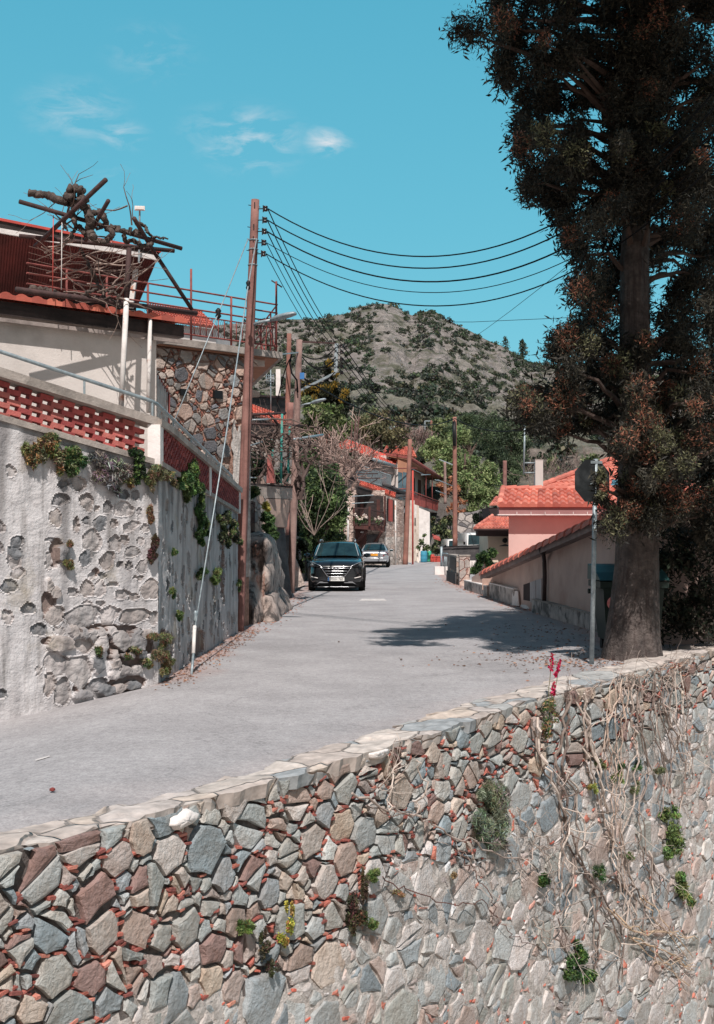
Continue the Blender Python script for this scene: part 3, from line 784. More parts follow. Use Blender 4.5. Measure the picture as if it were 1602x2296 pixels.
    P = np.array(A) + S[..., None] * np.array(d) + h[..., None] * np.array(nrm); P[..., 2] = Zz
    mb = MB(); idx = np.arange(S.size).reshape(S.shape)
    mb.v = [tuple(q) for q in P.reshape(-1, 3)]
    for j in range(nt_):
        for i in range(ns):
            mb.f.append((idx[j, i], idx[j, i + 1], idx[j + 1, i + 1], idx[j + 1, i])); mb.m.append(0); mb.c.append(tuple(col[j, i]))
    return mb.build(name, M['render'], LW)
def kk_(pts, A, B):     # crop pixels of boulders -> wall coordinates
    d = (B - A); W = d.length; d /= W; out = []
    for x, y, rx, ry, an, kind in pts:
        u, v = (100.1 + .2589 * x, 970 + .2589 * y)
        p = onp(u, v, A, d); s = (p - A).dot(d); fore = abs(onp(u + 10, v, A, d).y and ((onp(u + 10, v, A, d) - A).dot(d) - s)) / 10
        out.append((s, p.z, rx * .34 * fore, ry * .32 * p.y / F, an, kind))
    return out
BOULD = [(160, 445, 36, 28, .2, 0), (290, 440, 48, 52, 0, 0), (135, 580, 52, 46, .3, 0), (365, 600, 42, 66, 0, 0), (95, 740, 38, 66, 0, 0), (452, 655, 17, 20, 0, 0),
         (550, 650, 32, 42, 0, 0), (685, 665, 72, 50, .1, 0), (820, 680, 13, 32, 0, 0), (275, 800, 24, 48, 0, 0), (362, 765, 24, 30, 0, 0), (475, 790, 44, 56, -.2, 0),
         (600, 788, 24, 34, 0, 0), (745, 815, 56, 36, .3, 0), (870, 830, 24, 36, 0, 0), (45, 930, 28, 18, 0, 0), (410, 938, 68, 72, 0, 0), (610, 960, 38, 62, 0, 0), (693, 928, 28, 36, 0, 0),
         (836, 940, 24, 28, 0, 0), (755, 1035, 48, 42, 0, 0), (355, 1090, 42, 58, -.3, 0), (540, 1110, 50, 64, -.3, 0), (732, 1155, 22, 36, 0, 0), (650, 1140, 20, 24, 0, 0), (845, 1165, 40, 46, .3, 0),
         (410, 1242, 24, 28, 0, 0), (500, 1240, 24, 22, 0, 0), (830, 1262, 20, 18, 0, 0), (790, 1255, 18, 13, 0, 0), (367, 1355, 40, 66, 0, 0), (475, 1355, 42, 56, -.3, 0), (585, 1315, 36, 20, 0, 0),
         (245, 1382, 36, 32, 0, 0), (670, 1400, 46, 36, 0, 0), (770, 1425, 32, 30, 0, 0), (915, 1360, 56, 84, -.5, 0), (368, 1480, 30, 22, 0, 0), (485, 1478, 28, 22, 0, 0), (88, 1590, 64, 66, 0, 0),
         (325, 1595, 116, 80, 0, 0), (555, 1585, 58, 70, 0, 0), (645, 1540, 17, 18, 0, 0), (782, 1588, 100, 58, 0, 0), (945, 1610, 30, 50, 0, 0), (125, 1720, 40, 30, 0, 0), (250, 1720, 34, 44, 0, 1),
         (135, 1830, 92, 60, -.2, 1), (335, 1845, 64, 56, 0, 0), (490, 1830, 48, 58, .2, 1), (405, 1750, 40, 34, 0, 1), (575, 1725, 38, 42, 0, 1), (480, 1730, 28, 40, 0, 1), (655, 1800, 62, 70, 0, 1),
         (800, 1810, 62, 76, 0, 1), (870, 1740, 40, 28, 0, 1), (340, 1740, 24, 44, 0, 1), (100, 2010, 92, 84, 0, 0), (295, 2070, 84, 118, -.2, 0), (455, 2010, 46, 58, 0, 1), (610, 2000, 40, 46, 0, 1),
         (840, 1925, 32, 32, 0, 1), (890, 2000, 32, 34, 0, 1), (690, 2060, 40, 36, 0, 1), (790, 2060, 44, 34, 0, 1), (600, 2090, 34, 42, 0, 1), (40, 2180, 36, 92, 0, 0), (155, 2250, 60, 90, 0, 0), (460, 2220, 84, 70, -.2, 0),
         (150, 1040, 36, 60, 0, 1), (35, 1110, 20, 70, 0, 0), (35, 1330, 30, 50, 0, 1), (90, 1390, 36, 46, 0, 1), (520, 2230, 60, 40, 0, 1), (640, 2215, 40, 36, 0, 1), (760, 2190, 48, 34, 0, 1), (330, 2270, 60, 34, 0, 1),
         (740, 1930, 26, 30, 0, 1), (680, 1930, 22, 26, 0, 1), (600, 1925, 30, 34, 0, 1), (690, 540, 34, 30, 0, 0), (790, 540, 24, 34, 0, 0)]
bl = kk_(BOULD, LB, LC)
off = (LB - LA).length
bl = [(s + off, z, a, b, an, k) for s, z, a, b, an, k in bl]
for k in range(26):       # the stretch left of the photograph
    rr = rng.uniform(.04, .1); bl.append((rng.uniform(.05, off - .1), rng.uniform(0, 2.7), rr, rr * rng.uniform(.8, 1.4), rng.uniform(-.4, .4), 0))
pt = [(off + .1, 1.62, .1, .2), (off + .02, 1.02, .10, .16), (off + 1.05, .46, .34, .24), (off + .66, .68, .28, .10), (off + .9, .0, .5, .10), (off + .05, .6, .12, .06), (off + .62, 1.4, .05, .07)]
ob = relief('boulder_face', LA, LC, -(LC - LA).length, 0, .0175, bl, lambda p: road_z(p.x, p.y) - .05, 3, pt)
rs2 = random.Random(8); bl2 = []
for k in range(150):
    s, z = rs2.uniform(.1, 7.2), rs2.uniform(.05, 2.35); r = rs2.uniform(.05, .13)
    if all(math.hypot(s - q[0], z - q[1]) > r + q[2] + .03 for q in bl2): bl2.append((s, z, r, r * rs2.uniform(.9, 1.6), rs2.uniform(-.4, .4), 0))
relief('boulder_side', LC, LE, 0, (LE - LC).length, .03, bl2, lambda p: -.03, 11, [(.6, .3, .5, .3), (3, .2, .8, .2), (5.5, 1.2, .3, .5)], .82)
mb = MB()       # concrete ledge the parapet stands on, and the wall body behind
def lpt(p, off=0, z=0):       # p<0: along LB-LC, p>0 along LC-LE
    if p <= 0: q = LC + LDIR * p; n = Vector((LDIR.y, -LDIR.x, 0))
    else: d = (LE - LC).normalized(); q = LC + d * p; n = Vector((d.y, -d.x, 0))
    q = q + n * off; q.z = z; return q
P0 = -(LC - LA).length; P2 = (LE - LC).length
bis = (Vector((LDIR.y, -LDIR.x, 0)) + Vector(((LE - LC).normalized().y, -(LE - LC).normalized().x, 0))); bis /= bis.length_squared / 2
def slabs(mb, pa, pb, o0, o1, z0f, z1f, n=14):
    """a strip following the wall between p=pa..pb, offset o0..o1, z0..z1"""
    for i in range(n):
        a, b = pa + (pb - pa) * i / n, pa + (pb - pa) * (i + 1) / n
        j = [.006 * mnoise.noise(Vector((q * 4, 1, z0f(q)))) for q in (a, b)]
        vs = [lpt(a, o0, z0f(a)), lpt(b, o0, z0f(b)), lpt(b, o1 + j[1], z0f(b)), lpt(a, o1 + j[0], z0f(a)), lpt(a, o0, z1f(a) + j[0]), lpt(b, o0, z1f(b) + j[1]), lpt(b, o1 + j[1], z1f(b) + j[1]), lpt(a, o1 + j[0], z1f(a) + j[0])]
        fs = [(0, 1, 2, 3), (4, 7, 6, 5), (3, 2, 6, 7), (0, 4, 5, 1)]
        if i == 0: fs.append((0, 3, 7, 4))
        if i == n - 1: fs.append((1, 5, 6, 2))
        mb.add(vs, fs)
slabs(mb, P0, -.005, -.5, .05, ztop, lambda p: ztop(p) + .07); slabs(mb, .005, P2, -.5, .05, ztop, lambda p: ztop(p) + .06)
mb.build('ledge', M['conc'], LW)
mb = MB()
slabs(mb, P0, -.05, -.9, -.16, lambda p: -.4, ztop); slabs(mb, .05, P2, -.9, -.16, lambda p: -.4, ztop)
mb.build('wall_core', M['mortar'], LW)

# ---------------------------------------------------------------- red brick parapet with its cap, pillars and handrail
BP = thing('brick_parapet', 'openwork red painted brick parapet with a sloping concrete cap on the left retaining wall', 'parapet', tuple(lpt(0, 0, ztop(0))))
def zcap(p):
    if p <= 0: return 3.22 + (-p) * (3.56 - 3.22) / (LC - LB).length * .92
    return 3.22 + (2.66 - 3.22) * p / P2
mb = MB(); rb = random.Random(2)
REDS = [L(188, 96, 92), L(172, 84, 82), L(198, 112, 106), L(156, 76, 75), L(184, 108, 100)]
d = LDIR; n = Vector((d.y, -d.x, 0))
rows = 7
for r in range(rows):
    nb = 11; W = -P0
    for i in range(nb):
        p = P0 + .02 + (W - .18) * (i + (.5 if r % 2 else 0)) / nb
        if p > -.14: continue
        zb, zt_ = ztop(p) + .07, zcap(p) - .01; hh = (zt_ - zb) / rows
        z = zb + hh * (r + .5); wd_ = (W - .18) / nb * .6
        sl = (zcap(p + .1) - zcap(p)) / .1
        a, b = lpt(p, -.17, z), lpt(p + wd_, -.17, z + sl * wd_)
        mb.bar(a, b, .12, hh * .97, col=pick(rb, REDS, .1), up=(0, 0, 1))
mb.build('openwork_bricks', M['brick_red'], BP)
mb = MB(); d2 = (LE - LC).normalized()
for r in range(8):
    nb = 40
    for i in range(nb):
        p = .16 + (P2 - .25) * (i + (.5 if r % 2 else 0)) / nb
        zb, zt_ = ztop(p) + .06, zcap(p) - .01; hh = (zt_ - zb) / 8
        if p > P2 - .15: continue
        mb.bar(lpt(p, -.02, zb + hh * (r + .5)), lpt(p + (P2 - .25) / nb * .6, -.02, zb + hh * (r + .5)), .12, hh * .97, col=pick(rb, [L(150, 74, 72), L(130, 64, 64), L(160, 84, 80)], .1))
mb.build('side_bricks', M['brick_red'], BP)
mb = MB()
slabs(mb, P0, -.0, -.3, .03, zcap, lambda p: zcap(p) + .105); slabs(mb, 0, P2, -.17, .09, zcap, lambda p: zcap(p) + .09)
mb.build('cap', M['conc'], BP)
for p in (-.02, 3.9, P2 - .06):
    mb = MB(); c = lpt(p, -.03, 0); zb = ztop(p) + .0; zt_ = zcap(p) + .01
    mb.box((c.x, c.y, (zb + zt_) / 2), (.16, .2, zt_ - zb), rz=math.atan2(d2.y, d2.x) + math.pi / 2)
    mb.build('pillar', M['white'], BP)
HR = thing('handrail', 'grey steel tube handrail following the cap of the red brick parapet', 'handrail', tuple(lpt(0, -.04, zcap(0))))
mb = MB()
def zr(p): return zcap(p) + (.30 if p <= 0 else .30 - .06 * p / P2)
pts = [lpt(P0, -.04, zr(P0)), lpt(-1.5, -.04, zr(-1.5)), lpt(-.12, -.04, zr(-.12)), lpt(-.02, -.05, zr(0)), lpt(.12, -.04, zr(.1)), lpt(3, -.04, zr(3)), lpt(P2 - .6, -.04, zr(P2 - .6)), lpt(P2 - .45, -.04, zcap(P2 - .4) + .1)]
mb.tube(pts, .024, n=8); mb.build('rail', M['galv'], HR, smooth=True)
for p in (-2.3, -1.0, -.06, 1.2, 2.6, 4.0, 5.3):
    mb = MB(); mb.tube([lpt(p, -.04, zcap(p) + .09), lpt(p, -.04, zr(p))], .014, n=6); mb.build('post', M['galv'], HR)
# ================================================================ left buildings
M['plaster'] = pm('cream_plaster', L(226, 218, 212), L(208, 200, 194), scale=1.6, bump=.25, bscale=40, dirt=L(176, 168, 162), dscale=.9, dlo=.58, dhi=.8)
M['soffit_dark'] = pm('dark_timber_fascia', L(74, 64, 62), L(50, 44, 43), scale=5, bump=.4, bscale=30, streak=L(36, 32, 32), sscale=(1, 1, 9))
M['board'] = pm('grey_trim_board', L(168, 156, 150), L(126, 116, 112), scale=6, bump=.3, bscale=30)
def corrug_mat(name, c1, c2, sc=38):
    m = pm(name, c1, c2, scale=3, bump=0, rough=.8); nt = m.node_tree; N = nt.nodes; K = nt.links
    return m
M['redpanel'] = pm('dark_red_corrugated_sheet', L(118, 60, 56), L(88, 48, 46), scale=2.5, bump=.15, bscale=20, dirt=L(70, 50, 48), dscale=.7)
M['redtrim'] = pm('red_painted_trim', L(206, 90, 80), L(178, 78, 70), scale=4, bump=.1)
fd = Vector((1.57, 1.3, 0)).normalized(); fn = Vector((fd.y, -fd.x, 0))        # direction and outward normal of the white house front
E0 = at(107, 685, 15.0)
def fh(u, v, off=0):           # point of the white house's eave plane (off: metres behind it)
    o = E0 - fn * off
    return onp(u, v, o, fd)
WH = thing('white_house', 'single storey white plastered house with a tiled eave behind the red brick parapet', 'house', tuple(fh(351, 930, .7)))
wl, wr = fh(-80, 900, .16), fh(351, 900, .16)
mb = MB(); q = [Vector((wl.x, wl.y, 2.2)), Vector((wr.x, wr.y, 2.2)), Vector((wr.x, wr.y, 4.7)), Vector((wl.x, wl.y, 4.7))]
mb.prism(q, -fn * 6); mb.build('wall', M['plaster'], WH)
el, er = fh(-80, 690), fh(413, 727)
ez = E0.z
mb = MB()
a, b = Vector((el.x, el.y, ez - .02)), Vector((er.x, er.y, ez - .02))
mb.prism([a, b, b - Vector((0, 0, .17)), a - Vector((0, 0, .17))], -fn * .06)
mb.build('fascia', M['soffit_dark'], WH)
mb = MB(); a2, b2 = a - fn * .02 - Vector((0, 0, .175)), b - fn * .02 - Vector((0, 0, .175))
mb.prism([a2, b2, b2 - fn * .9, a2 - fn * .9], (0, 0, .03)); mb.build('soffit', M['board'], WH)
mb = MB(); u1, u2 = a - fn * .02 - Vector((0, 0, .205)), b - fn * .02 - Vector((0, 0, .205))
mb.prism([u1, u2, u2 - Vector((0, 0, .05)), u1 - Vector((0, 0, .05))], -fn * .03); mb.build('trim_board', M['board'], WH)
mb = MB(); rr_ = random.Random(3)
A_, B_ = Vector((el.x, el.y, ez)) + fn * .1, Vector((er.x, er.y, ez)) + fn * .1
tile_roof(mb, A_, B_, B_ - fn * 2.1 + Vector((0, 0, .12)), A_ - fn * 2.1 + Vector((0, 0, .12)), 6, int((B_ - A_).length / .2), th=.055, rng=rr_, pal=[L(206, 104, 84), L(186, 92, 76), L(216, 120, 96)])
mb.build('tiles', M['tile'], WH)
# things laid out on the roof edge
mb = MB(); c = fh(118, 672, .5); c.z = ez + .12; mb.box(c, (.5, .3, .05), rz=.6); tag(mb.build('roof_panel', M['white'], None), 'flat white panel lying on the tiles of the white house roof edge', 'panel')

# ---- the upper house with its dark red sheet soffit
UH = thing('upper_house', 'upper storey with dark red corrugated sheet cladding under a red edged white fascia', 'house', tuple(at(200, 700, 20)))
ud = fd
ua, ub = at(107, 530, 21), None
def up(u, v, off=0): return onp(u, v, ua - fn * off, fd)
tl, tr = up(-80, 478), up(358, 568)
zt0 = ua.z
mb = MB()
fl = [up(-80, 497), up(353, 573), up(352, 583), up(-80, 508)]
mb.prism(fl, -fn * .05); mb.build('fascia', M['white'], UH)
mb = MB(); tp = [up(-80, 472), up(362, 561), up(362, 566), up(-80, 478)]
mb.prism(tp, -fn * 2.2); mb.build('roof_edge', M['redtrim'], UH)
mb = MB(); tp = [up(-80, 478, .03), up(360, 566, .03), up(354, 574, .03), up(-80, 497, .03)]
mb.prism(tp, -fn * .05); mb.build('gutter_shadow_board', M['soffit_dark'], UH)
# corrugated sheet: ribs run down its slope, edge cut on a slant
mb = MB(); nr = 70
for i in range(nr):
    f0, f1 = i / nr, (i + 1) / nr
    T0, T1 = up(-80, 508, .06).lerp(up(352, 584, .06), f0), up(-80, 508, .06).lerp(up(352, 584, .06), f1)
    Bm = lambda f: up(-80, 648, 1.0).lerp(up(308, 690, 1.0), f)
    B0, B1 = Bm(f0), Bm(f1); mm = .04
    m_t, m_b = T0.lerp(T1, .5) + fn * mm, B0.lerp(B1, .5) + fn * mm
    mb.add([T0, m_t, m_b, B0], [(0, 1, 2, 3)]); mb.add([m_t, T1, B1, m_b], [(0, 1, 2, 3)])
mb.build('corrugated_sheet', M['redpanel'], UH)
mb = MB(); a, b = up(-80, 640, 1.05), up(306, 692, 1.05)
mb.prism([Vector((a.x, a.y, 5.2)), Vector((b.x, b.y, 5.2)), Vector((b.x, b.y, zt0 - .3)), Vector((a.x, a.y, zt0 - .3))], -fn * 3); mb.build('wall', M['soffit_dark'], UH)
mb = MB(); p0, p1 = up(294, 690, .3), up(309, 575, .3); mb.bar(p0, p1, .09, .09); mb.build('white_post', M['white_paint'], UH)
MP = thing('lamp_mast', 'thin mast with a small rectangular white floodlight above the left roofs', 'lamp', tuple(at(313, 560, 18)))
mb = MB(); mb.tube([at(312, 590, 22), at(314, 462, 22)], .018); mb.build('mast', M['galv'], MP)
mb = MB(); c = at(314, 467, 21.95); mb.box(c, (.19, .06, .075), rz=.1); mb.build('lamp_head', M['white'], MP)
mb = MB(); mb.box(c + Vector((0, -.035, -.004)), (.16, .01, .05), rz=.1); mb.build('lamp_glass', M['plaster'], MP)

# ---- pergola pipes over the terrace
PG = thing('pergola', 'rusty pipe pergola on peeling white posts carrying a leafless vine on the left terrace', 'pergola', tuple(at(273, 906, 15.2)))
def pipe(name, pts, r, mat, parent, n=8, smooth=True):
    mb = MB(); mb.tube(pts, r, n=n); return mb.build(name, mat, parent, smooth=smooth)
p_top, p_bot = at(*K1(540, 515), 15.2), at(*K1(489, 1530), 15.0)
mid = p_top.lerp(p_bot, .32)
pipe('post', [mid, p_bot], .036, M['white_paint'], PG); pipe('post_head', [p_top, mid], .035, M['iron'], PG)
q_top, q_bot = at(*K1(675, 885), 15.9), at(*K1(662, 1565), 15.8)
pipe('post', [q_top.lerp(q_bot, .1), q_bot], .029, M['white_paint'], PG); pipe('post_head', [q_top, q_top.lerp(q_bot, .1)], .028, M['rust_red'], PG)
for n_, x0, y0, d0, x1, y1, d1, r in (('beam', -180, 778, 14.3, 970, 930, 16.4, .036), ('beam', -160, 217, 14.6, 875, 517, 16.0, .030), ('beam', -160, 437, 15.2, 828, 532, 16.2, .030),
                                     ('brace', -60, 505, 15.4, 392, 78, 14.2, .030), ('brace', 262, 465, 15.5, 408, 212, 14.6, .028), ('brace', 572, 325, 14.9, 700, 540, 15.9, .030), ('brace', 700, 540, 15.9, 940, 905, 16.35, .028)):
    pipe(n_, [at(*K1(x0, y0), d0), at(*K1(x1, y1), d1)], r, M['iron'], PG)
for x, y0, y1 in ((57, 305, 790), (112, 340, 780)):
    pipe('hanging_cord', [at(*K1(x, y0), 14.9), at(*K1(x - 4, y1), 14.8)], .006, M['white_paint'] if x > 100 else M['redtrim'], PG, 5)
GV = thing('grapevine', 'gnarled leafless old vine twisting over the rusty pergola pipes', 'vine', tuple(at(200, 560, 15)))
rv = random.Random(4)
def gnarl(mb, pts, d, r0, r1, amp=.014, n=10, sm=9):
    P = [at(*KL(x, y), d + (i % 2) * .12) for i, (x, y) in enumerate(pts)]
    W = wig(P, rv, amp, n); k = len(W)
    rs = [(r0 + (r1 - r0) * i / (k - 1)) *   .54 * (1 + .16 * mnoise.noise(Vector((i * .35, pts[0][0], 3)))) * rv.uniform(.9, 1.1) for i in range(k)]
    mb.tube(W, rs, n=sm)
mb = MB()
gnarl(mb, [(-150, 190), (30, 215), (150, 260), (260, 285), (340, 290), (400, 340), (440, 440), (430, 560), (470, 620)], 14.9, .09, .10)
gnarl(mb, [(240, 250), (250, 170), (310, 150), (360, 175), (330, 250), (400, 280)], 14.8, .09, .06, .035)
gnarl(mb, [(300, 290), (270, 390), (290, 470), (310, 520), (270, 580), (255, 630)], 14.9, .07, .03)
gnarl(mb, [(460, 380), (540, 370), (570, 430), (590, 500), (650, 580), (620, 630), (560, 660), (470, 640), (400, 590), (330, 510)], 15, .075, .06)
gnarl(mb, [(500, 520), (560, 520), (700, 530), (780, 560), (890, 570), (900, 600)], 15.2, .04, .05, .04)
gnarl(mb, [(760, 600), (780, 660), (850, 645), (900, 670), (930, 700), (1040, 680)], 15.4, .055, .04)
gnarl(mb, [(900, 480), (960, 510), (990, 570), (1030, 610), (1100, 620), (1180, 630)], 15.6, .04, .02)
gnarl(mb, [(80, 1130), (180, 1170), (290, 1180), (370, 1200), (410, 1140), (500, 1110)], 15, .06, .035)
gnarl(mb, [(420, 1190), (520, 1190), (620, 1200), (700, 1240), (730, 1280)], 15.2, .03, .02)
gnarl(mb, [(560, 1130), (660, 1130), (720, 1180), (770, 1230)], 15.2, .03, .02)
gnarl(mb, [(-150, 1100), (0, 1110), (90, 1140)], 14.9, .06, .06)
gnarl(mb, [(340, 720), (380, 800), (450, 930), (500, 1040), (560, 1150), (590, 1240)], 15.3, .035, .045, .015)
mb.build('trunk', M['vinewood'], GV, smooth=True)
mb = MB()
for k in range(28):
    x, y = rv.choice([(rv.uniform(40, 1000), rv.uniform(430, 640)), (rv.uniform(40, 760), rv.uniform(1040, 1240)), (rv.uniform(100, 900), rv.uniform(280, 480))])
    branch(mb, rv, at(*KL(x, y), 15.1), (rv.uniform(-1, 1), rv.uniform(-.5, .3), rv.uniform(-.5, .9)), rv.uniform(.25, .6), rv.uniform(.008, .014), 1, kids=2, n=4, wob=.35, c=L(128, 112, 104))
for y in (740, 800, 860, 930, 990, 1050):      # training wires with dry shoots hanging on them
    a, b = at(*KL(-150, y - 40), 15.2), at(*KL(rv.uniform(700, 1200), y + rv.uniform(-10, 40)), 16)
    mb.tube([a.lerp(b, i / 8) - Vector((0, 0, .1 * math.sin(math.pi * i / 8))) for i in range(9)], .004, n=3, c=L(140, 124, 116))
    for k in range(4):
        q = a.lerp(b, rv.uniform(.1, .8)); branch(mb, rv, q, (1, 0, rv.uniform(-.4, .3)), .4, .012, 1, kids=2, n=4, wob=.3, c=L(176, 158, 148))
mb.build('shoots', M['twig'], GV)

# ---- stone building with concrete balcony slab
SD0 = at(413, 760.5, 22.4)
sdir = Vector((1.8, 1.6, 0)).normalized(); sn = Vector((sdir.y, -sdir.x, 0))
M['mortar_warm'] = pm('reddish_earth_mortar', L(186, 148, 132), L(140, 112, 100), scale=9, bump=1, bscale=30, dist=.03)
ST = thing('stone_house', 'old fieldstone house with a projecting concrete balcony slab behind the tall pole', 'house', tuple(at(450, 1100, 23.2)))
f0 = SD0 - sn * .2
def sp(u, v): return onp(u, v, f0, sdir)
sl_, sr_ = sp(330, 900), sp(560, 900)
slabz = SD0.z
Wd = (sr_ - sl_).xy.length; Hh = slabz - .17 - 1.6
rs_ = random.Random(12)
def srad(s, t, k):
    return rs_.uniform(.14, .19) if k < .02 else rs_.uniform(.08, .12) if k < .12 else rs_.uniform(.05, .065) if k < .3 else rs_.uniform(.024, .034)
sst = split(voronoi_stones(Wd, Hh, rs_, srad, sx=1.5, tries=16000, pack=.66, drop=.6), .45, .06)
def smap(s, t, h):
    p = sl_ + sdir * s + sn * (h + .01 * math.sin(s * 3 + t)); return Vector((p.x, p.y, slabz - .17 - t))
SP = [L(164, 154, 146), L(146, 142, 138), L(180, 164, 152), L(128, 126, 126), L(190, 172, 160), L(112, 112, 116), L(168, 146, 134), L(206, 186, 174)]
def spal(s, t, r):
    if r < .045: return pick(rs_, [L(164, 108, 94), L(176, 122, 106), L(140, 124, 116), L(150, 98, 86)], .12)
    if s > Wd - .75 and t < 1.3 and r > .07: return pick(rs_, [L(214, 192, 178), L(204, 176, 160), L(150, 148, 146)], .06)
    return pick(rs_, SP, .1)
mb = MB(); lay_stones(mb, [q for q in sst if not (q[1][0] > Wd - .62 and q[1][1] > 1.5)], smap, rs_, spal, gap=.009, h=(.015, .04), rough=.004, bev=.008); mb.build('stones', M['stone'], ST)
mb = MB()
def facepr(mb, p, q, z0, z1, n, dep): mb.prism([Vector((p.x, p.y, z0)), Vector((q.x, q.y, z0)), Vector((q.x, q.y, z1)), Vector((p.x, p.y, z1))], -n * dep)
facepr(mb, sl_ - sn * .02, sr_ - sn * .02, -.3, slabz - .165, sn, 5.2); mb.build('wall', M['mortar_warm'], ST)
# plastered lower corner
mb = MB(); pa, pb = sp(520, 1000), sp(560, 1000); ns, nt_ = 30, 60; vs = []
for j in range(nt_ + 1):
    for i in range(ns + 1):
        p = pa.lerp(pb, i / ns) + sn * (.035 + .02 * mnoise.noise(Vector((i * .3, j * .3, 2)))); z = 1.0 + (4.05 - 1.0 + .2 * mnoise.noise(Vector((i * .2, 0, 0)))) * j / nt_
        if i == 0: p += sdir * (.12 * mnoise.noise(Vector((j * .2, 3, 0))))
        vs.append(Vector((p.x, p.y, z)))
mb.add(vs, [(j * (ns + 1) + i, j * (ns + 1) + i + 1, (j + 1) * (ns + 1) + i + 1, (j + 1) * (ns + 1) + i) for j in range(nt_) for i in range(ns)])
mb.build('rough_render', M['mortar'], ST, smooth=True)
# slab (polygon on plan), thin edge
ctr = [SD0 - sdir * .9, onp(634, 790, SD0, sdir), at(564, 862, 28.8), SD0 - sdir * .9 - sn * 6]
plan = [Vector((p.x, p.y, slabz)) for p in ctr]
mb = MB(); mb.prism(plan, (0, 0, -.13)); mb.build('balcony_slab', M['conc'], ST)
M['tan'] = pm('tan_painted_soffit', L(178, 130, 104), L(160, 116, 94), scale=2, bump=.2)
mb = MB(); mb.prism([p + Vector((0, 0, -.132)) for p in (plan[1] - sdir * .08 + Vector((-.05, .1, 0)), plan[2] + Vector((0, -.15, 0)), plan[3] + sn * .3, sl_ * 1.0 + Vector((0, 0, 0)))][0:0] or [Vector((p.x, p.y, slabz - .132)) for p in (plan[0] - sn * .1, plan[1] - sn * .08 - sdir * .06, plan[2] + Vector((-.08, -.2, 0)), plan[3] + sn * .2)], (0, 0, -.02)); mb.build('soffit', M['tan'], ST)
for (x, y, w_, h_) in ((875, 1435, .13, .13), (1098, 1450, .2, .16)):
    p = sp(*K1(x, y)); mb = MB(); mb.box(p + sn * .045, (w_, .06, h_), rz=math.atan2(sdir.y, sdir.x)); mb.build('putlog_hole', M['black'], ST)
# balcony railing
RL = thing('balcony_railing', 'rust red pipe railing with wire mesh around the stone house balcony', 'railing', tuple(plan[1]))
zr_ = slabz
def rp(u, off=.08): p = onp(u, 760, SD0 - sn * off, sdir); return Vector((p.x, p.y, zr_))
zA = at(620, 683, rp(620).y).z; zB = at(620, 702, rp(620).y).z; zC = at(620, 722, rp(620).y).z
endp = rp(622); backp = Vector((plan[2].x - .1, plan[2].y, zr_))
for z in (zA, zB, zC, zr_ + .12):
    pipe('rail', [Vector((rp(60).x, rp(60).y, z)), Vector((endp.x, endp.y, z)), Vector((backp.x, backp.y, z))], .018, M['rust_red'], RL, 6, False)
for u, zt_ in ((150, zA), (240, zA), (332, zA), (429, zA + .42), (519, zA), (620, zA + .48)):
    p = rp(u); pipe('post', [p, Vector((p.x, p.y, zt_))], .022, M['rust_red'], RL, 6)
for k in range(7):
    p = endp.lerp(backp, .04 + k * .15); pipe('post', [p, Vector((p.x, p.y, zA if k % 2 else zC))], .018, M['rust_red'], RL, 6)
for k in range(14):
    p = rp(436 + k * 13.5); pipe('baluster', [p + Vector((0, 0, .12)), Vector((p.x, p.y, zr_ + .5))], .012, M['rust_red'], RL, 5)
pipe('rail', [Vector((rp(330).x, rp(330).y, zr_ + .5)), Vector((endp.x, endp.y, zr_ + .5))], .014, M['rust_red'], RL, 6)
mb = MB()
for k in range(60):
    u = 335 + k * 4.7
    for s in (-12, 12):
        a, b = rp(u, .08), rp(u + s, .08); mb.tube([a + Vector((0, 0, .13)), b + Vector((0, 0, .5))], .0028, n=3)
mb.build('wire_mesh', M['iron'], RL)
for a, b in (((1340, 1110), (1470, 940)), ((1290, 1110), (1450, 880)), ((1345, 1060), (1472, 980))):
    pass
for k in range(3):
    a = endp.lerp(backp, .05 + .3 * k); b = endp.lerp(backp, .3 + .3 * k); pipe('brace', [a + Vector((0, 0, .1)), Vector((b.x, b.y, zA))], .018, M['rust_red'], RL, 6)
p = rp(620); pipe('bracket', [Vector((p.x - .1, p.y, zA + .5)), Vector((p.x + .12, p.y, zA + .36))], .016, M['iron'], RL, 6)
# white balustrade gate by the corner of the white house
SG = thing('terrace_gate', 'small gate with white vertical bars and rusty posts between the white house and stone house', 'gate', tuple(at(375, 925, 17.4)))
ga, gb = at(354, 925, 17.0), at(378, 940, 17.9)
for k in range(7):
    p = ga.lerp(gb, k / 6); pipe('bar', [Vector((p.x, p.y, 3.0)), Vector((p.x, p.y, 4.2 - .03 * k))], .016 if k < 6 else .028, M['white_paint'] if k < 6 else M['rust_red'], SG, 6)
pipe('top_rail', [Vector((ga.x, ga.y, 4.2)), Vector((gb.x, gb.y, 4.03))], .022, M['rust_red'], SG, 6)
# roofs further back seen through the railing
BH = thing('rear_house', 'low house with a red tiled roof glimpsed through the rust red balcony railing', 'house', tuple(at(430, 760, 34)))
mb = MB(); A_, B_ = at(395, 731, 32), at(505, 757, 36)
tile_roof(mb, at(330, 715, 31), at(487, 737, 33), at(450, 700, 36), at(335, 683, 34), 7, 22, th=.06, rng=rr_, pal=[L(214, 116, 96), L(196, 102, 84)]); mb.build('tiles', M['tile'], BH)
mb = MB(); a, b = at(330, 719, 31.2), at(485, 740, 33.2); mb.prism([a, b, Vector((b.x, b.y, 4)), Vector((a.x, a.y, 4))], (.4, 4, 0)); mb.build('wall', M['plaster'], BH)

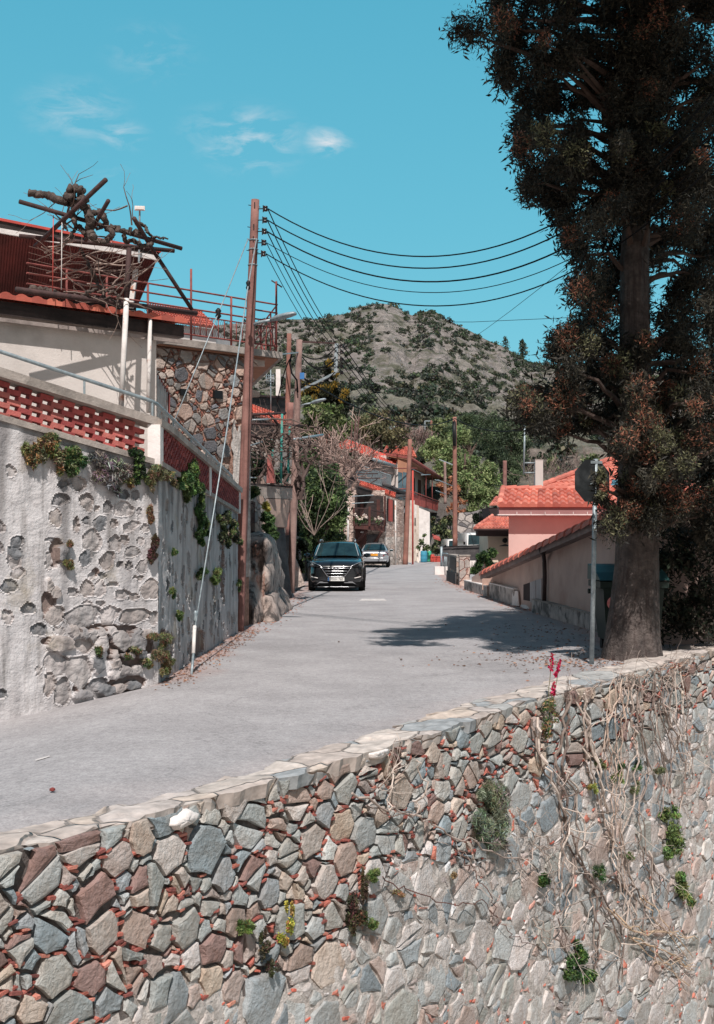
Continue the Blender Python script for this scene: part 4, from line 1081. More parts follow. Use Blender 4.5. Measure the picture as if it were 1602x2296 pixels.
# ================================================================ utility poles
def bobbin(parent, p, d=(1, 0, 0), s=1.0):
    """insulator spool on a bracket"""
    d = Vector(d); q = Vector(p) + d * .12 * s
    mb = MB(); mb.tube([Vector(p), q], .012 * s, n=5)
    mb.bar(q + Vector((0, 0, -.07 * s)), q + Vector((0, 0, .07 * s)), .02 * s, .05 * s)
    o = mb.build('insulator', M['black'], parent)
    mb = MB(); mb.lathe([(.02 * s, -.055 * s), (.05 * s, -.05 * s), (.05 * s, -.02 * s), (.03 * s, 0), (.05 * s, .02 * s), (.05 * s, .05 * s), (.02 * s, .055 * s)], q + d * .05 * s, 10)
    mb.build('spool', M['ceramic'], o, smooth=True); return q + d * .1 * s
def wpole(label, top, bot, r0, r1, mat, group='wooden utility poles along the street'):
    t = thing('utility_pole', label, 'pole', tuple(bot), group)
    mb = MB(); n = 14; pts = [bot.lerp(top, i / n) for i in range(n + 1)]
    mb.tube(pts, [r0 + (r1 - r0) * i / n for i in range(n + 1)], n=14); mb.build('shaft', mat, t, smooth=True)
    return t
def lamp_arm(parent, p, tip, s=1.0):
    p, tip = Vector(p), Vector(tip); e = p.lerp(tip, .45)
    mb = MB(); mb.tube([p, p.lerp(e, .5) + Vector((0, 0, .02)), e], .025 * s, n=7); o = mb.build('lamp_arm', M['galv'], parent, smooth=True)
    d = (tip - e); ln = d.length; d.normalize(); x = d.cross(Vector((0, 0, 1))).normalized(); z = x.cross(d)
    mb = MB(); prof = [(0, .035, .035), (.12, .05, .05), (.35, .085, .06), (.7, .09, .055), (.95, .06, .04), (1, .03, .025)]
    vs = []; k = 10
    for f, w_, h_ in prof:
        for j in range(k):
            an = 2 * math.pi * j / k; vs.append(e + d * ln * f + x * math.cos(an) * w_ * s + z * math.sin(an) * h_ * s * (1 if math.sin(an) > 0 else .6))
    fs = [(i * k + j, i * k + (j + 1) % k, (i + 1) * k + (j + 1) % k, (i + 1) * k + j) for i in range(len(prof) - 1) for j in range(k)] + [tuple(range(k))[::-1], tuple(range(5 * k, 6 * k))]
    mb.add(vs, fs); mb.build('lamp_head', M['galv'], o, smooth=True)
DP = 22.35
ptop, pbot = at(573, 448, DP), at(533, 1420, DP); pbot.z = -.3
BPOLE = wpole('tall leaning wooden pole nearest the viewer beside the boulder wall, five insulators near its top', ptop, pbot, .115, .078, M['wood_pole'])
ins = []
for x, y in ((1395, 265), (1390, 335), (1385, 405), (1382, 475), (1378, 543)):
    u, v = K1(x, y); pp = ptop.lerp(pbot, (v - 448) / 972); ins.append(bobbin(BPOLE, pp + Vector((.06, -.03, 0)), (.96, -.1, 0), .9))
for x, y in ((1340, 245), (1335, 380), (1330, 455), (1325, 525)):
    mb = MB(); u, v = K1(x, y); pp = ptop.lerp(pbot, (v - 448) / 972); mb.tube([pp + Vector((-.13, 0, .02)), pp + Vector((.1, 0, -.02))], .008, n=5); mb.box(pp + Vector((.0, -.085, 0)), (.02, .02, .1))
    mb.build('through_bolt', M['black'], BPOLE)
for v in (536, 556, 590):
    mb = MB(); pp = ptop.lerp(pbot, (v - 448) / 972); mb.lathe([(.092, -.012), (.1, 0), (.092, .012)], pp, 14)
    mb.build('wire_wrap', M['galv'], BPOLE, smooth=True)
lamp_arm(BPOLE, at(563, 730, DP), at(664, 703, DP - .5), 1.15)
# guy wires of the tall pole
GW = thing('guy_wire', 'pale guy wire from the tall pole to the road edge with a white guard tube', 'wire', tuple(gd(430, 1512)))
a0, a1 = at(576, 535, DP - .1), gd(430, 1512, 0)
brk = at(557, 640, 21.6)
pipe('cable', [a0, brk, a0.lerp(a1, .5).lerp(at(508, 970, 18.6), .9), at(437, 1412, 15.9)], .0125, M['galv'], GW, 6)
pipe('guard_tube', [at(437, 1404, 15.95), at(434, 1465, 15.7)], .026, M['white_paint'], GW, 8); pipe('anchor_rod', [at(434, 1465, 15.7), a1], .018, M['galv'], GW, 6)
mb = MB(); mb.lathe([(.02, -.09), (.045, -.05), (.03, 0), (.045, .05), (.02, .09)], brk, 10); mb.build('strain_insulator', M['black'], GW, smooth=True)
mb = MB(); mb.lathe([(.01, -.07), (.035, -.03), (.02, .02), (.03, .07), (.012, .1)], at(439, 1385, 16.05), 8); mb.build('turnbuckle', M['galv'], GW, smooth=True)
GW2 = thing('guy_wire', 'thin guy wire from the tall pole down behind the brick parapet, with black insulator', 'wire', tuple(at(390, 960, 20)))
b2_ = at(490, 703, 21.5)
pipe('cable', [at(557, 535, DP), b2_, at(390, 948, 19.5)], .010, M['galv'], GW2, 6)
mb = MB(); mb.lathe([(.02, -.1), (.06, -.05), (.035, 0), (.06, .05), (.02, .1)], b2_, 10); mb.build('strain_insulator', M['black'], GW2, smooth=True)
# second pole with side bracket
D2 = 37.0
t2, b2 = at(672, 762, D2), at(652, 1345, D2); b2.z = -.2
P2L = wpole('wooden pole behind the terrace slab carrying a steel side bracket and a street lamp', t2, b2, .125, .10, M['wood_pole_grey'])
br = [at(676, 766, D2), at(755, 770, D2 - .3), at(753, 836, D2 - .3), at(674, 875, D2)]
mb = MB(); mb.bar(br[0], br[1], .06, .05); mb.build('bracket_arm', M['iron'], P2L)
mb = MB(); mb.bar(br[1], br[2], .11, .05, up=(0, 1, 0)); mb.bar(br[2], br[3], .06, .07); mb.build('bracket_strut', M['galv'], P2L)
ins2 = [bobbin(P2L, at(756, v, D2 - .35), (.9, -.2, 0), 1.0) for v in (776, 790, 806, 822, 836)]
lamp_arm(P2L, at(672, 911, D2), at(731, 895, D2 - .4), 1.1)
mb = MB(); mb.box(at(678, 843, D2 - .2), (.14, .1, .2)); M['blue'] = pm('blue_plastic', L(72, 130, 190), L(60, 112, 170), bump=0, rough=.5); mb.build('junction_box', M['blue'], P2L)
mb = MB(); mb.bar(at(632, 794, D2 - 1), at(672, 790, D2), .05, .04); mb.build('clamp_arm', M['galv'], P2L)
P2B = wpole('thin reddish pole standing close behind the bracketed pole', at(649, 748, 40), at(641, 1150, 40), .10, .08, M['wood_pole_red'])
P2C = wpole('short stub pole wound with black cable in front of the red tiled roof', at(652, 903, 38.5), at(648, 1200, 38.5), .115, .105, M['wood_pole'])
P3 = wpole('leaning reddish pole standing at the kerb in front of the white house wall', at(920, 985, 73), Vector((at(909, 1266, 73).x, 73, -.2)), .17, .13, M['wood_pole_red'])
pipe('conduit', [Vector((at(926, 1262, 73.3).x, 73.3, .0)), at(926, 1055, 73.3)], .055, M['redtrim'], P3, 6)
P4 = wpole('dark topped pole standing behind the black gate near the green trees', at(1020, 935, 78), at(1021, 1225, 78), .17, .13, M['wood_pole_red'])
pipe('cable_guard', [at(1018.5, 945, 77.8), at(1019.5, 1000, 77.8)], .12, M['black'], P4, 6)
P5 = wpole('slim pole with a crossarm behind the end of the long red balcony', at(998, 1036, 96), at(999, 1130, 96), .13, .11, M['wood_pole_grey'])
mb = MB(); mb.bar(at(985, 1030, 96), at(1018, 1043, 96), .1, .08); mb.build('crossarm', M['galv'], P5)
P6 = wpole('small dark pole above the pink house roof at the edge of the pine', at(1132.5, 1033, 70), at(1132.5, 1110, 70), .13, .12, M['wood_pole'])
P7 = wpole('far pole with a small bracket on the lower hillside', at(968, 943, 170), at(968, 975, 170), .24, .2, M['wood_pole_red'])
mb = MB(); mb.bar(at(968, 944, 170), at(953, 944, 170), .2, .15); mb.bar(at(953, 944, 170), at(953, 972, 170), .2, .15); mb.build('bracket', M['galv'], P7)

# ================================================================ overhead lines
def quad3(p0, pm_, p1):
    """v = a u^2 + b u + c through three pixels"""
    A = np.array([[q[0] ** 2, q[0], 1] for q in (p0, pm_, p1)]); return np.linalg.solve(A, [q[1] for q in (p0, pm_, p1)])
def line(label, pts, r, group='overhead electricity lines', n=5):
    mb = MB(); mb.tube(pts, r, n=n); o = mb.build('power_line', M['wire'], None, smooth=True)
    return tag(o, label, 'cable', group)
TXT = ['topmost of the five lines sweeping from the tall pole to the right', 'second line from the top sweeping from the tall pole to the right', 'third line from the top sweeping from the tall pole to the right', 'thin fourth line sweeping from the tall pole to the right', 'lowest of the five lines sweeping from the tall pole to the right']
for i, (m_, e_, r) in enumerate((((935, 575), (1240, 503), .0125), ((930, 601), (1250, 527), .0125), ((890, 627), (1255, 562), .014), ((960, 656), (1290, 575), .0075), ((965, 686), (1305, 598), .011))):
    q = ins[i]; s0 = (CU + q.x / q.y * F, CV - (q.z - CAMZ) / q.y * F); c = quad3(s0, m_, e_)
    pts = []
    for k in range(41):
        u = s0[0] + (1690 - s0[0]) * k / 40; pts.append(at(u, c[0] * u * u + c[1] * u + c[2], q.y + (14.6 - q.y) * ((u - s0[0]) / (1690 - s0[0]))))
    line('black cable, ' + TXT[i], pts, r)
def sag(a, b, s, n=14): return [a.lerp(b, i / n) - Vector((0, 0, s * 4 * (i / n) * (1 - i / n))) for i in range(n + 1)]
SPN = ['topmost', 'second', 'third', 'fourth', 'lowest']
for i in range(5):
    line('black cable between the tall pole and the bracketed pole, ' + SPN[i] + ' of five', sag(ins[i], ins2[i], .25), .011 if i < 3 else .008)
far = [at(u, v, 172) for u, v in ((953, 945), (954, 950), (954, 956), (953, 962), (953, 968))]
for i in range(5):
    line('thin cable running from the bracketed pole toward the far hillside pole, ' + SPN[i] + ' of five', sag(ins2[i], far[i], 1.6, 24), .018 if i < 3 else .012)
line('thick black cable sagging from the bracketed pole to the dark topped pole', sag(at(676, 845, D2), at(1019, 939, 77.8), .9, 24), .03)
line('thick black cable from the dark topped pole toward the big cypress', sag(at(1020, 938, 77.8), at(1380, 865, 52), 1.4, 24), .03)
line('thin dark line crossing the sky almost level in front of the hilltop', [at(560, 722, 60), at(640, 722, 60), at(1060, 722, 56), at(1700, 693, 50)], .013)
line('thin diagonal line rising from the hillside to the cypress', sag(at(900, 838, 160), at(1310, 566, 48), 1.0, 12), .014)
for i, (a, b, s_) in enumerate((((678, 795), (755, 778), .25), ((678, 800), (754, 800), .35), ((678, 800), (753, 815), .3), ((680, 860), (752, 834), .2))):
    line('short jumper cable looping between the pole and its bracket, ' + ['topmost', 'second from top', 'third from top', 'lowest'][i], sag(at(*a, D2 - .15), at(*b, D2 - .4), s_, 10), .02)
line('black service cable dropping from the reddish thin pole to the dark shed roof', sag(at(650, 806, 39), at(622, 905, 42), -.2, 10), .022)
line('black cable hanging along the bracketed pole', [at(655, 790, D2 - .3), at(650, 815, D2 - .4), at(655, 838, D2 - .4), at(666, 852, D2 - .3), at(668, 880, D2 - .2)], .03)
# ================================================================ terrace beyond the tall pole
NR = np.random.default_rng(7)
M['teal'] = pm('teal_paint', L(74, 158, 148), L(60, 132, 124), scale=6, bump=.1, dirt=L(130, 110, 96), dscale=2, dlo=.6, dhi=.7)
M['rock_render'] = pm('lumpy_lime_render', L(196, 178, 168), L(140, 128, 122), scale=2.6, bump=1, bscale=9, dirt=L(92, 84, 80), dscale=3.0, dlo=.52, dhi=.6, streak=L(168, 116, 98), sscale=(3, 3, .5), slo=.62, shi=.7, dist=.12)
M['slate_dark'] = pm('dark_stained_wall', L(92, 88, 88), L(62, 60, 62), scale=2, bump=.7, bscale=12, dist=.05)
M['rubble'] = stonemat('rubble_masonry', [L(178, 168, 160), L(150, 144, 140), L(196, 182, 172), L(132, 130, 130), L(186, 160, 146)], 3.2, L(140, 126, 118), .06)
M['rubble_light'] = stonemat('pale_rubble_masonry', [L(214, 200, 190), L(196, 182, 172), L(180, 170, 162), L(222, 208, 198), L(198, 176, 164)], 3.4, L(150, 136, 128), .06)
M['fieldbrick'] = stonemat('coursed_stone', [L(206, 184, 172), L(190, 170, 160), L(216, 196, 184), L(178, 156, 146)], 3.0, L(150, 128, 118), .07, zs=2.6)
def wallquad(name, label, cat, pts, off, mat, group=None):
    t = thing(name, label, cat, (pts[0].x, pts[0].y, 0), group); mb = MB(); mb.prism(pts, off); mb.build('body', mat, t); return t
# lumpy rendered boulder wall
def lump(mb, cx, cy, rx, ry, z0, z1, seed, amp=.25, n=40, m2=26, taper=.35):
    vs = []
    for j in range(m2 + 1):
        z = z0 + (z1 - z0) * j / m2; k = 1 - taper * (j / m2) ** 1.5
        if j > m2 - 5: k *= math.sqrt(max(.0, 1 - ((j - m2 + 5) / 5) ** 2)) if j < m2 else 0.01
        for i in range(n):
            an = 2 * math.pi * i / n; dx, dy = math.cos(an), math.sin(an)
            sq = 1 / max(abs(dx), abs(dy)) ** .55
            r = k * sq * (1 + amp * mnoise.fractal(Vector((dx * 1.2, dy * 1.2, z * .9 + seed)), .7, 2, 4))
            vs.append((cx + dx * rx * r, cy + dy * ry * r, z))
    mb.add(vs, [(j * n + i, j * n + (i + 1) % n, (j + 1) * n + (i + 1) % n, (j + 1) * n + i) for j in range(m2) for i in range(n)])
BW = thing('lumpy_wall', 'lumpy pale rendered rock wall with rusty streaks at the road edge right of the tall pole', 'wall', tuple(gd(575, 1392)))
mb = MB(); c = gd(568, 1392); lump(mb, c.x - .1, c.y + 2.6, .48, 3.2, -.1, 1.95, 3, .3); mb.build('upper_wall', M['rock_render'], BW, smooth=True)
mb = MB(); lump(mb, c.x - .05, c.y + 2.7, .62, 3.7, -.15, .62, 9, .35, taper=.3); mb.build('rock_foot', M['rock_render'], BW, smooth=True)
SB = wallquad('buttress_wall', 'dark stained buttress with a slanting edge below the tan slab, left of the bracketed pole', 'wall', [at(614, 1350, 33), at(656, 1344, 34), at(646, 1262, 35), at(636, 1165, 35), at(612, 1165, 34)], (-.5, 2.5, 0), M['slate_dark'])
T0 = wallquad('terrace_wall', 'fieldstone wall under the concrete terrace slab behind the dark bamboo gate', 'wall', [at(556, 1360, 30), at(600, 1352, 31), at(597, 1112, 31), at(552, 1112, 30)], (-.6, 4, 0), M['rubble'])
for i_, (px, py, w_, h_) in enumerate(((588, 1128, .17, .3), (590, 1150, .2, .16), (585, 1168, .36, .22), (591, 1187, .2, .13), (589, 1200, .12, .1))):
    pass
M['brown_render'] = pm('grey_brown_render', L(172, 150, 138), L(156, 136, 126), scale=2, bump=.2, dirt=L(130, 114, 106), dscale=1.2)
TS = thing('terrace_slab', 'concrete terrace slab with pale edge and tan block beneath, projecting beside the bracketed pole', 'slab', tuple(at(600, 1090, 31)))
mb = MB(); pz = at(600, 1087, 31).z
pl4 = [at(540, 1086, 30.2), at(656, 1090, 32.5)]; a, b = [Vector((q.x, q.y, pz)) for q in pl4]
mb.prism([a, b, b + Vector((-.4, 5, 0)), a + Vector((-.4, 5, 0))], (0, 0, -.34)); mb.build('slab', M['conc'], TS)
mb = MB(); mb.prism([a + Vector((-.02, -.03, .03)), b + Vector((.02, -.03, .03)), b + Vector((-.4, 5, .03)), a + Vector((-.4, 5, .03))], (0, 0, -.05)); mb.build('edge_strip', M['soffit_dark'], TS)
mb = MB(); p, q = at(597, 1118, 31.3), at(652, 1120, 32.4); r_, s_ = at(644, 1182, 32.4), at(602, 1180, 31.3)
mb.prism([p, q, r_, s_], (-.3, 3.5, 0)); mb.build('soffit_block', M['brown_render'], TS)
BG = thing('bamboo_gate', 'dark slatted gate leaning between the tall pole and the fieldstone terrace wall', 'gate', tuple(at(562, 1200, 28)))
for k in range(11):
    u = 549 + k * 2.2; mb = MB(); mb.tube([at(u, 1198, 28), at(u + 1.0, 1118 + k * .7, 28.1)], .010, n=5); mb.build('slat', M['iron'], BG)
for v in (1128, 1190): pipe('cross_bar', [at(548, v - 4, 27.97), at(573, v + 3, 27.97)], .012, M['iron'], BG, 5)
# vine pergola on teal posts
VP = thing('pergola', 'vine pergola on teal posts with dark rusty crossbars on the terrace slab', 'pergola', tuple(at(600, 1085, 31)))
for u0, v0, u1, v1, d in ((633, 928, 630.5, 1083, 31.4), (650.5, 955, 645.5, 1083, 32.3), (612, 985, 611, 1045, 34)):
    pipe('post', [at(u1, v1, d), at(u0, v0, d)], .034, M['teal'], VP, 7)
for a, b, d0, d1, r, mt in (((561, 930), (641, 926), 30.6, 31.6, .04, 'iron'), ((561, 950), (678, 955), 30.4, 32.6, .035, 'iron'), ((603, 925), (626, 955), 30.8, 31.4, .035, 'iron'), ((560, 942), (607, 940), 32, 32.4, .03, 'galv'), ((560, 1000), (590, 990), 31, 32, .025, 'galv'), ((660, 985), (724, 975), 33, 36, .04, 'galv'), ((562, 975), (585, 985), 30.8, 31, .03, 'iron'), ((560, 1071), (575, 1071), 31, 31, .02, 'galv')):
    pipe('crossbar', [at(*a, d0), at(*b, d1)], r, M[mt], VP, 6)
mb = MB(); mb.prism([at(598, 1083, 31.1), at(615, 1083, 31.1), at(604, 1020, 31.3), at(600, 1020, 31.3)], (.04, .1, 0)); tag(mb.build('lean_board', M['rust_red'], None), 'rusty pointed board standing upright on the terrace among the vines', 'board')
VN = thing('grapevine', 'tangle of bare vine canes over the teal post pergola and around the bracketed pole', 'vine', tuple(at(600, 1085, 31.5)))
mb = MB(); rv2 = random.Random(9)
for k in range(30):
    u = rv2.uniform(556, 725 if k % 3 else 680); v = rv2.uniform(960, 1015) if u < 700 else rv2.uniform(985, 1020); d = rv2.uniform(30.8, 33.5)
    mb.tube(wig([at(u, v, d), at(u + rv2.uniform(-40, 40), v + rv2.uniform(-18, 18), d + rv2.uniform(-.6, .6)), at(u + rv2.uniform(-70, 70), v + rv2.uniform(-25, 25), d)], rv2, .10, 4), rv2.uniform(.012, .03), n=5, c=L(112, 96, 90))
for k in range(7):
    u = rv2.uniform(570, 690); mb.tube(wig([at(u, 1085 if u < 645 else 1120, 31.5), at(u + rv2.uniform(-12, 12), 1040, 31.6), at(u + rv2.uniform(-25, 25), 985, 31.5)], rv2, .09, 5), [.05] * 5 + [.035] * 6, n=6, c=L(96, 82, 78))
for k in range(70):
    u = rv2.uniform(556, 715); v = rv2.uniform(965, 1040)
    branch(mb, rv2, at(u, v, rv2.uniform(31, 33)), (rv2.uniform(-1, 1), rv2.uniform(-.5, .5), rv2.uniform(-.6, .6)), rv2.uniform(.5, 1.1), .014, 1, kids=3, n=4, wob=.4, c=pick(rv2, [L(134, 116, 108), L(108, 92, 86)], .1))
mb.build('canes', M['twig'], VN)
mb = MB()
for u, v, r in ((575, 1030, 22), (590, 1050, 18), (572, 1065, 16), (620, 1070, 15), (640, 1060, 12), (600, 1000, 14)):
    clump(mb, NR, at(u, v, 33.5), r * 33 / F, 260, .13, DARKG + [L(74, 96, 62)])
o = mb.build('leaves', M['leaf'], VN)
# stone wall behind the pergola, dark shed and tiled roof
wallquad('back_wall', 'pale rubble wall of the house behind the teal post pergola', 'wall', [at(560, 1085, 36), at(662, 1085, 38), at(662, 985, 38), at(560, 985, 36)], (-.3, .6, 0), M['rubble'])
SH = thing('shed', 'dark grey sheet clad shed with a pale chimney block above the red tiled roof', 'shed', tuple(at(600, 930, 43)))
mb = MB(); mb.prism([at(556, 960, 42), at(640, 965, 45), at(640, 890, 45), at(556, 884, 42)], (-.5, 4, 0)); mb.build('wall', M['soffit_dark'], SH)
mb = MB(); mb.prism([at(554, 887, 41.8), at(641, 893, 44.8), at(641, 889, 44.8), at(554, 883, 41.8)], (-.5, 4.6, 0)); mb.build('roof_edge', M['iron'], SH)
mb = MB(); p = at(624.5, 858, 44); mb.box((p.x, p.y, p.z), (.17, .2, 1.0)); mb.build('chimney', M['white'], SH)
RR = thing('tiled_house', 'low house with a salmon tiled roof sloping down behind the bracketed pole', 'house', tuple(at(600, 940, 40)))
mb = MB(); rr_ = random.Random(6)
tile_roof(mb, at(556, 925, 38), at(662, 968, 41), at(662, 942, 43.5), at(556, 905, 41), 6, 20, th=.06, rng=rr_, pal=[L(224, 128, 106), L(212, 116, 96), L(232, 142, 120)]); mb.build('tiles', M['tile'], RR)
mb = MB(); mb.prism([at(556, 928, 38.1), at(662, 971, 41.1), at(662, 1000, 41.1), at(556, 1000, 38.1)], (-.3, 3, 0)); mb.build('wall', M['soffit_dark'], RR)
AN = thing('tv_antenna', 'thin rake like television antenna on a mast beside the pale chimney block', 'antenna', tuple(at(609, 930, 42)))
pipe('mast', [at(608, 928, 42), at(607.5, 828, 42)], .022, M['galv'], AN, 5)
for v, w_ in ((842, 12), (848, 13), (854, 11)):
    pipe('element', [at(608 - w_, v, 42), at(608 + w_ * .6, v + 1, 41.7)], .012, M['galv'], AN, 4)
for k in range(4): pipe('director', [at(598 + k * 5, 836 + (k % 2) * 3, 42), at(599 + k * 5, 860, 41.9)], .010, M['galv'], AN, 4)

# ================================================================ vegetation helpers
def tree(name, label, cat, blobs, pal, n, size, group=None, trunk=None, aspect=.45, shell=.5, droop=0, up=.1, limbs=0, lean=0, bark='twig', sub=6, **kw):
    """blobs: (u, v, depth, radius px); every blob is broken into smaller leaf clumps"""
    bl = [(at(u, v, d), r * d / F) for u, v, d, r in blobs]
    z0 = trunk[0] if trunk else min(c.z - r for c, r in bl)
    cx = sum(c.x for c, r in bl) / len(bl); cy = sum(c.y for c, r in bl) / len(bl)
    if trunk and len(trunk) > 2: cx = trunk[2]
    t = thing(name, label, cat, (cx, cy, z0), group)
    rg = random.Random(int(abs(cx * 77 + cy * 13)) + n)
    tot = sum(r ** 2 for c, r in bl); mb = MB()
    for c, r in bl:
        m = max(1, int(n * r ** 2 / tot)); ks = sub
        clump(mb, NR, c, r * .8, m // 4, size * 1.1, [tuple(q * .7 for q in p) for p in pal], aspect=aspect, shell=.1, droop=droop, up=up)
        for k in range(ks):
            dv = Vector((rg.gauss(0, 1), rg.gauss(0, 1), rg.gauss(.15, 1))).normalized() * r * rg.uniform(.5, .95)
            tone = rg.uniform(.72, 1.3); sub_pal = [tuple(q * tone for q in rg.choice(pal)) for _ in range(3)]
            clump(mb, NR, c + dv, r * rg.uniform(.28, .5), m // ks, size, sub_pal, aspect=aspect, shell=shell, droop=droop, up=up, **kw)
    if n: mb.build('crown', M['leaf'], t)
    if trunk:
        r0 = trunk[1]; mb = MB(); base = Vector((cx, cy, z0)); topz = max(c.z for c, r in bl)
        mb.tube(wig([base, Vector((cx + lean * .5, cy, z0 + (topz - z0) * .4)), Vector((cx + lean, cy, z0 + (topz - z0) * .8))], rg, r0 * .5, 4), [r0 * (1 - .09 * i) for i in range(9)], n=8, c=L(104, 88, 80))
        for c, r in bl:
            a = base.lerp(Vector((cx + lean, cy, topz)), rg.uniform(.25, .6)); mb.tube(wig([a, a.lerp(c, .6) + Vector((0, 0, .1 * r)), c], rg, .1 * r, 3), [r0 * .5 * (1 - .11 * i) for i in range(7)], n=5, c=L(104, 88, 80))
        mb.build('trunk', M['twig'], t)
    return t
# bushy green tree behind the car
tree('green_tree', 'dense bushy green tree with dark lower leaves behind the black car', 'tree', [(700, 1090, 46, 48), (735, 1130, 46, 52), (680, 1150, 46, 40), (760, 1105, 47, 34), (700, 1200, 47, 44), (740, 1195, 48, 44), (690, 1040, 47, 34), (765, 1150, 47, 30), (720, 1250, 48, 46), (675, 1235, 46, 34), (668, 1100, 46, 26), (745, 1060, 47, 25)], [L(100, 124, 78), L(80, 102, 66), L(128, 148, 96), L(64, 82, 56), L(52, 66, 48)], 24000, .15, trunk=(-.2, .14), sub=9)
tree('green_tree', 'yellow green leafy tree rising behind the street lamp and the dark conifer', 'tree', [(705, 935, 56, 34), (735, 950, 57, 32), (690, 960, 56, 26), (750, 925, 58, 22), (770, 955, 58, 24), (690, 905, 56, 22), (760, 975, 58, 22)], OLIVE + [L(104, 124, 70)], 7000, .18, trunk=(1.0, .14))
tree('gold_conifer', 'dark conifer with golden yellow tips beside the steel bracket', 'tree', [(738, 840, 62, 20), (732, 875, 62, 30), (745, 910, 62, 34), (760, 895, 62, 24), (715, 880, 62, 20), (700, 870, 62, 17), (690, 880, 62, 15), (675, 865, 62, 10), (755, 935, 62, 26), (720, 925, 62, 24), (768, 915, 62, 14), (738, 815, 62, 10), (700, 905, 62, 20)], [L(46, 52, 40), L(36, 42, 34), L(58, 60, 42), L(46, 48, 36)], 7000, .22, trunk=(2, .16), aspect=.3, up=.7)
gc = bpy.data.objects['gold_conifer']
mb = MB()
for u, v, r in ((738, 815, 8), (752, 838, 7), (775, 880, 9), (700, 866, 9), (690, 872, 8), (672, 858, 7), (715, 872, 9), (728, 868, 8), (742, 870, 9), (768, 895, 8), (752, 862, 7), (680, 885, 7), (705, 892, 8)):
    clump(mb, NR, at(u, v, 61.4), r * 61.4 / F, 130, .2, GOLD, aspect=.3, up=1.2)
mb.build('golden_tips', M['leaf'], gc)
# pollarded bare tree
PT = thing('bare_tree', 'pale pruned bare tree with knobbly limbs and many shoots in front of the stone house', 'tree', tuple(at(775, 1260, 55)))
mb = MB(); rb2 = random.Random(21); base = at(768, 1262, 55); tips = []
limb = lambda pts, r0, r1, d=55: mb.tube(wig([at(u, v, d + i * .2) for i, (u, v) in enumerate(pts)], rb2, .06, 4), [r0 + (r1 - r0) * i / (4 * (len(pts) - 1)) for i in range(4 * (len(pts) - 1) + 1)], n=7, c=L(150, 130, 122))
limb([(740, 1268), (748, 1190), (758, 1130), (775, 1080), (785, 1050)], .2, .15)
limb([(757, 1130), (790, 1098), (803, 1078)], .15, .11); limb([(770, 1090), (765, 1050), (768, 1030)], .13, .1); limb([(780, 1070), (800, 1040), (795, 1010)], .12, .07); limb([(775, 1080), (745, 1040), (735, 1010)], .12, .07)
for (u, v) in ((803, 1078), (768, 1030), (795, 1010), (735, 1010), (785, 1050), (785, 1040), (780, 1030), (775, 1060), (790, 1060), (800, 1050), (760, 1060)):
    for k in range(4):
        branch(mb, rb2, at(u + rb2.uniform(-6, 6), v + rb2.uniform(-6, 6), 55.3), (rb2.uniform(-1, 1), rb2.uniform(-.6, .3), rb2.uniform(-.35, 1)), rb2.uniform(.7, 1.3), .034, 2, kids=3, n=4, wob=.3, spread=.8, c=pick(rb2, [L(196, 172, 162), L(176, 152, 144), L(150, 128, 120)], .08), mn=.012)
for (u0, v0, u1, v1) in ((788, 1000, 790, 945), (800, 985, 806, 935), (795, 990, 798, 940)):
    mb.tube([at(u0, v0, 54.5), at(u1, v1, 54.5)], .035, n=5, c=L(110, 84, 80))
mb.build('limbs', M['twig'], PT)
mb = MB()
for k in range(9):
    branch(mb, rb2, at(705, 1200, 44.9), (rb2.uniform(-.8, 1), -.1, rb2.uniform(-.2, 1)), rb2.uniform(1.2, 2.2), .018, 1, kids=3, n=4, wob=.25, c=L(176, 158, 148), mn=.010)
mb.build('dry_branches', M['twig'], bpy.data.objects['green_tree'])
tree('loose_tree', 'loose brownish green tree above the long red tiled roof', 'tree', [(850, 960, 100, 38), (880, 985, 100, 30), (815, 945, 100, 30), (830, 980, 100, 24), (895, 955, 102, 22), (860, 935, 100, 20), (905, 990, 102, 18), (790, 960, 98, 20)], [L(122, 116, 86), L(104, 102, 76), L(136, 124, 96), L(112, 96, 80)], 5200, .26, trunk=(4, .2), shell=.2)
for i, (u, v, r) in enumerate(((930, 985, 30), (905, 965, 20), (955, 985, 22))):
    t = thing('bare_shrub', ['leafless pinkish grey tree left of the far hillside pole', 'small leafless tree above the brownish tree crown', 'small leafless shrub right of the bare pinkish grey tree'][i], 'tree', tuple(at(u, v + r, 118)))
    mb = MB()
    for k in range(9): branch(mb, rb2, at(u + rb2.uniform(-4, 4), v + r, 118), (rb2.uniform(-.8, .8), 0, 1), r * 118 / F * .9, .06, 3, kids=3, n=4, wob=.25, spread=.7, c=pick(rb2, [L(160, 138, 132), L(138, 122, 118)], .06), mn=.02)
    mb.build('branches', M['twig'], t)
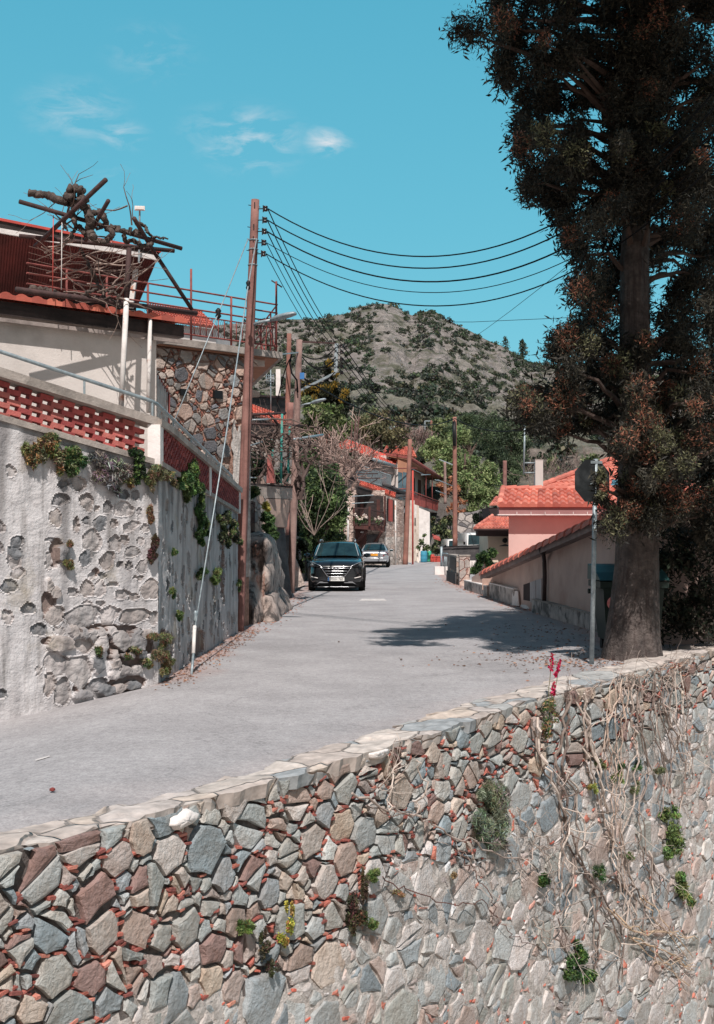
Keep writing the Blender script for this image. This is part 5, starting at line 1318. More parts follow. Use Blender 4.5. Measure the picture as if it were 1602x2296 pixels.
# climbing plants beside the terrace
for i, (lab, bl, pal) in enumerate((('feathery green climber hanging on the terrace wall below the tan block', [(600, 1160, 30.2, 14), (606, 1185, 30, 18), (600, 1210, 30, 16), (612, 1205, 30.5, 14)], GREEN),
                                    ('yellow green tuft on the wall left of the tan block', [(596, 1132, 29.6, 8), (599, 1140, 29.6, 8)], [L(176, 164, 80), L(150, 144, 70)]),
                                    ('sprawling green plant with pink blossoms at the foot of the dark buttress', [(590, 1250, 29, 14), (596, 1275, 29, 16), (604, 1300, 29, 14), (592, 1310, 28.6, 12), (612, 1285, 30, 10)], OLIVE + GREEN),
                                    ('green creeper over the top of the lumpy rock wall by the tall pole', [(560, 1108, 27, 14), (572, 1100, 27, 12), (552, 1118, 26.5, 10)], GREEN + OLIVE),
                                    ('dark ivy bank at the road edge left of the black car', [(664, 1180, 40, 18), (668, 1225, 41, 20), (672, 1270, 41, 16), (660, 1250, 40, 14)], DARKG + [L(70, 86, 60)]))):
    t = tree('climbing_plant', lab, 'plant', bl, pal, 2600 if i != 1 else 260, .10, sub=7)
    if i == 2:
        mb = MB()
        for u, v in ((604, 1243), (606, 1252), (604, 1285), (606, 1292), (601, 1312), (606, 1310), (610, 1306), (613, 1311)):
            clump(mb, NR, at(u, v, 28.4), .045, 30, .05, [L(240, 180, 176), L(226, 150, 150), L(246, 214, 208)], aspect=.8)
        mb.build('blossom', M['flower'], t)
rock = thing('lean_slab', 'pale leaning rock slab propped at the wall beside the black car', 'rock', tuple(gd(665, 1325)))
mb = MB(); mb.prism([at(655, 1322, 38.5), at(684, 1312, 38.5), at(672, 1270, 39), at(657, 1235, 39)], (-.2, .7, 0)); mb.build('slab', M['rock_render'], rock)
wallquad('road_bank_wall', 'dark stone bank wall running along the road behind the bracketed pole', 'wall', [at(650, 1322, 40), at(700, 1300, 52), at(742, 1280, 64), at(742, 1215, 64), at(700, 1215, 52), at(650, 1195, 40)], (-1, .5, 0), M['slate_dark'])
# ================================================================ street houses in the middle distance
M['glass'] = pm('window_glass', L(96, 120, 130), L(70, 90, 100), scale=2, bump=0, rough=.08, spec=.6)
M['glass_dark'] = pm('dark_glass', (.02, .03, .035), (.03, .05, .055), scale=3, bump=0, rough=.05, spec=.6)
M['brown_wood'] = pm('brown_painted_wood', L(96, 60, 54), L(74, 48, 45), scale=4, bump=.2, streak=L(60, 42, 40), sscale=(9, 9, .5))
M['shade_plaster'] = pm('grey_plaster', L(206, 196, 190), L(188, 178, 172), scale=.8, bump=.2, bscale=14)
M['redsheet'] = pm('bright_red_sheet', L(226, 84, 66), L(206, 76, 60), scale=1, bump=.1)
M['redslat'] = pm('faded_red_slats', L(190, 92, 82), L(156, 74, 68), scale=1.2, bump=.2, streak=L(128, 66, 62), sscale=(9, 9, .2))
M['canvas'] = pm('beige_canvas', L(216, 202, 190), L(196, 184, 172), scale=2, bump=.2, dirt=L(160, 144, 132), dscale=1.5)
DG = 71.0; fdir = Vector((.45, .89, 0)).normalized(); fnrm = Vector((fdir.y, -fdir.x, 0)); FP = Vector((1.7, 71, 0))
FZ = lambda u, v: onp(u, v, FP, fdir)
HS = thing('stone_house', 'narrow stone house with dark wooden balcony of white flowers and tiled porch roof', 'house', (0, 71, 0))
g = lambda u, v, d=DG: at(u, v, d)
corner = Vector((1.7, 71, 0)); fend = FZ(906, 1200)
mb = MB(); mb.prism([Vector((g(740, 0).x, 71, -.3)), Vector((1.7, 71, -.3)), Vector((1.7, 71, 4.6)), Vector((g(740, 0).x, 71, 4.6))], (0, .4, 0)); mb.build('gable_wall', M['fieldbrick'], HS)
mb = MB(); a, b = corner + fdir * .01, Vector((fend.x, fend.y, 0)); W3 = lambda p, z: Vector((p.x, p.y, z))
mb.prism([W3(a, 1.75), W3(b, 1.75), W3(b, 4.0), W3(a, 4.3)], -fnrm * .4); mb.build('street_wall', M['fieldbrick'], HS)
a2, b2 = corner + fdir * -.1 + fnrm * .06, b + fnrm * .06
mb = MB(); mb.prism([W3(a2, -.3), W3(b2, -.3), W3(b2, 1.75), W3(a2, 1.75)], -fnrm * .5); mb.build('rubble_base', M['rubble_light'], HS)
mb = MB(); mb.prism([Vector((g(742, 0).x, 70.94, -.3)), Vector((1.64, 70.94, -.3)), Vector((1.64, 70.94, 1.7)), Vector((g(742, 0).x, 70.94, 1.7))], (0, .3, 0)); mb.build('gable_base', M['rubble_light'], HS)
mb = MB(); mb.prism([g(797, 1184, 70.9), g(822, 1184, 70.9), g(822, 1240, 70.9), g(797, 1240, 70.9)], (0, .1, 0)); o = mb.build('door', M['brown_wood'], HS)
mb = MB(); mb.prism([g(823, 1198, 70.9), g(853, 1198, 70.9), g(848, 1222, 70.9), g(823, 1222, 70.9)], (0, .1, 0)); mb.build('grey_panel', M['slate_dark'], HS)
mb = MB(); mb.lathe([(.11, -.04), (.12, 0), (.06, .05)], g(813, 1193, 70.7), 12); mb.build('lamp_globe', M['white'], HS, smooth=True)
mb = MB(); mb.prism([g(796, 1108, 70.95), g(860, 1112, 70.95), g(860, 1176, 70.95), g(796, 1176, 70.95)], (0, .1, 0)); mb.build('porch_recess', M['soffit_dark'], HS)
for u in (808, 845):
    mb = MB(); mb.prism([g(u, 1120, 70.9), g(u + 8, 1120, 70.9), g(u + 8, 1176, 70.9), g(u, 1176, 70.9)], (0, .04, 0)); mb.build('shutter', M['brown_wood'], HS)
# balcony
mb = MB(); mb.prism([g(793, 1176, 69.6), g(829, 1178, 69.4), g(864, 1180, 70.6), g(864, 1192, 70.6), g(829, 1188, 69.4), g(793, 1185, 69.6)], (0, 1.4, 0)); mb.build('balcony_floor', M['brown_wood'], HS)
for (u0, u1, d0, d1, mt) in ((793.5, 829, 69.6, 69.4, 'iron'), (829, 863, 69.4, 70.6, 'iron')):
    v0a, v1a = (1139, 1140) if u0 < 800 else (1142, 1149)
    a, b = g(u0, v0a, d0), g(u1, v1a, d1); mb = MB(); mb.bar(a, b, .06, .06); q0, q1 = g(u0, 1174, d0), g(u1, 1177, d1); mb.bar(q0, q1, .06, .06)
    for k in range(13): mb.tube([a.lerp(b, k / 12), q0.lerp(q1, k / 12)], .016, n=4)
    mb.build('railing', M[mt], HS)
for u, vt, d in ((829, 1136, 69.35), (863.5, 1112, 70.5), (793.5, 1138, 69.55)):
    mb = MB(); mb.bar(g(u, vt, d), g(u, 1180, d), .12, .12, up=(0, 1, 0)); mb.build('balcony_post', M['brown_wood'], HS)
for a, b, da, db in (((795, 1222), (823, 1190), 71, 69.7), ((836, 1224), (857, 1192), 70.9, 70.2)):
    mb = MB(); mb.bar(g(*a, da), g(*b, db), .13, .13); mb.build('strut', M['brown_wood'], HS)
for v in (1111, 1127):
    mb = MB(); mb.tube([g(790, v + 2, 69.4), g(838, v - 1, 70)], .03, n=5); mb.build('awning_pipe', M['galv'], HS)
mb = MB(); rr_ = random.Random(8)
for k in range(16):
    u = 797 + k * 2 if k < 12 else 835 + (k - 12) * 6
    clump(mb, NR, g(u, 1164 + (k % 3) * 3, 69.55 if k < 12 else 70), .16, 26, .16, [L(96, 124, 80), L(70, 96, 60)], aspect=.3, up=.8)
o = mb.build('flower_foliage', M['leaf'], HS)
mb = MB()
for u, v in ((797, 1153), (799, 1157), (802, 1160), (816, 1155), (818, 1158), (821, 1157), (823, 1160), (812, 1162), (806, 1164), (849, 1161), (853, 1164), (858, 1163), (842, 1164)):
    clump(mb, NR, g(u, v, 69.4), .085, 16, .1, [L(246, 240, 232), L(236, 226, 210)], aspect=.9)
mb.build('white_blooms', M['flower'], HS)
mb = MB(); tile_roof(mb, g(802, 1087, 69.5), g(886, 1116, 73.2), g(888, 1106, 74.5), g(800, 1076, 71), 3, 24, th=.09, rng=rr_, pal=[L(212, 104, 84), L(196, 92, 74), L(226, 122, 100)]); mb.build('porch_tiles', M['tile'], HS)
mb = MB(); mb.prism([g(803, 1091, 69.7), g(886, 1119, 73.3), g(886, 1128, 73.3), g(803, 1106, 69.7)], (-.1, .12, 0)); mb.build('porch_fascia', M['soffit_dark'], HS)
mb = MB(); p = FZ(874, 1145); q = FZ(868, 1145)
for uu0, uu1, mt, nm in ((868, 883, 'soffit_dark', 'window_opening'), (870.5, 878, 'redslat', 'shutter')):
    mb = MB(); o_ = fnrm * (.04 if nm[0] == 'w' else .09); mb.prism([FZ(uu0, 1118) + o_, FZ(uu1, 1122) + o_, FZ(uu1, 1170) + o_, FZ(uu0, 1168) + o_], -fnrm * .06); mb.build(nm, M[mt], HS)
mb = MB(); p = FZ(882.5, 1200) + fnrm * .15; mb.tube([W3(p, 0), W3(p, 4.0)], .05, n=7); mb.build('downpipe', M['white_paint'], HS, smooth=True)
for u, v0, v1 in ((781, 1140, 1236), (770, 1132, 1236), (758, 1150, 1236)):
    pipe('vine_post', [g(u, v1, 69.5), g(u, v0, 69.5)], .05 if u != 781 else .06, M['white_paint' if u == 781 else 'brown_wood'], HS, 6)

# ---- upper terrace house over it: balcony with white bars, long red roofs
HU = thing('balcony_house', 'two storey house with a long red roof and an upper balcony with white vertical bars', 'house', (2, 77, 0))
mb = MB(); mb.prism([g(745, 1030, 78), g(892, 1040, 80), g(892, 1128, 80), g(745, 1100, 78)], (0, .5, 0)); mb.build('wall', M['shade_plaster'], HU)
mb = MB(); mb.prism([g(857, 1056, 77.9), g(868, 1058, 78), g(868, 1094, 78), g(857, 1092, 77.9)], (0, .1, 0)); mb.build('balcony_door', M['brown_wood'], HU)
mb = MB(); mb.prism([g(760, 1062, 75.2), g(905, 1100, 78), g(905, 1107, 78), g(760, 1072, 75.2)], (-.3, 2.2, 0)); mb.build('balcony_slab', M['slate_dark'], HU)
a, b, c_, d_ = g(800, 1040, 75.4), g(877, 1066, 76.5), g(800, 1074, 75.4), g(877, 1093, 76.5)
mb = MB(); mb.bar(a, b, .06, .05); mb.bar(c_, d_, .06, .05)
for k in range(34): mb.tube([a.lerp(b, k / 33), c_.lerp(d_, k / 33)], .018, n=4)
mb.build('balcony_railing', M['galv'], HU)
pipe('gutter', [g(838, 1030, 76), g(888, 1046, 80)], .12, M['galv'], HU, 7); pipe('gutter', [g(860, 1085, 75.5), g(908, 1106, 77.5)], .14, M['slate_dark'], HU, 7)
for a_, b_ in (((790, 1062), (848, 1062)), ((800, 1073), (853, 1072)), ((823, 1088), (862, 1092)), ((818, 1090), (846, 1075))):
    pipe('clothes_frame', [g(*a_, 72.5), g(*b_, 73)], .035, M['iron'], HU, 5)
mb = MB(); tile_roof(mb, g(690, 982, 68), g(888, 1045, 80), g(822, 1003, 84), g(700, 958, 74), 9, 46, th=.10, rng=rr_, pal=[L(226, 96, 74), L(212, 86, 66), L(234, 112, 90), L(226, 130, 112)]); mb.build('roof_tiles', M['tile'], HU)
mb = MB(); mb.prism([g(821, 1003, 83.8), g(891, 1027, 85), g(888, 1044, 79.8), g(845, 1021, 81.5)], (0, .05, -.1)); mb.build('red_roof_sheet', M['redsheet'], HU)
mb = MB(); p0, p1, p2 = g(800, 993, 84), g(818, 1003, 83), g(828, 1014, 81.5); mb.tube([p0, p1, p2], .07, n=5); mb.build('flashing', M['white'], HU)
mb = MB(); mb.prism([g(815, 1020, 79.5), g(888, 1046, 80.4), g(888, 1052, 80.4), g(815, 1032, 79.5)], (0, .3, 0)); mb.build('eave_board', M['soffit_dark'], HU)
mb = MB(); mb.prism([g(885, 1120, 79), g(930, 1122, 79.5), g(930, 1262, 79.5), g(885, 1262, 79)], (0, .4, 0)); mb.build('link_wall', M['canvas'], HU)
mb = MB(); mb.prism([g(893, 1134, 78.9), g(911, 1134, 79.2), g(911, 1176, 79.2), g(893, 1176, 78.9)], (0, .1, 0)); mb.build('dark_opening', M['black'], HU)
mb = MB(); mb.bar(g(892, 1170, 78.5), g(911, 1138, 78.8), .1, .14); mb.build('white_brace', M['white'], HU)
mb = MB(); mb.prism([g(884, 1109, 76.5), g(914, 1108, 77.5), g(914, 1113, 77.5), g(884, 1114, 76.5)], (0, 2, 0)); mb.build('lower_slab', M['slate_dark'], HU)
tree('climbing_plant', 'dark leafy plant hanging beside the stone house downpipe', 'plant', [(890, 1168, 77, 9), (895, 1180, 77, 10), (898, 1195, 77, 9), (893, 1160, 77, 7)], DARKG + [L(72, 96, 66)], 900, .17)

# ---- long house with the red balcony
HR_ = thing('balcony_house', 'long house with a red slatted balcony and a deep brown edged canopy roof', 'house', (5, 84, 0))
RP0 = at(921.5, 1029.6, 80); RP1 = at(1003, 1075.5, 115); rdir = (RP1 - RP0); rdir.z = 0; rdir.normalize(); rn = Vector((rdir.y, -rdir.x, 0))
RZ = lambda u, v, off=0: onp(u, v, RP0 - rn * off, rdir)
e0, e1 = W3(RP0, RP0.z), W3(RP1, RP0.z)
mb = MB(); i0, i1 = e0 - rn * 1.75 + Vector((0, 0, .3)), e1 - rn * 1.75 + Vector((0, 0, .3))
mb.prism([e0, e1, i1, i0], (0, 0, .16)); mb.build('canopy_roof', M['rust_red'], HR_)
mb = MB(); mb.prism([e0 + Vector((0, 0, -.03)) - rn * .05, e1 + Vector((0, 0, -.03)) - rn * .05, i1 + Vector((0, 0, -.03)), i0 + Vector((0, 0, -.03))], (0, 0, -.03)); mb.build('canopy_underside', M['tan'], HR_)
pipe('canopy_gutter', [e0 + Vector((0, 0, .05)), e1 + Vector((0, 0, .05))], .13, M['rust_red'], HR_, 7); pipe('gutter_outlet', [e1, e1 + Vector((-.1, .1, -.7))], .1, M['rust_red'], HR_, 7)
w0, w1 = e0 - rn * 1.7, e1 - rn * 1.7
mb = MB(); mb.prism([W3(w0, 4.0), W3(w1, 4.0), W3(w1, RP0.z + .28), W3(w0, RP0.z + .28)], -rn * .4); mb.build('upper_wall', M['shade_plaster'], HR_)
for u0, u1, v0, v1 in ((938, 944.5, 1075, 1112), (953, 959, 1086, 1116), (926, 931, 1070, 1105), (968, 973, 1092, 1118)):
    mb = MB(); mb.prism([RZ(u0, v0, 1.66), RZ(u1, v0 + 2, 1.66), RZ(u1, v1, 1.66), RZ(u0, v1, 1.66)], -rn * .05); mb.build('window', M['brown_wood'], HR_)
mb = MB(); mb.prism([g(886, 1048, 79.5), g(893, 1048, 79.5), g(893, 1116, 79.5), g(886, 1116, 79.5)], (0, .3, 0)); mb.build('corner_pier', M['shade_plaster'], HR_)
mb = MB(); mb.prism([g(892, 1030, 80.2), g(920, 1033, 80.2), g(920, 1120, 80.2), g(892, 1116, 80.2)], (0, .3, 0)); mb.build('porch_wall', M['tan'], HR_)
for u in (893, 904):
    mb = MB(); mb.prism([g(u, 1058, 79.9), g(u + 10, 1060, 79.9), g(u + 10, 1118, 79.9), g(u, 1116, 79.9)], (0, .08, 0)); mb.build('glass_door', M['glass'], HR_)
pipe('porch_rail', [g(884, 1096.5, 79), g(915, 1096, 79)], .04, M['rust_red'], HR_, 5); pipe('tie_bar', [g(884, 1050, 79), g(936, 1050, 80)], .04, M['rust_red'], HR_, 5)
bz0, bz1 = 4.02, 4.9
mb = MB(); mb.prism([W3(e0, bz0 - .2), W3(e1, bz0 - .2), W3(w1, bz0 - .2), W3(w0, bz0 - .2)], (0, 0, .2)); mb.build('balcony_floor', M['conc'], HR_)
for k in range(3):
    s0, s1 = k / 3 + .004, (k + 1) / 3 - .004; mb = MB(); n = 34; A_, B_ = e0.lerp(e1, s0), e0.lerp(e1, s1)
    for i in range(n):
        p, q = A_.lerp(B_, i / n), A_.lerp(B_, (i + .82) / n); mb.prism([W3(p, bz0 - .05), W3(q, bz0 - .05), W3(q, bz1 - .12), W3(p, bz1 - .12)], -rn * .03)
    mb.build('slat_panel', M['redslat'], HR_)
pipe('balcony_rail', [W3(e0, bz1), W3(e1, bz1)], .045, M['rust_red'], HR_, 6)
for k in range(7):
    p = e0.lerp(e1, k / 6); pipe('balcony_post', [W3(p, bz0), W3(p, RP0.z if k in (2, 3, 5) else bz1)], .045, M['rust_red'], HR_, 5)
for a_, b_ in (((924, 1051), (955, 1066)), ((945, 1065), (966, 1064)), ((976, 1076), (991, 1080)), ((978, 1100), (1000, 1108)), ((982, 1076), (1018, 1091))):
    pipe('awning_frame', [g(*a_, 84), g(*b_, 92)], .035, M['galv'], HR_, 5)
mb = MB(); mb.prism([g(939, 1138, 84), g(964, 1148, 84), g(964, 1262, 84), g(939, 1262, 84)], (.4, 6, 0)); mb.build('white_wall', M['white'], HR_)
mb = MB(); mb.prism([g(922, 1128, 82), g(940, 1134, 82), g(940, 1262, 82), g(922, 1262, 82)], (0, .6, 0)); mb.build('lower_wall', M['canvas'], HR_)
mb = MB(); mb.prism([g(925, 1131, 81.5), g(934.6, 1133, 81.5), g(934, 1162, 81.6), g(926, 1160, 81.6)], (0, .04, 0)); mb.build('hung_canvas', M['white'], HR_)
mb = MB(); mb.prism([g(925, 1186, 81.7), g(934, 1186, 81.7), g(934, 1262, 81.7), g(925, 1262, 81.7)], (0, .1, 0)); mb.build('plank_door', M['canvas'], HR_)
bd = thing('plank', 'pale plank leaning against the wall beside the blue barrel', 'plank', (4.2, 79.5, 0))
mb = MB(); mb.prism([g(937, 1262, 78.6), g(940.5, 1262, 78.6), g(934, 1222, 80.8), g(932, 1222, 80.8)], (0, .08, 0)); mb.build('board', M['canvas'], bd)
RO = thing('tiled_roof_house', 'red tiled roof of a house just behind the canopy of the long house', 'house', (5, 112, 0))
mb = MB(); tile_roof(mb, g(858, 1016, 108), g(935, 1026, 112), g(925, 1003, 118), g(866, 1000, 114), 6, 20, th=.12, rng=rr_); mb.build('roof_tiles', M['tile'], RO)
mb = MB(); mb.prism([g(860, 1018, 109), g(933, 1027, 113), g(933, 1060, 113), g(860, 1060, 109)], (0, 3, 0)); mb.build('wall', M['shade_plaster'], RO)

# ---- barrels, pots and plants at the roadside
def barrel(name, label, cat, u, d, r, h, mat, z=0):
    p = at(u, 1260, d); t = thing(name, label, cat, (p.x, d, z)); mb = MB()
    mb.lathe([(r * .8, z), (r * .94, z + .03), (r, z + h * .12), (r, z + h * .3), (r * 1.04, z + h * .34), (r, z + h * .38), (r, z + h * .62), (r * 1.04, z + h * .66), (r, z + h * .7), (r * .97, z + h * .9), (r * .86, z + h), (r * .78, z + h), (r * .78, z + h * .93)], (p.x, d, 0), 20)
    mb.build('drum', mat, t, smooth=True); return t
M['barrel_blue'] = pm('blue_plastic_drum', L(70, 146, 172), L(58, 128, 154), scale=2, bump=0, rough=.45)
M['barrel_green'] = pm('green_plastic_drum', L(72, 178, 142), L(60, 156, 124), scale=2, bump=0, rough=.45)
M['pot_red'] = pm('red_plastic_pot', L(196, 84, 74), L(176, 72, 64), scale=2, bump=0, rough=.5)
barrel('barrel', 'blue plastic barrel planter with a leafy shrub, leftmost at the roadside', 'barrel', 951, 79, .235, .78, M['barrel_blue'])
barrel('barrel', 'green plastic barrel half hidden behind the blue barrel', 'barrel', 960.5, 80.2, .23, .76, M['barrel_green'])
barrel('plant_pot', 'tall dull red plant pot right of the green barrel', 'pot', 970, 80, .15, .52, M['pot_red'])
t = thing('planter', 'low red rectangular planter at the right end of the row of pots', 'planter', (at(983, 1260, 80).x, 80, 0)); mb = MB(); p = at(983, 1258, 80)
mb.add([(p.x + x * w, 80 + y * w * .5, z) for z, w in ((.0, .3), (.3, .36), (.34, .42), (.40, .42)) for x, y in ((-1, -1), (1, -1), (1, 1), (-1, 1))], [(k * 4 + i, k * 4 + (i + 1) % 4, k * 4 + 4 + (i + 1) % 4, k * 4 + 4 + i) for k in range(3) for i in range(4)] + [(12, 13, 14, 15)]); mb.build('trough', M['pot_red'], t)
tree('potted_shrub', 'loose leafy shrub growing out of the blue barrel', 'plant', [(945, 1215, 79, 9), (953, 1228, 79, 9), (940, 1228, 79, 7), (951, 1200, 79, 6), (960, 1228, 79.5, 7)], OLIVE + GREEN, 420, .17, trunk=(.75, .03), limbs=1)
tree('potted_shrub', 'dark shrub growing behind the red pots', 'plant', [(972, 1232, 81, 9), (983, 1238, 81, 9), (978, 1222, 81, 8)], DARKG + OLIVE, 500, .17, trunk=(.4, .03))
t = thing('red_canopy', 'small dull red awning roof among the bushes behind the pots', 'awning', tuple(at(980, 1205, 86))); mb = MB(); mb.prism([at(972, 1203, 86), at(988, 1209, 86), at(988, 1213, 86), at(972, 1208, 86)], (0, 1.2, .2)); mb.build('sheet', M['redslat'], t)
# greenery under and beyond the balcony
tree('bush', 'shaded green bush below the red slatted balcony', 'bush', [(975, 1190, 92, 16), (990, 1180, 95, 16), (1000, 1200, 92, 16), (985, 1215, 90, 14), (1005, 1170, 97, 14), (970, 1170, 92, 12), (1012, 1215, 92, 12)], DARKG + OLIVE + [L(120, 100, 84)], 3000, .22, sub=7)
tree('rusty_shrub', 'orange brown leafed shrub behind the dark topped pole', 'shrub', [(990, 1085, 100, 12), (1008, 1095, 100, 14), (1000, 1112, 100, 12), (1022, 1100, 100, 14), (1030, 1120, 100, 10), (1020, 1135, 98, 12), (1035, 1148, 98, 12), (1008, 1140, 98, 10), (1042, 1128, 98, 8), (1015, 1075, 100, 10)], [L(196, 132, 100), L(178, 116, 88), L(206, 150, 118), L(150, 104, 84)], 1500, .2, trunk=(3.2, .07), shell=.2)
tree('broadleaf_tree', 'light green leafy tree in front of the dark pine', 'tree', [(1010, 1020, 110, 36), (1050, 1050, 108, 40), (1085, 1085, 106, 34), (1060, 1110, 104, 34), (1095, 1060, 106, 26), (980, 1010, 112, 28), (1030, 985, 112, 30), (960, 1010, 112, 22), (1090, 1125, 104, 26), (1065, 1140, 103, 20), (1000, 1060, 108, 26), (1040, 1080, 106, 26), (1105, 1110, 104, 18)], [L(136, 148, 102), L(116, 132, 90), L(150, 158, 112), L(124, 146, 94)], 13000, .27, trunk=(2.5, .3), sub=9)
tree('pine_tree', 'big dark green pine with rounded needle clumps above the pink house roof', 'tree', [(1130, 990, 122, 38), (1160, 1020, 122, 34), (1100, 975, 124, 34), (1150, 970, 122, 30), (1140, 1040, 120, 34), (1115, 1010, 122, 30), (1160, 1055, 120, 20), (1170, 1000, 122, 24), (1075, 960, 126, 28), (1150, 1075, 118, 22), (1180, 1060, 119, 12), (1100, 940, 125, 22), (1130, 950, 124, 22)], [L(92, 106, 80), L(74, 88, 66), L(108, 122, 90), L(58, 70, 56)], 13000, .34, trunk=(3.5, .4), aspect=.22, sub=10)
tree('pine_tree', 'smaller pine crown behind the light green tree', 'tree', [(1050, 960, 130, 30), (1080, 975, 130, 28), (1025, 965, 130, 24), (1060, 940, 130, 18), (1040, 945, 130, 18)], [L(82, 98, 72), L(64, 78, 58), L(98, 112, 82)], 4500, .34, trunk=(5, .35), aspect=.22, sub=9)
RW = thing('bank_wall', 'rough grey rock retaining wall behind the parked white vehicles', 'wall', tuple(at(1060, 1200, 98)))
mb = MB(); mb.prism([at(1020, 1225, 97), at(1150, 1225, 97), at(1150, 1142, 97), at(1090, 1140, 97), at(1060, 1148, 97), at(1030, 1150, 97)], (0, 2, 0)); mb.build('body', stonemat('grey_rock_wall', [L(168, 162, 158), L(140, 136, 136), L(186, 178, 172), L(110, 108, 110)], 1.6, L(96, 92, 92), .1), RW)
tree('hanging_shrub', 'dark shrubs spilling over the grey rock retaining wall', 'shrub', [(1075, 1160, 95, 16), (1095, 1165, 95, 16), (1085, 1180, 95, 12), (1110, 1150, 95, 14)], DARKG + [L(80, 92, 66)], 1600, .25)
FG = thing('fence', 'short dark picket fence above the rock retaining wall by the tiled roof', 'fence', tuple(at(1085, 1160, 94)))
for k in range(9): pipe('picket', [at(1076 + k * 3.2, 1170, 94), at(1076 + k * 3.2, 1150 + (k % 2), 94)], .05, M['black'], FG, 4)
pipe('rail', [at(1074, 1153, 94), at(1104, 1155, 94)], .05, M['black'], FG, 4)
# ================================================================ pink house and street edge on the right
M['pink'] = pm('pink_stucco', L(210, 184, 176), L(198, 172, 165), scale=1.2, bump=.3, bscale=50, dirt=L(186, 152, 146), dscale=.7)
M['brownpink'] = pm('beige_pink_stucco', L(206, 180, 168), L(190, 164, 154), scale=1.1, bump=.3, bscale=50, dirt=L(176, 144, 132), dscale=.8)
M['peach'] = pm('peach_stucco', L(226, 190, 172), L(212, 176, 160), scale=1.1, bump=.3, bscale=40)
M['darkbrown'] = pm('dark_brown_fascia', L(66, 50, 50), L(50, 40, 40), scale=3, bump=.2)
M['pipe_brown'] = pm('brown_downpipe', L(74, 60, 58), L(56, 46, 46), scale=5, bump=.1, rough=.5)
PAL_T = [L(216, 128, 108), L(204, 116, 98), L(224, 140, 120), L(194, 110, 94)]
rt = random.Random(14)
px_ = lambda d: 4.36 - .051 * (d - 28); pz_ = lambda d: .66 + (34.5 - d) * .107
PH = thing('pink_house', 'pink stucco house with orange tiled roofs and a square chimney along the road', 'house', (5, 34, 0))
D0, D1 = 34.5, 19.6
mb = MB(); pts = [Vector((px_(D0), D0, -.3)), Vector((px_(D1), D1, -.3)), Vector((px_(D1), D1, pz_(D1))), Vector((px_(D0), D0, pz_(D0)))]
mb.prism(pts, (5, .2, 0)); mb.build('gable_wall', M['brownpink'], PH)
mb = MB(); ov = .26
rA, rB = Vector((px_(D0 + .5) - ov, D0 + .5, pz_(D0 + .5))), Vector((px_(D1) - ov, D1, pz_(D1)))
mb.prism([rA, rB, rB + Vector((5.3, 0, 0)), rA + Vector((5.3, 0, 0))], (0, 0, .05)); mb.build('lean_to_roof', M['redtrim'], PH)
mb = MB(); mb.prism([rA + Vector((-.02, 0, -.09)), rB + Vector((-.02, 0, -.09)), rB + Vector((-.02, 0, .05)), rA + Vector((-.02, 0, .05))], (.02, 0, 0)); mb.prism([rA + Vector((0, 0, -.06)), rB + Vector((0, 0, -.06)), rB + Vector((.25, 0, -.06)), rA + Vector((.25, 0, -.06))], (0, 0, .03)); mb.build('barge_board', pm('grey_barge_board', L(150, 130, 124), L(122, 106, 102), scale=3, bump=.2), PH)
mb = MB(); n = 22
for i in range(n):
    a, b = rA.lerp(rB, i / n), rA.lerp(rB, (i + 1.06) / n); c = tuple(.9 * q + .03 for q in pick(rt, PAL_T, .08)); k = 9
    vs = []
    for q, r, zz in ((a, .12, .07), (b, .145, .09)):
        for j in range(k):
            an = math.pi * j / (k - 1); vs.append(q + Vector((-math.cos(an) * r + .05, 0, math.sin(an) * r * .9 + zz - .03 + (0 if 0 < j < k - 1 else -.04))))
    mb.add(vs, [(j, j + 1, k + j + 1, k + j) for j in range(k - 1)] + [tuple(range(k, 2 * k))], 0, c)
    for s in range(4):       # the little ends of the field tiles under the verge
        q = a.lerp(b, s / 4 + .1); mb.box(q + Vector((-.03, 0, .055)), (.06, .05, .035), col=tuple(x * .8 for x in c))
mb.build('verge_tiles', M['tile'], PH)
# window with white shutters
LP0, LPd = Vector((px_(28), 28, 0)), Vector((.051, -1, 0)).normalized(); wn = Vector((-1, -.051, 0)).normalized()
lp = lambda u, v, o=0: onp(u, v, LP0 + wn * o, LPd)
mb = MB(); mb.prism([lp(1174, 1311, .012), lp(1215, 1297, .012), lp(1215, 1353, .012), lp(1174, 1345, .012)], -wn * .03); o = mb.build('window', M['darkbrown'], PH)
for u0, u1, v0, v1 in ((1189, 1201, 1306, 1301.5), (1202.5, 1214, 1301, 1297.5)):
    mb = MB(); mb.prism([lp(u0, v0, .04), lp(u1, v1, .04), lp(u1, 1353, .04), lp(u0, 1350, .04)], -wn * .03); mb.build('shutter', pm('grey_white_shutter', L(196, 190, 190), L(176, 170, 170), scale=2, bump=.1, streak=L(150, 146, 148), sscale=(9, 9, .3)), PH)
dp0 = lp(1221, 1243, .1)
mb = MB(); mb.tube([lp(1216, 1236, .22), lp(1219, 1243, .2), lp(1221, 1258, .08), lp(1222, 1290, .08), lp(1221, 1353, .08)], .05, n=8); mb.build('downpipe', M['pipe_brown'], PH, smooth=True)
mb = MB(); mb.lathe([(.05, -.06), (.09, 0), (.1, .08)], lp(1217, 1237, .22), 10); mb.build('hopper', M['pipe_brown'], PH, smooth=True)
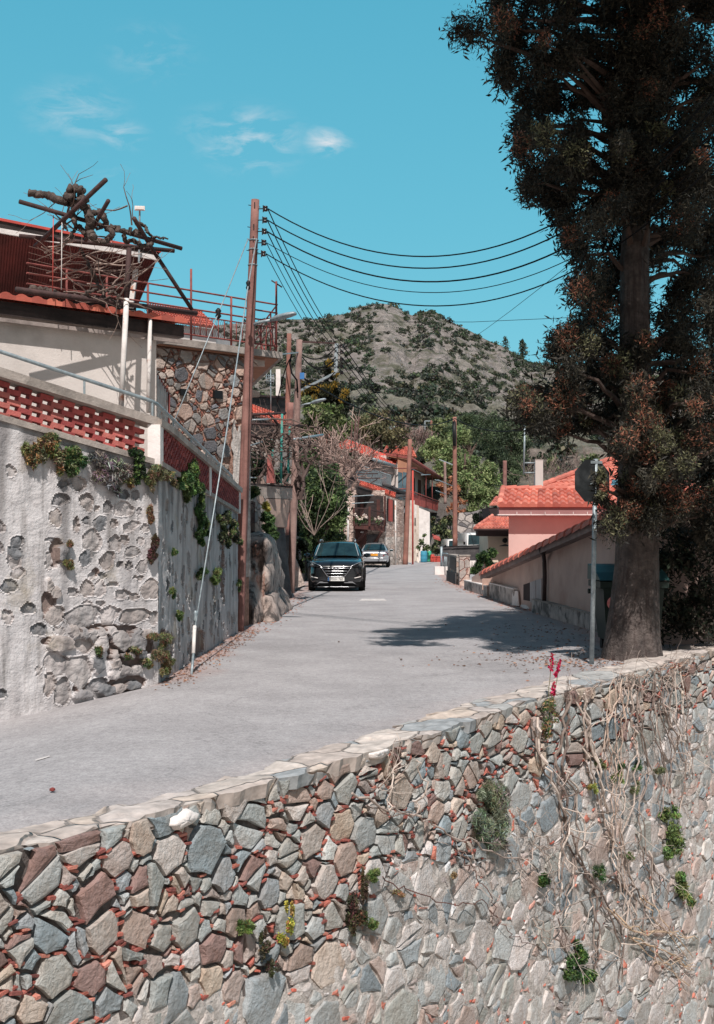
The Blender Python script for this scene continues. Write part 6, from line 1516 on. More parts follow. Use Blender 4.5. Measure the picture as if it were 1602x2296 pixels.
# upper house
X0 = at(1141, 1150, 35).x
mb = MB(); mb.prism([Vector((X0, 35, -.2)), Vector((13, 35, -.2)), Vector((13, 35, 2.56)), Vector((X0, 35, 2.56))], (1.3, 7, 0)); mb.build('front_wall', M['pink'], PH)
ez2 = at(1118, 1136, 34.6).z; ex = at(1118, 1136, 34.6).x
mb = MB(); mb.prism([Vector((ex + .02, 34.62, ez2 - .235)), Vector((13.4, 34.62, ez2 - .235)), Vector((13.4, 34.62, ez2 - .01)), Vector((ex + .02, 34.62, ez2 - .01))], (0, .37, 0)); mb.build('eave_box', pm('mauve_fascia', L(160, 122, 120), L(144, 108, 107), scale=1.5, bump=.15), PH)
mb = MB(); mb.prism([Vector((ex - .02, 34.59, ez2 - .255)), Vector((13.4, 34.59, ez2 - .255)), Vector((13.4, 34.59, ez2 - .228)), Vector((ex - .02, 34.59, ez2 - .228))], (0, .3, 0)); mb.build('eave_trim', M['white'], PH)
for k in range(16):
    x = ex + .55 + k * .42; mb = MB(); mb.box((x, 34.585, ez2 - .2), (.016, .03, .09)); mb.build('gutter_clip', M['white'], PH)
A_, B_ = Vector((ex, 34.55, ez2)), Vector((13.4, 34.55, ez2)); C_, D_ = Vector((13.4, 36.7, ez2 + .56)), Vector((at(1129, 1100, 36.7).x, 36.7, ez2 + .56))
mb = MB(); tile_roof(mb, A_, B_, C_, D_, 4, 40, th=.09, pal=PAL_T, rng=rt, arch=.8); mb.build('front_tiles', M['tile'], PH)
mb = MB(); mb.prism([A_ + Vector((.01, .05, -.02)), B_ + Vector((0, .05, -.02)), C_ + Vector((0, 0, -.02)), D_ + Vector((0, 0, -.02))], (1.0, .3, -.12)); mb.build('roof_body', M['redtrim'], PH)
mb = MB()
def ridge(mb, p, q, n, r=.1):
    for i in range(n):
        a, b = p.lerp(q, i / n), p.lerp(q, (i + 1.05) / n); mb.tube([a + Vector((0, 0, .01)), b + Vector((0, 0, .03))], [r * .85, r], n=9, c=tuple(.9 * q + .03 for q in pick(rt, PAL_T, .08)))
ridge(mb, D_ + Vector((0, 0, .05)), C_ + Vector((0, 0, .05)), 22); ridge(mb, A_ + Vector((.03, 0, .06)), D_ + Vector((0, 0, .05)), 6); mb.build('ridge_tiles', M['tile'], PH)
# rear hipped roof with roof windows
h0, h1, h2, h3 = at(1195, 1104, 40), at(1560, 1104, 40), at(1560, 1018, 46), at(1385, 1030, 46)
mb = MB(); tile_roof(mb, h0, h1, h2, h3, 9, 26, th=.08, pal=PAL_T, rng=rt, arch=.8); ridge(mb, h0 + Vector((0, 0, .1)), h3 + Vector((0, 0, .1)), 14, .12); mb.build('rear_tiles', M['tile'], PH)
rn2 = (h1 - h0).cross(h3 - h0).normalized(); rn2 = rn2 if rn2.z > 0 else -rn2
for u0, u1 in ((1314, 1338), (1368, 1388)):
    mb = MB(); w_ = [at(u0 + 4, 1085, 41.3), at(u1, 1085, 41.3), at(u1, 1098, 40.4), at(u0, 1098, 40.4)]; mb.prism([p + rn2 * .10 + Vector((0, -.1, 0)) for p in w_], rn2 * .05); mb.build('roof_window', M['glass'], PH)
mb = MB(); p = at(1208, 1032, 38.2); zb = 2.6; mb.box((p.x, p.y, (p.z + zb) / 2), (.255, .3, p.z - zb)); o = mb.build('chimney', M['pink'] if False else M['shade_plaster'], PH)
mb = MB(); mb.box((p.x, p.y, p.z + .012), (.27, .31, .03)); mb.build('chimney_cap', M['conc'], o)
AM = thing('antenna_mast', 'pale grey mast pipe strapped to the square chimney with two brackets', 'mast', tuple(at(1175, 1062, 38.1)))
pipe('pole', [at(1175, 1064, 38.1), at(1177.5, 945, 38.1)], .03, M['galv'], AM, 7)
for v in (1038, 1060): pipe('bracket', [at(1176, v, 38.1), at(1200, v, 38.1)], .025, M['galv'], AM, 6)
# small annex with lamp
AX = thing('annex', 'small cream annex with a hipped orange tile roof left of the pink house', 'house', tuple(at(1100, 1250, 41.5)))
mb = MB(); mb.prism([at(1095, 1196, 42), at(1146, 1196, 42), at(1146, 1262, 42), at(1095, 1262, 42)], (0, 3, 0)); mb.build('wall', pm('cream_stucco', L(228, 210, 190), L(212, 196, 178), scale=1, bump=.2), AX)
mb = MB(); mb.prism([at(1071, 1187, 41.3), at(1146, 1187, 41.3), at(1146, 1203, 41.6), at(1071, 1202, 41.6)], (0, .6, 0)); mb.build('fascia', M['darkbrown'], AX)
mb = MB(); tile_roof(mb, at(1065, 1187, 41.2), at(1150, 1187, 41.2), at(1150, 1160, 43.5), at(1104, 1160, 43.5), 4, 11, th=.06, pal=PAL_T, rng=rt, arch=.8); ridge(mb, at(1065, 1185, 41.2), at(1104, 1158, 43.5), 7, .07); mb.build('roof_tiles', M['tile'], AX)
pipe('gutter', [at(1064, 1188, 41.1), at(1148, 1188, 41.1)], .045, M['darkbrown'], AX, 6)
mb = MB(); p = at(1133, 1221, 41.7); mb.lathe([(.01, .02), (.22, -.05), (.22, -.06), (.01, -.03)], p, 14); mb.lathe([(.01, .05), (.09, .1), (.10, .16), (.07, .22), (.01, .24)], p + Vector((0, 0, 0)), 12); mb.build('wall_lamp', M['black'], AX, smooth=True)
SR = thing('roof_corner', 'sliver of another tiled roof edge tucked left of the pink house eave', 'roof', tuple(at(1105, 1135, 50)))
mb = MB(); tile_roof(mb, at(1098, 1133, 50), at(1150, 1131, 50), at(1150, 1112, 52), at(1112, 1114, 52), 3, 8, th=.06, pal=PAL_T, rng=rt); mb.build('tiles', M['tile'], SR)
mb = MB(); mb.prism([at(1096, 1138, 50.1), at(1150, 1138, 50.1), at(1150, 1200, 50.1), at(1112, 1200, 50.1)], (0, 3, 0)); mb.build('wall', M['darkbrown'], SR)
# stepped side walls, kerb walls
W5 = lambda x, y, d: at(*K5(x, y), d)
def kerb(name, label, cat, pts, h, w, mat, top=None, group=None):
    """low wall following ground points, w to the right of travel"""
    t = thing(name, label, cat, (pts[0].x, pts[0].y, 0), group); mb = MB(); mt = MB()
    for a, b in zip(pts[:-1], pts[1:]):
        d = (b - a).normalized(); nrm = Vector((-d.y, d.x, 0)); nrm = nrm if nrm.x > 0 else -nrm
        mb.prism([W3(a, -.1), W3(b, -.1), W3(b + nrm * w, -.1), W3(a + nrm * w, -.1)], (0, 0, h + .1))
        mt.prism([W3(a - nrm * .01, h + .002), W3(b - nrm * .01, h + .002), W3(b + nrm * w, h + .002), W3(a + nrm * w, h + .002)], (0, 0, .03))
    mb.build('body', mat, t); mt.build('top', top or M['white'], t); return t
M['grubby'] = pm('grubby_whitewash', L(206, 196, 190), L(160, 152, 148), scale=3, bump=.6, bscale=20, dirt=L(108, 104, 102), dscale=2.4, dlo=.5, dhi=.6)
kerb('kerb_wall', 'low whitewashed kerb wall nearest the stone pillars at the right road edge', 'wall', [gd(1041, 1322), gd(1092, 1338)], .30, .4, M['grubby'])
kerb('kerb_wall', 'low whitewashed kerb wall ending in a white block before the shuttered window', 'wall', [gd(1098, 1340), gd(1152, 1358)], .42, .35, M['grubby'])
t = thing('kerb_block', 'bright white tapered end block of the low kerb wall', 'block', tuple(gd(1156, 1357))); mb = MB(); mb.prism([at(1148, 1357, 30.4), at(1164, 1359, 30.0), at(1162, 1326, 30.2), at(1150, 1324, 30.6)], (.25, .5, 0)); mb.build('body', M['white'], t)
t = thing('rubble_heap', 'white plastic covered heap on the ground below the shuttered window', 'heap', tuple(gd(1190, 1366))); mb = MB(); c = gd(1187, 1364); lump(mb, c.x + .1, c.y + .6, .22, 1.0, -.02, .16, 4, .4, 26, 8, .5); mb.build('sheet', M['white'], t, smooth=True)
kerb('kerb_wall', 'long grey concrete ledge in the cypress shade below the pink gable wall', 'wall', [gd(1208, 1373) - Vector((.16, 0, 0)), gd(1326, 1407) - Vector((.16, 0, 0)), Vector((4.58, 20, 0))], .30, .4, M['grubby'], M['conc'])
t = thing('stair_wall', 'peach coloured stepped wall at the low end of the lean-to roof', 'wall', tuple(at(1090, 1318, 35))); mb = MB(); mb.prism([W5(520, 1640, 35.5), W5(640, 1640, 35.0), W5(640, 1500, 35), W5(520, 1515, 35.5)], (.5, .6, 0)); mb.build('block', M['peach'], t)
mb = MB(); mb.prism([W5(410, 1600, 38), W5(600, 1600, 36), W5(600, 1410, 36), W5(560, 1410, 36.4), W5(410, 1510, 38)], (.5, 1, 0)); mb.build('sloping_wall', M['brownpink'], t)
t = thing('stone_pillar', 'squared stone gate pillar with red tile joints, right of the pair', 'pillar', tuple(W5(340, 1570, 42.5))); p = W5(338, 1290, 42.5); mb = MB(); mb.box((p.x, p.y + .2, p.z / 2 - .05), (.38, .4, p.z + .1)); mb.build('shaft', M['pillar'] if 'pillar' in M else stonemat('pillar_stone', [L(196, 176, 166), L(176, 166, 160), L(206, 182, 170), L(186, 168, 160)], 2.6, L(170, 120, 108), .05), t)
mb = MB(); mb.box((p.x, p.y + .2, p.z + .025), (.42, .44, .05)); mb.build('cap_stone', M['conc'], t)
t = thing('stone_pillar', 'rougher stone gate pillar with a dark niche in its road side, left of the pair', 'pillar', tuple(W5(200, 1580, 45.5))); pa, pb, pc = W5(158, 1580, 47.3), W5(252, 1610, 43.4), W5(283, 1600, 43.4); zt_ = W5(200, 1290, 45.5).z
mb = MB(); mb.prism([W3(pa, -.1), W3(pb, -.1), W3(pb, zt_), W3(pa, zt_)], (.3, .1, 0)); mb.build('shaft', M['rubble'], t)
mb = MB(); mb.prism([W3(pa, zt_), W3(pb, zt_), W3(pb, zt_ + .06), W3(pa, zt_ + .06)], (.32, .1, 0)); mb.build('cap_stone', M['conc'], t)
n_ = Vector((pb.y - pa.y, pa.x - pb.x, 0)).normalized(); n_ = n_ if n_.x < 0 else -n_
mb = MB(); q0, q1 = pa.lerp(pb, .35) + n_ * .02, pa.lerp(pb, .95) + n_ * .02; mb.prism([W3(q0, .55), W3(q1, .5), W3(q1, .98), W3(q0, 1.02)], -n_ * .04); mb.build('niche', M['black'], t)
mb = MB(); q0, q1 = pa + n_ * .05, pb + n_ * .05; mb.prism([W3(q0, -.05), W3(q1, -.05), W3(q1, .42), W3(q0, .42)], -n_ * .06); mb.build('shaded_base', M['slate_dark'], t)  # dark slab colour paints the shade on the pillar's left face
t = thing('gate_post', 'blue grey steel gate post with a curved handrail on a white block', 'post', tuple(W5(95, 1455, 55)))
pipe('tube', [W5(96, 1440, 55), W5(94, 1190, 55)], .055, M['galv'], t, 8); pipe('handrail', [W5(105, 1260, 55), W5(150, 1262, 53.5), W5(195, 1290, 52)], .03, M['galv'], t, 6)
for k in range(4): pipe('baluster', [W5(116 + k * 11, 1290 + k * 2, 54.6), W5(116 + k * 11, 1400, 54.6)], .018, M['galv'], t, 5)
mb = MB(); p = W5(115, 1430, 54.5); mb.box((p.x, p.y, .17), (.85, .5, .42)); mb.build('base', M['white'], t)
BF = thing('fence', 'black boarded yard fence with higher pickets at its right end', 'fence', tuple(W5(300, 1310, 57)))
for k in range(30):
    x0 = 112 + k * 13; mb = MB(); p, q = W5(x0, 1310, 57), W5(x0 + 12, 1310, 57); zt_ = W5(x0, 1195 - k * .5, 57).z; mb.prism([W3(p, .0), W3(q, .0), W3(q, zt_), W3(p, zt_)], (0, .05, 0)); mb.build('board', M['darkblack'] if 'darkblack' in M else M['slate_dark'], BF)
for k in range(7):
    x0 = 495 + k * 14; pipe('picket', [W5(x0, 1300, 56), W5(x0, 1165 + k * 4, 56)], .035, M['black'], BF, 5)
pipe('rail', [W5(112, 1192, 56.9), W5(500, 1178, 56.9)], .03, M['black'], BF, 5); pipe('rail', [W5(490, 1175, 56), W5(585, 1185, 56)], .03, M['black'], BF, 5)
WG = thing('picket_gate', 'white barred gate behind the squared stone pillar', 'gate', tuple(W5(440, 1480, 43)))
for k in range(8): pipe('bar', [W5(398 + k * 15, 1480, 43), W5(398 + k * 15, 1335, 43)], .02, M['white'], WG, 5)
for y in (1345, 1465): pipe('rail', [W5(394, y, 43), W5(510, y, 43)], .02, M['white'], WG, 5)
wallquad('yard_wall', 'white yard wall behind the roadside shrub', 'wall', [W5(480, 1340, 43.5), W5(800, 1335, 42.2), W5(800, 1460, 42.2), W5(480, 1480, 43.5)], (0, .2, 0), M['white'])
tree('roadside_shrub', 'leafy green shrub growing behind the stone pillars at the annex wall', 'shrub', [(1085, 1248, 41, 14), (1100, 1240, 41, 12), (1075, 1268, 41, 12), (1095, 1262, 41, 12), (1065, 1280, 41, 10), (1108, 1238, 41, 8), (1085, 1282, 41, 8)], GREEN + [L(60, 84, 54)], 1500, .13, trunk=(.2, .04))
# stop sign seen from behind
SS = thing('stop_sign', 'grey back of an octagonal road sign on a tall steel post by the big cypress', 'sign', tuple(gd(1327, 1489)))
pb_, pt_ = gd(1327, 1489), at(1336.5, 1029, 16.6)
pipe('post', [W3(pb_, -.1), pt_], .034, M['galv'], SS, 10)
cS = at(1329, 1078, 16.55); ax = Vector((math.cos(R(26)), math.sin(R(26)), 0)); M['signback'] = pm('weathered_sign_back', L(40, 44, 46), L(30, 33, 35), scale=5, bump=.1, dirt=L(66, 70, 72), dscale=3, rough=.6)
mb = MB(); mb.prism([cS + ax * .325 * math.cos(R(22.5 + 45 * k)) + Vector((0, 0, .325 * math.sin(R(22.5 + 45 * k)))) for k in range(8)], Vector((-ax.y, ax.x, 0)) * .012); mb.build('plate', M['signback'], SS)
for dz in (-.15, .15):
    mb = MB(); mb.bar(pt_ + (pb_ - pt_).normalized() * (.2 - dz) + Vector((-.09, -.06, 0)), pt_ + (pb_ - pt_).normalized() * (.2 - dz) + Vector((.09, .02, 0)), .03, .04); mb.build('clamp', M['galv'], SS)
# wheeled bin
DB = thing('dumpster', 'dark green wheeled rubbish container behind the sign post in the tree shade', 'bin', (4.36, 18.68, 0))
M['bin'] = pm('dark_green_plastic', L(36, 50, 45), L(28, 40, 36), scale=3, bump=.1, rough=.5); M['bin_lid'] = pm('teal_green_lid', L(48, 80, 78), L(38, 66, 66), scale=3, bump=.1, rough=.45)
mb = MB(); cx_, cy_ = 4.36, 18.68
lay = [(.18, .40, .36), (.5, .44, .39), (1.0, .48, .42), (1.02, .54, .47), (1.12, .54, .47)]
mb.add([(cx_ + sx * w, cy_ + sy * d_, z) for z, w, d_ in lay for sx, sy in ((-1, -1), (1, -1), (1, 1), (-1, 1))], [(k * 4 + i, k * 4 + (i + 1) % 4, k * 4 + 4 + (i + 1) % 4, k * 4 + 4 + i) for k in range(4) for i in range(4)] + [(3, 2, 1, 0), (16, 17, 18, 19)]); mb.build('body', M['bin'], DB)
mb = MB(); mb.add([(cx_ + sx * .55, cy_ + y, z) for y, z in ((-.5, 1.14), (-.2, 1.26), (.2, 1.36), (.48, 1.38), (.5, 1.13)) for sx in (-1, 1)], [(0, 1, 3, 2), (2, 3, 5, 4), (4, 5, 7, 6), (6, 7, 9, 8), (0, 2, 4, 6, 8), (1, 9, 7, 5, 3)]); mb.build('lid', M['bin_lid'], DB)
for sx in (-1, 1):
    mb = MB(); mb.tube([(cx_ + sx * .54, cy_, .95), (cx_ + sx * .64, cy_, .95)], .04, n=8); mb.build('trunnion', M['bin'], DB)
    for sy in (-1, 1):
        mb = MB(); mb.tube([(cx_ + sx * .34 - .03, cy_ + sy * .3, .09), (cx_ + sx * .34 + .03, cy_ + sy * .3, .09)], .09, n=12); mb.build('wheel', M['black'], DB)
mb = MB(); mb.lathe([(.11, 0), (.11, .006)], (cx_ - .32, cy_ - .45, .78), 20, axis=Matrix.Rotation(R(90), 3, 'X')); o = mb.build('round_sticker', pm('red_sticker', L(200, 92, 92), L(220, 150, 148), scale=9, bump=0), DB)

# ================================================================ the big cypress
CT = thing('cypress_tree', 'huge dark old cypress with a thick fluted trunk and rusty brown tipped sprays', 'tree', (4.15, 17.35, 0))
rc = random.Random(33); NC = np.random.default_rng(33)
def ring_trunk(mb, path, n=40, seed=0):
    vs = []; m_ = len(path)
    for i, (x, y, z, r) in enumerate(path):
        for j in range(n):
            an = 2 * math.pi * j / n
            k = 1 + .10 * mnoise.noise(Vector((math.cos(an) * 2.2, math.sin(an) * 2.2, z * .25 + seed))) + .07 * mnoise.noise(Vector((math.cos(an) * 7, math.sin(an) * 7, z * .5 + seed)))
            vs.append((x + math.cos(an) * r * k, y + math.sin(an) * r * k, z))
    mb.add(vs, [(i * n + j, i * n + (j + 1) % n, (i + 1) * n + (j + 1) % n, (i + 1) * n + j) for i in range(m_ - 1) for j in range(n)])
kp = [(-.2, 4.13, .52), (0, 4.13, .46), (.3, 4.14, .41), (.8, 4.17, .36), (1.4, 4.2, .32), (2.2, 4.2, .29), (3.2, 4.2, .255), (4.5, 4.17, .225), (6, 4.18, .21), (7.5, 4.25, .18), (9, 4.3, .15), (11, 4.3, .1), (13, 4.3, .04)]
path = []
for i in range(len(kp) - 1):
    for k in range(6):
        f = k / 6; a, b = kp[i], kp[i + 1]; path.append((a[1] + (b[1] - a[1]) * f, 17.4, a[0] + (b[0] - a[0]) * f, a[2] + (b[2] - a[2]) * f))
mb = MB(); ring_trunk(mb, path); mb.build('trunk', M['bark'], CT, smooth=True)
def inpoly(x, y, P):
    c = False; j = len(P) - 1
    for i in range(len(P)):
        if (P[i][1] > y) != (P[j][1] > y) and x < (P[j][0] - P[i][0]) * (y - P[i][1]) / (P[j][1] - P[i][1]) + P[i][0]: c = not c
        j = i
    return c
OUT = [KT(*q) for q in ((250, -320), (300, 0), (262, 115), (340, 215), (375, 290), (400, 365), (350, 450), (365, 530), (405, 600), (415, 680), (395, 760), (450, 790), (560, 840), (610, 900), (600, 960), (630, 1030), (650, 1090), (735, 1120), (745, 1200), (700, 1280), (710, 1330), (790, 1350), (815, 1420), (720, 1480), (590, 1560), (585, 1640), (630, 1700), (640, 1790), (500, 1860), (365, 1890), (380, 1950), (430, 2000), (500, 2050), (600, 2060), (760, 2030), (850, 1950), (880, 2060), (860, 2150), (900, 2230), (1000, 2280), (1000, 2480), (960, 2560), (1250, 2600), (1550, 2700), (1550, -320))]
def crown_pt():
    while True:
        u, v = rc.uniform(1090, 1660), rc.uniform(-40, 1210)
        if inpoly(u, v, OUT): return u, v
blobs = []
while len(blobs) < 430:
    u, v = crown_pt(); d = rc.gauss(17.4, .9)
    trunkcol = 1372 < u < 1478
    if trunkcol and 470 < v < 770 and d < 17.9: continue          # bare stretch of trunk
    if 1330 < u < 1500 and v > 1165 and d < 18: continue
    if d < 15.2 or d > 19.6: continue
    blobs.append((u, v, d))
for k in range(70):      # foliage in front of the upper and lower trunk
    u, v = rc.uniform(1360, 1490), rc.choice([rc.uniform(-40, 480), rc.uniform(-40, 470), rc.uniform(790, 1150)]); blobs.append((u, v, rc.uniform(16.2, 16.9)))
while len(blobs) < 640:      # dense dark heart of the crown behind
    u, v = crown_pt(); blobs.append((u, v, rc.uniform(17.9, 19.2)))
# ragged outer sprays exactly along the silhouette
for i in range(len(OUT) - 4):
    (a, b), (c, d2) = OUT[i], OUT[i + 1]; ln = math.hypot(c - a, d2 - b); m = max(1, int(ln / 22))
    for k in range(m):
        f = (k + rc.random()) / m; u, v = a + (c - a) * f, b + (d2 - b) * f
        if 1100 < u < 1660 and -40 < v < 1200: blobs.append((u + rc.uniform(4, 22), v + rc.uniform(-8, 8), rc.gauss(17.2, .6)))
# extra bits: the arm low at the left, the sprays over the sign
for q in ((1165, 905), (1180, 920), (1200, 930), (1225, 945), (1250, 915), (1270, 890), (1290, 870), (1265, 850), (1285, 820), (1245, 790), (1290, 640), (1300, 655), (1375, 1090), (1380, 1110), (1390, 1125), (1370, 1150), (1385, 1165), (1400, 1150), (1375, 1175), (1400, 1070), (1440, 950), (1460, 980), (1420, 970), (1480, 1000), (1400, 1000), (1450, 1020), (1480, 1060), (1455, 1080), (1050, 66), (1030, 60), (1075, 60)):
    blobs.append((q[0], q[1], rc.uniform(15.6, 16.4)))
mb = MB(); mr_ = MB()
SGN = [(1345, 1085), (1352, 1100), (1358, 1112), (1348, 1068), (1362, 1125), (1345, 1118)]
blobs += [(a, b, 15.9) for a, b in SGN]
for (u, v, d) in blobs:
    c = at(u, v, d); r = rc.uniform(.13, .26); front = d < 17.1
    if (u, v) in SGN: r = .085
    elif u < (1404 if v < 1150 else 1372) and 1000 < v < 1200 and d < 18.5: continue
    low = v > 800
    m = int((400 if front else 260) * r / .18)
    tone = rc.uniform(.6, 1.25)
    pal = [tuple(q * tone for q in p) for p in CYPR]
    ax_ = rc.uniform(.1, .3)
    clump(mb, NC, c, (r, r, r * 1.25), m, .062, pal, aspect=.19, shell=.12, droop=.35, tint=.25)
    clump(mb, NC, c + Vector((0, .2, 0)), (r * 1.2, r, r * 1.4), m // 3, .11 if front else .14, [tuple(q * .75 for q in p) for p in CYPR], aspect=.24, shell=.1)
    if front and rc.random() < (.8 if low else .25):
        rp_ = [L(150, 98, 80), L(128, 84, 70), L(112, 104, 82), L(166, 110, 90)] if rc.random() < .7 else [L(112, 112, 84), L(96, 98, 74), L(126, 122, 94)]
        clump(mr_, NC, c + Vector((0, -.06, .05)), (r * .8, r * .7, r * .9), int(m * .5), .055, rp_, aspect=.28, shell=.5, up=.3)
for k in range(46):      # added dark foliage, standing in for shade over the end wall right of the trunk
    clump(mb, NC, at(rc.uniform(1480, 1680), rc.uniform(1190, 1430), rc.uniform(18.6, 19.3)), rc.uniform(.2, .34), 170, .10, CYPR + DARKG, aspect=.35, shell=.15)
# crown above and around the photograph's frame, carrying the shade on the road
for k in range(150):
    z = rc.uniform(8.6, 14); w = 3.4 * (1 - (z - 8.6) / 8); p = Vector((4.3 + rc.gauss(0, .55) * w, 17 + rc.gauss(0, .55) * w, z))
    if p.y > 12.5 and CV - (p.z - CAMZ) * F / p.y < -150: clump(mb, NC, p, rc.uniform(.3, .6), 150, .17, CYPR, aspect=.35, shell=.15, droop=.3)
for k in range(300):
    p = Vector((rc.uniform(2.4, 8.5), rc.uniform(12.6, 17.5), rc.uniform(8.6, 12)))
    if CV - (p.z - CAMZ) * F / p.y < -160: clump(mb, NC, p, rc.uniform(.35, .6), 130, .2, CYPR, aspect=.4, shell=.15, droop=.3)
SHL = []
for k in range(110):
    f = rc.random() ** .8; a = Vector((4.0, 16.6, 11.0)); b = a + Vector((-3.2, -4.5 + rc.uniform(-1.2, 2.6), rc.uniform(-.6, 1.2))); p = a.lerp(b, f) + Vector((0, 0, rc.uniform(-.3, .3)))
    if CV - (p.z - CAMZ) * F / p.y < -140: clump(mb, NC, p, (.5, .3, .16), 90, .2, CYPR, aspect=.35, shell=.15)
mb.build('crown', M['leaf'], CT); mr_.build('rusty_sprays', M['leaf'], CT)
mb = MB()
for (u, v, d) in blobs[::4]:
    c = at(u, v, d); zt2 = min(12, max(1.8, c.z - rc.uniform(.2, .8))); a = Vector((4.2, 17.4, zt2))
    if zt2 < 2.6 and c.x < 3.2: a.z = 2.9
    mb.tube(wig([a, a.lerp(c, .55) + Vector((0, 0, .12)), c], rc, .06, 3), [.05, .045, .04, .034, .028, .02, .012], n=5, c=L(92, 78, 72))
mb.build('branches', M['twig'], CT)
# ================================================================ vehicles (local frame: x right, y forward = away from the nose, z up)
M['carblack'] = pm('black_car_paint', (.010, .012, .014), (.010, .012, .014), bump=0, rough=.22, coat=1.0, spec=.5)
M['carsilver'] = pm('silver_car_paint', L(176, 180, 184), L(172, 176, 180), bump=0, rough=.32, metal=.55, coat=.8)
M['carwhite'] = pm('white_van_paint', L(226, 226, 224), L(218, 218, 216), bump=0, rough=.35, coat=.5)
M['autoglass'] = pm('car_glass', L(38, 62, 66), L(20, 34, 38), scale=1.5, bump=0, rough=.04, spec=.7)
M['rubber'] = pm('tyre_rubber', (.012, .012, .012), bump=0, rough=.9)
M['plastic'] = pm('black_plastic', (.010, .010, .011), bump=0, rough=.85, spec=.1)
M['chrome'] = pm('chrome_trim', (.55, .56, .58), (.5, .51, .53), bump=0, rough=.25, metal=.8)
M['lens'] = pm('headlight_lens', L(96, 100, 102), L(60, 62, 64), scale=9, bump=0, rough=.06, spec=.7)
M['redlens'] = pm('tail_light', L(150, 30, 44), L(110, 24, 34), scale=6, bump=0, rough=.12, spec=.6)
M['plate_w'] = pm('white_plate', L(232, 232, 228), L(228, 228, 224), bump=0, rough=.5)
M['plate_y'] = pm('yellow_plate', L(240, 168, 60), L(236, 160, 54), bump=0, rough=.5)
M['tread'] = M['rubber']
def car_root(name, label, cat, x, y, yaw, group=None):
    t = thing(name, label, cat, (x, y, 0), group); t.rotation_euler = (0, 0, yaw); return t
def cbuild(mb, name, mat, t, smooth=False):       # geometry already in the car's own frame
    o = mb.build(name, mat, None, smooth=smooth); o.parent = t; return o
def loft(mb, st, m=0):
    """st: list of (y, [(x, z) half profile from the bottom centre outwards and up to the top centre])"""
    n = len(st[0][1]); full = []
    for y, pr in st:
        full.append([(x, y, z) for x, z in pr] + [(-x, y, z) for x, z in pr[::-1]])
    k = 2 * n; vs = [p for r in full for p in r]
    fs = [(i * k + j, (i + 1) * k + j, (i + 1) * k + (j + 1) % k, i * k + (j + 1) % k) for i in range(len(st) - 1) for j in range(k)]
    fs += [tuple(range(k)), tuple(range((len(st) - 1) * k, len(st) * k))[::-1]]
    return mb.add(vs, fs, m)
def shade(o, ang=35):
    me = o.data
    me.polygons.foreach_set('use_smooth', [True] * len(me.polygons))
    m = o.modifiers.new('sub', 'SUBSURF'); m.levels = 2; m.render_levels = 2
def body_prof(w, zb, zm, zt, crown=.03):
    return [(0, zb), (w * .8, zb), (w * .965, zb + .07), (w, zb + (zm - zb) * .5), (w * .995, zm), (w * .955, zt - .05), (w * .84, zt), (w * .4, zt + crown * .8), (0, zt + crown)]
def wheel(t, x, y, r, w, rimmat='chrome'):
    s = 1 if x > 0 else -1; ax = Matrix.Rotation(R(90) * s, 3, 'Y')
    mb = MB(); mb.lathe([(r * .62, -w / 2), (r * .93, -w / 2), (r, -w / 2 + .03), (r, w / 2 - .03), (r * .93, w / 2), (r * .62, w / 2)], (x, y, r), 24, axis=ax); o = cbuild(mb, 'wheel', M['rubber'], t)
    mb = MB(); mb.lathe([(r * .64, w * .3), (r * .6, w * .42)], (x, y, r), 20, axis=ax)
    for k in range(5):
        an = 2 * math.pi * k / 5; d = ax @ Vector((math.cos(an), math.sin(an), 0)); c = Vector((x, y, r)) + ax @ Vector((0, 0, w * .44)); mb.bar(c, c + d * r * .58, .06, .02, up=ax @ Vector((0, 0, 1)))
    q = cbuild(mb, 'rim', M[rimmat], t); q.parent = o; return o
def text_mesh(txt, size, name, mat, t, loc, rot):
    cu = bpy.data.curves.new(name, 'FONT'); cu.body = txt; cu.size = size; cu.align_x = 'CENTER'; cu.align_y = 'CENTER'; cu.extrude = .002
    tmp = bpy.data.objects.new(name + '_curve', cu); link(tmp)
    dg = bpy.context.evaluated_depsgraph_get(); me = bpy.data.meshes.new_from_object(tmp.evaluated_get(dg)); bpy.data.objects.remove(tmp); bpy.data.curves.remove(cu)
    o = bpy.data.objects.new(name, me); link(o); me.materials.clear(); me.materials.append(mat); o.parent = t; o.location = loc; o.rotation_euler = rot; return o

# ---------------- black SUV facing the viewer
sx0 = at(755, 1300, 38.6); SUV = car_root('parked_car', 'black suv parked nose first towards the viewer with a bold chrome barred grille', 'car', sx0.x, 38.0, R(-.6))
st = [(.00, body_prof(.66, .34, .56, .74)), (.05, body_prof(.78, .26, .58, .84)), (.20, body_prof(.875, .22, .62, .95)), (.45, body_prof(.915, .20, .66, 1.01)), (.85, body_prof(.925, .20, .68, 1.07)), (1.2, body_prof(.925, .20, .7, 1.12)),
      (2.2, body_prof(.925, .2, .72, 1.13, .0)), (3.4, body_prof(.925, .2, .74, 1.15, .0)), (4.1, body_prof(.915, .22, .76, 1.14, .0)), (4.4, body_prof(.88, .28, .78, 1.08, .0)), (4.48, body_prof(.82, .36, .76, 1.0, .0))]
mb = MB(); loft(mb, st); o = cbuild(mb, 'body', M['carblack'], SUV); shade(o)
def cab_prof(wb, wt, z0, z1): return [(0, z0), (wb, z0), (wb * .985, z0 + (z1 - z0) * .35), (wt + .04, z1 - .10), (wt - .04, z1 - .02), (wt * .6, z1 + .015), (0, z1 + .025)]
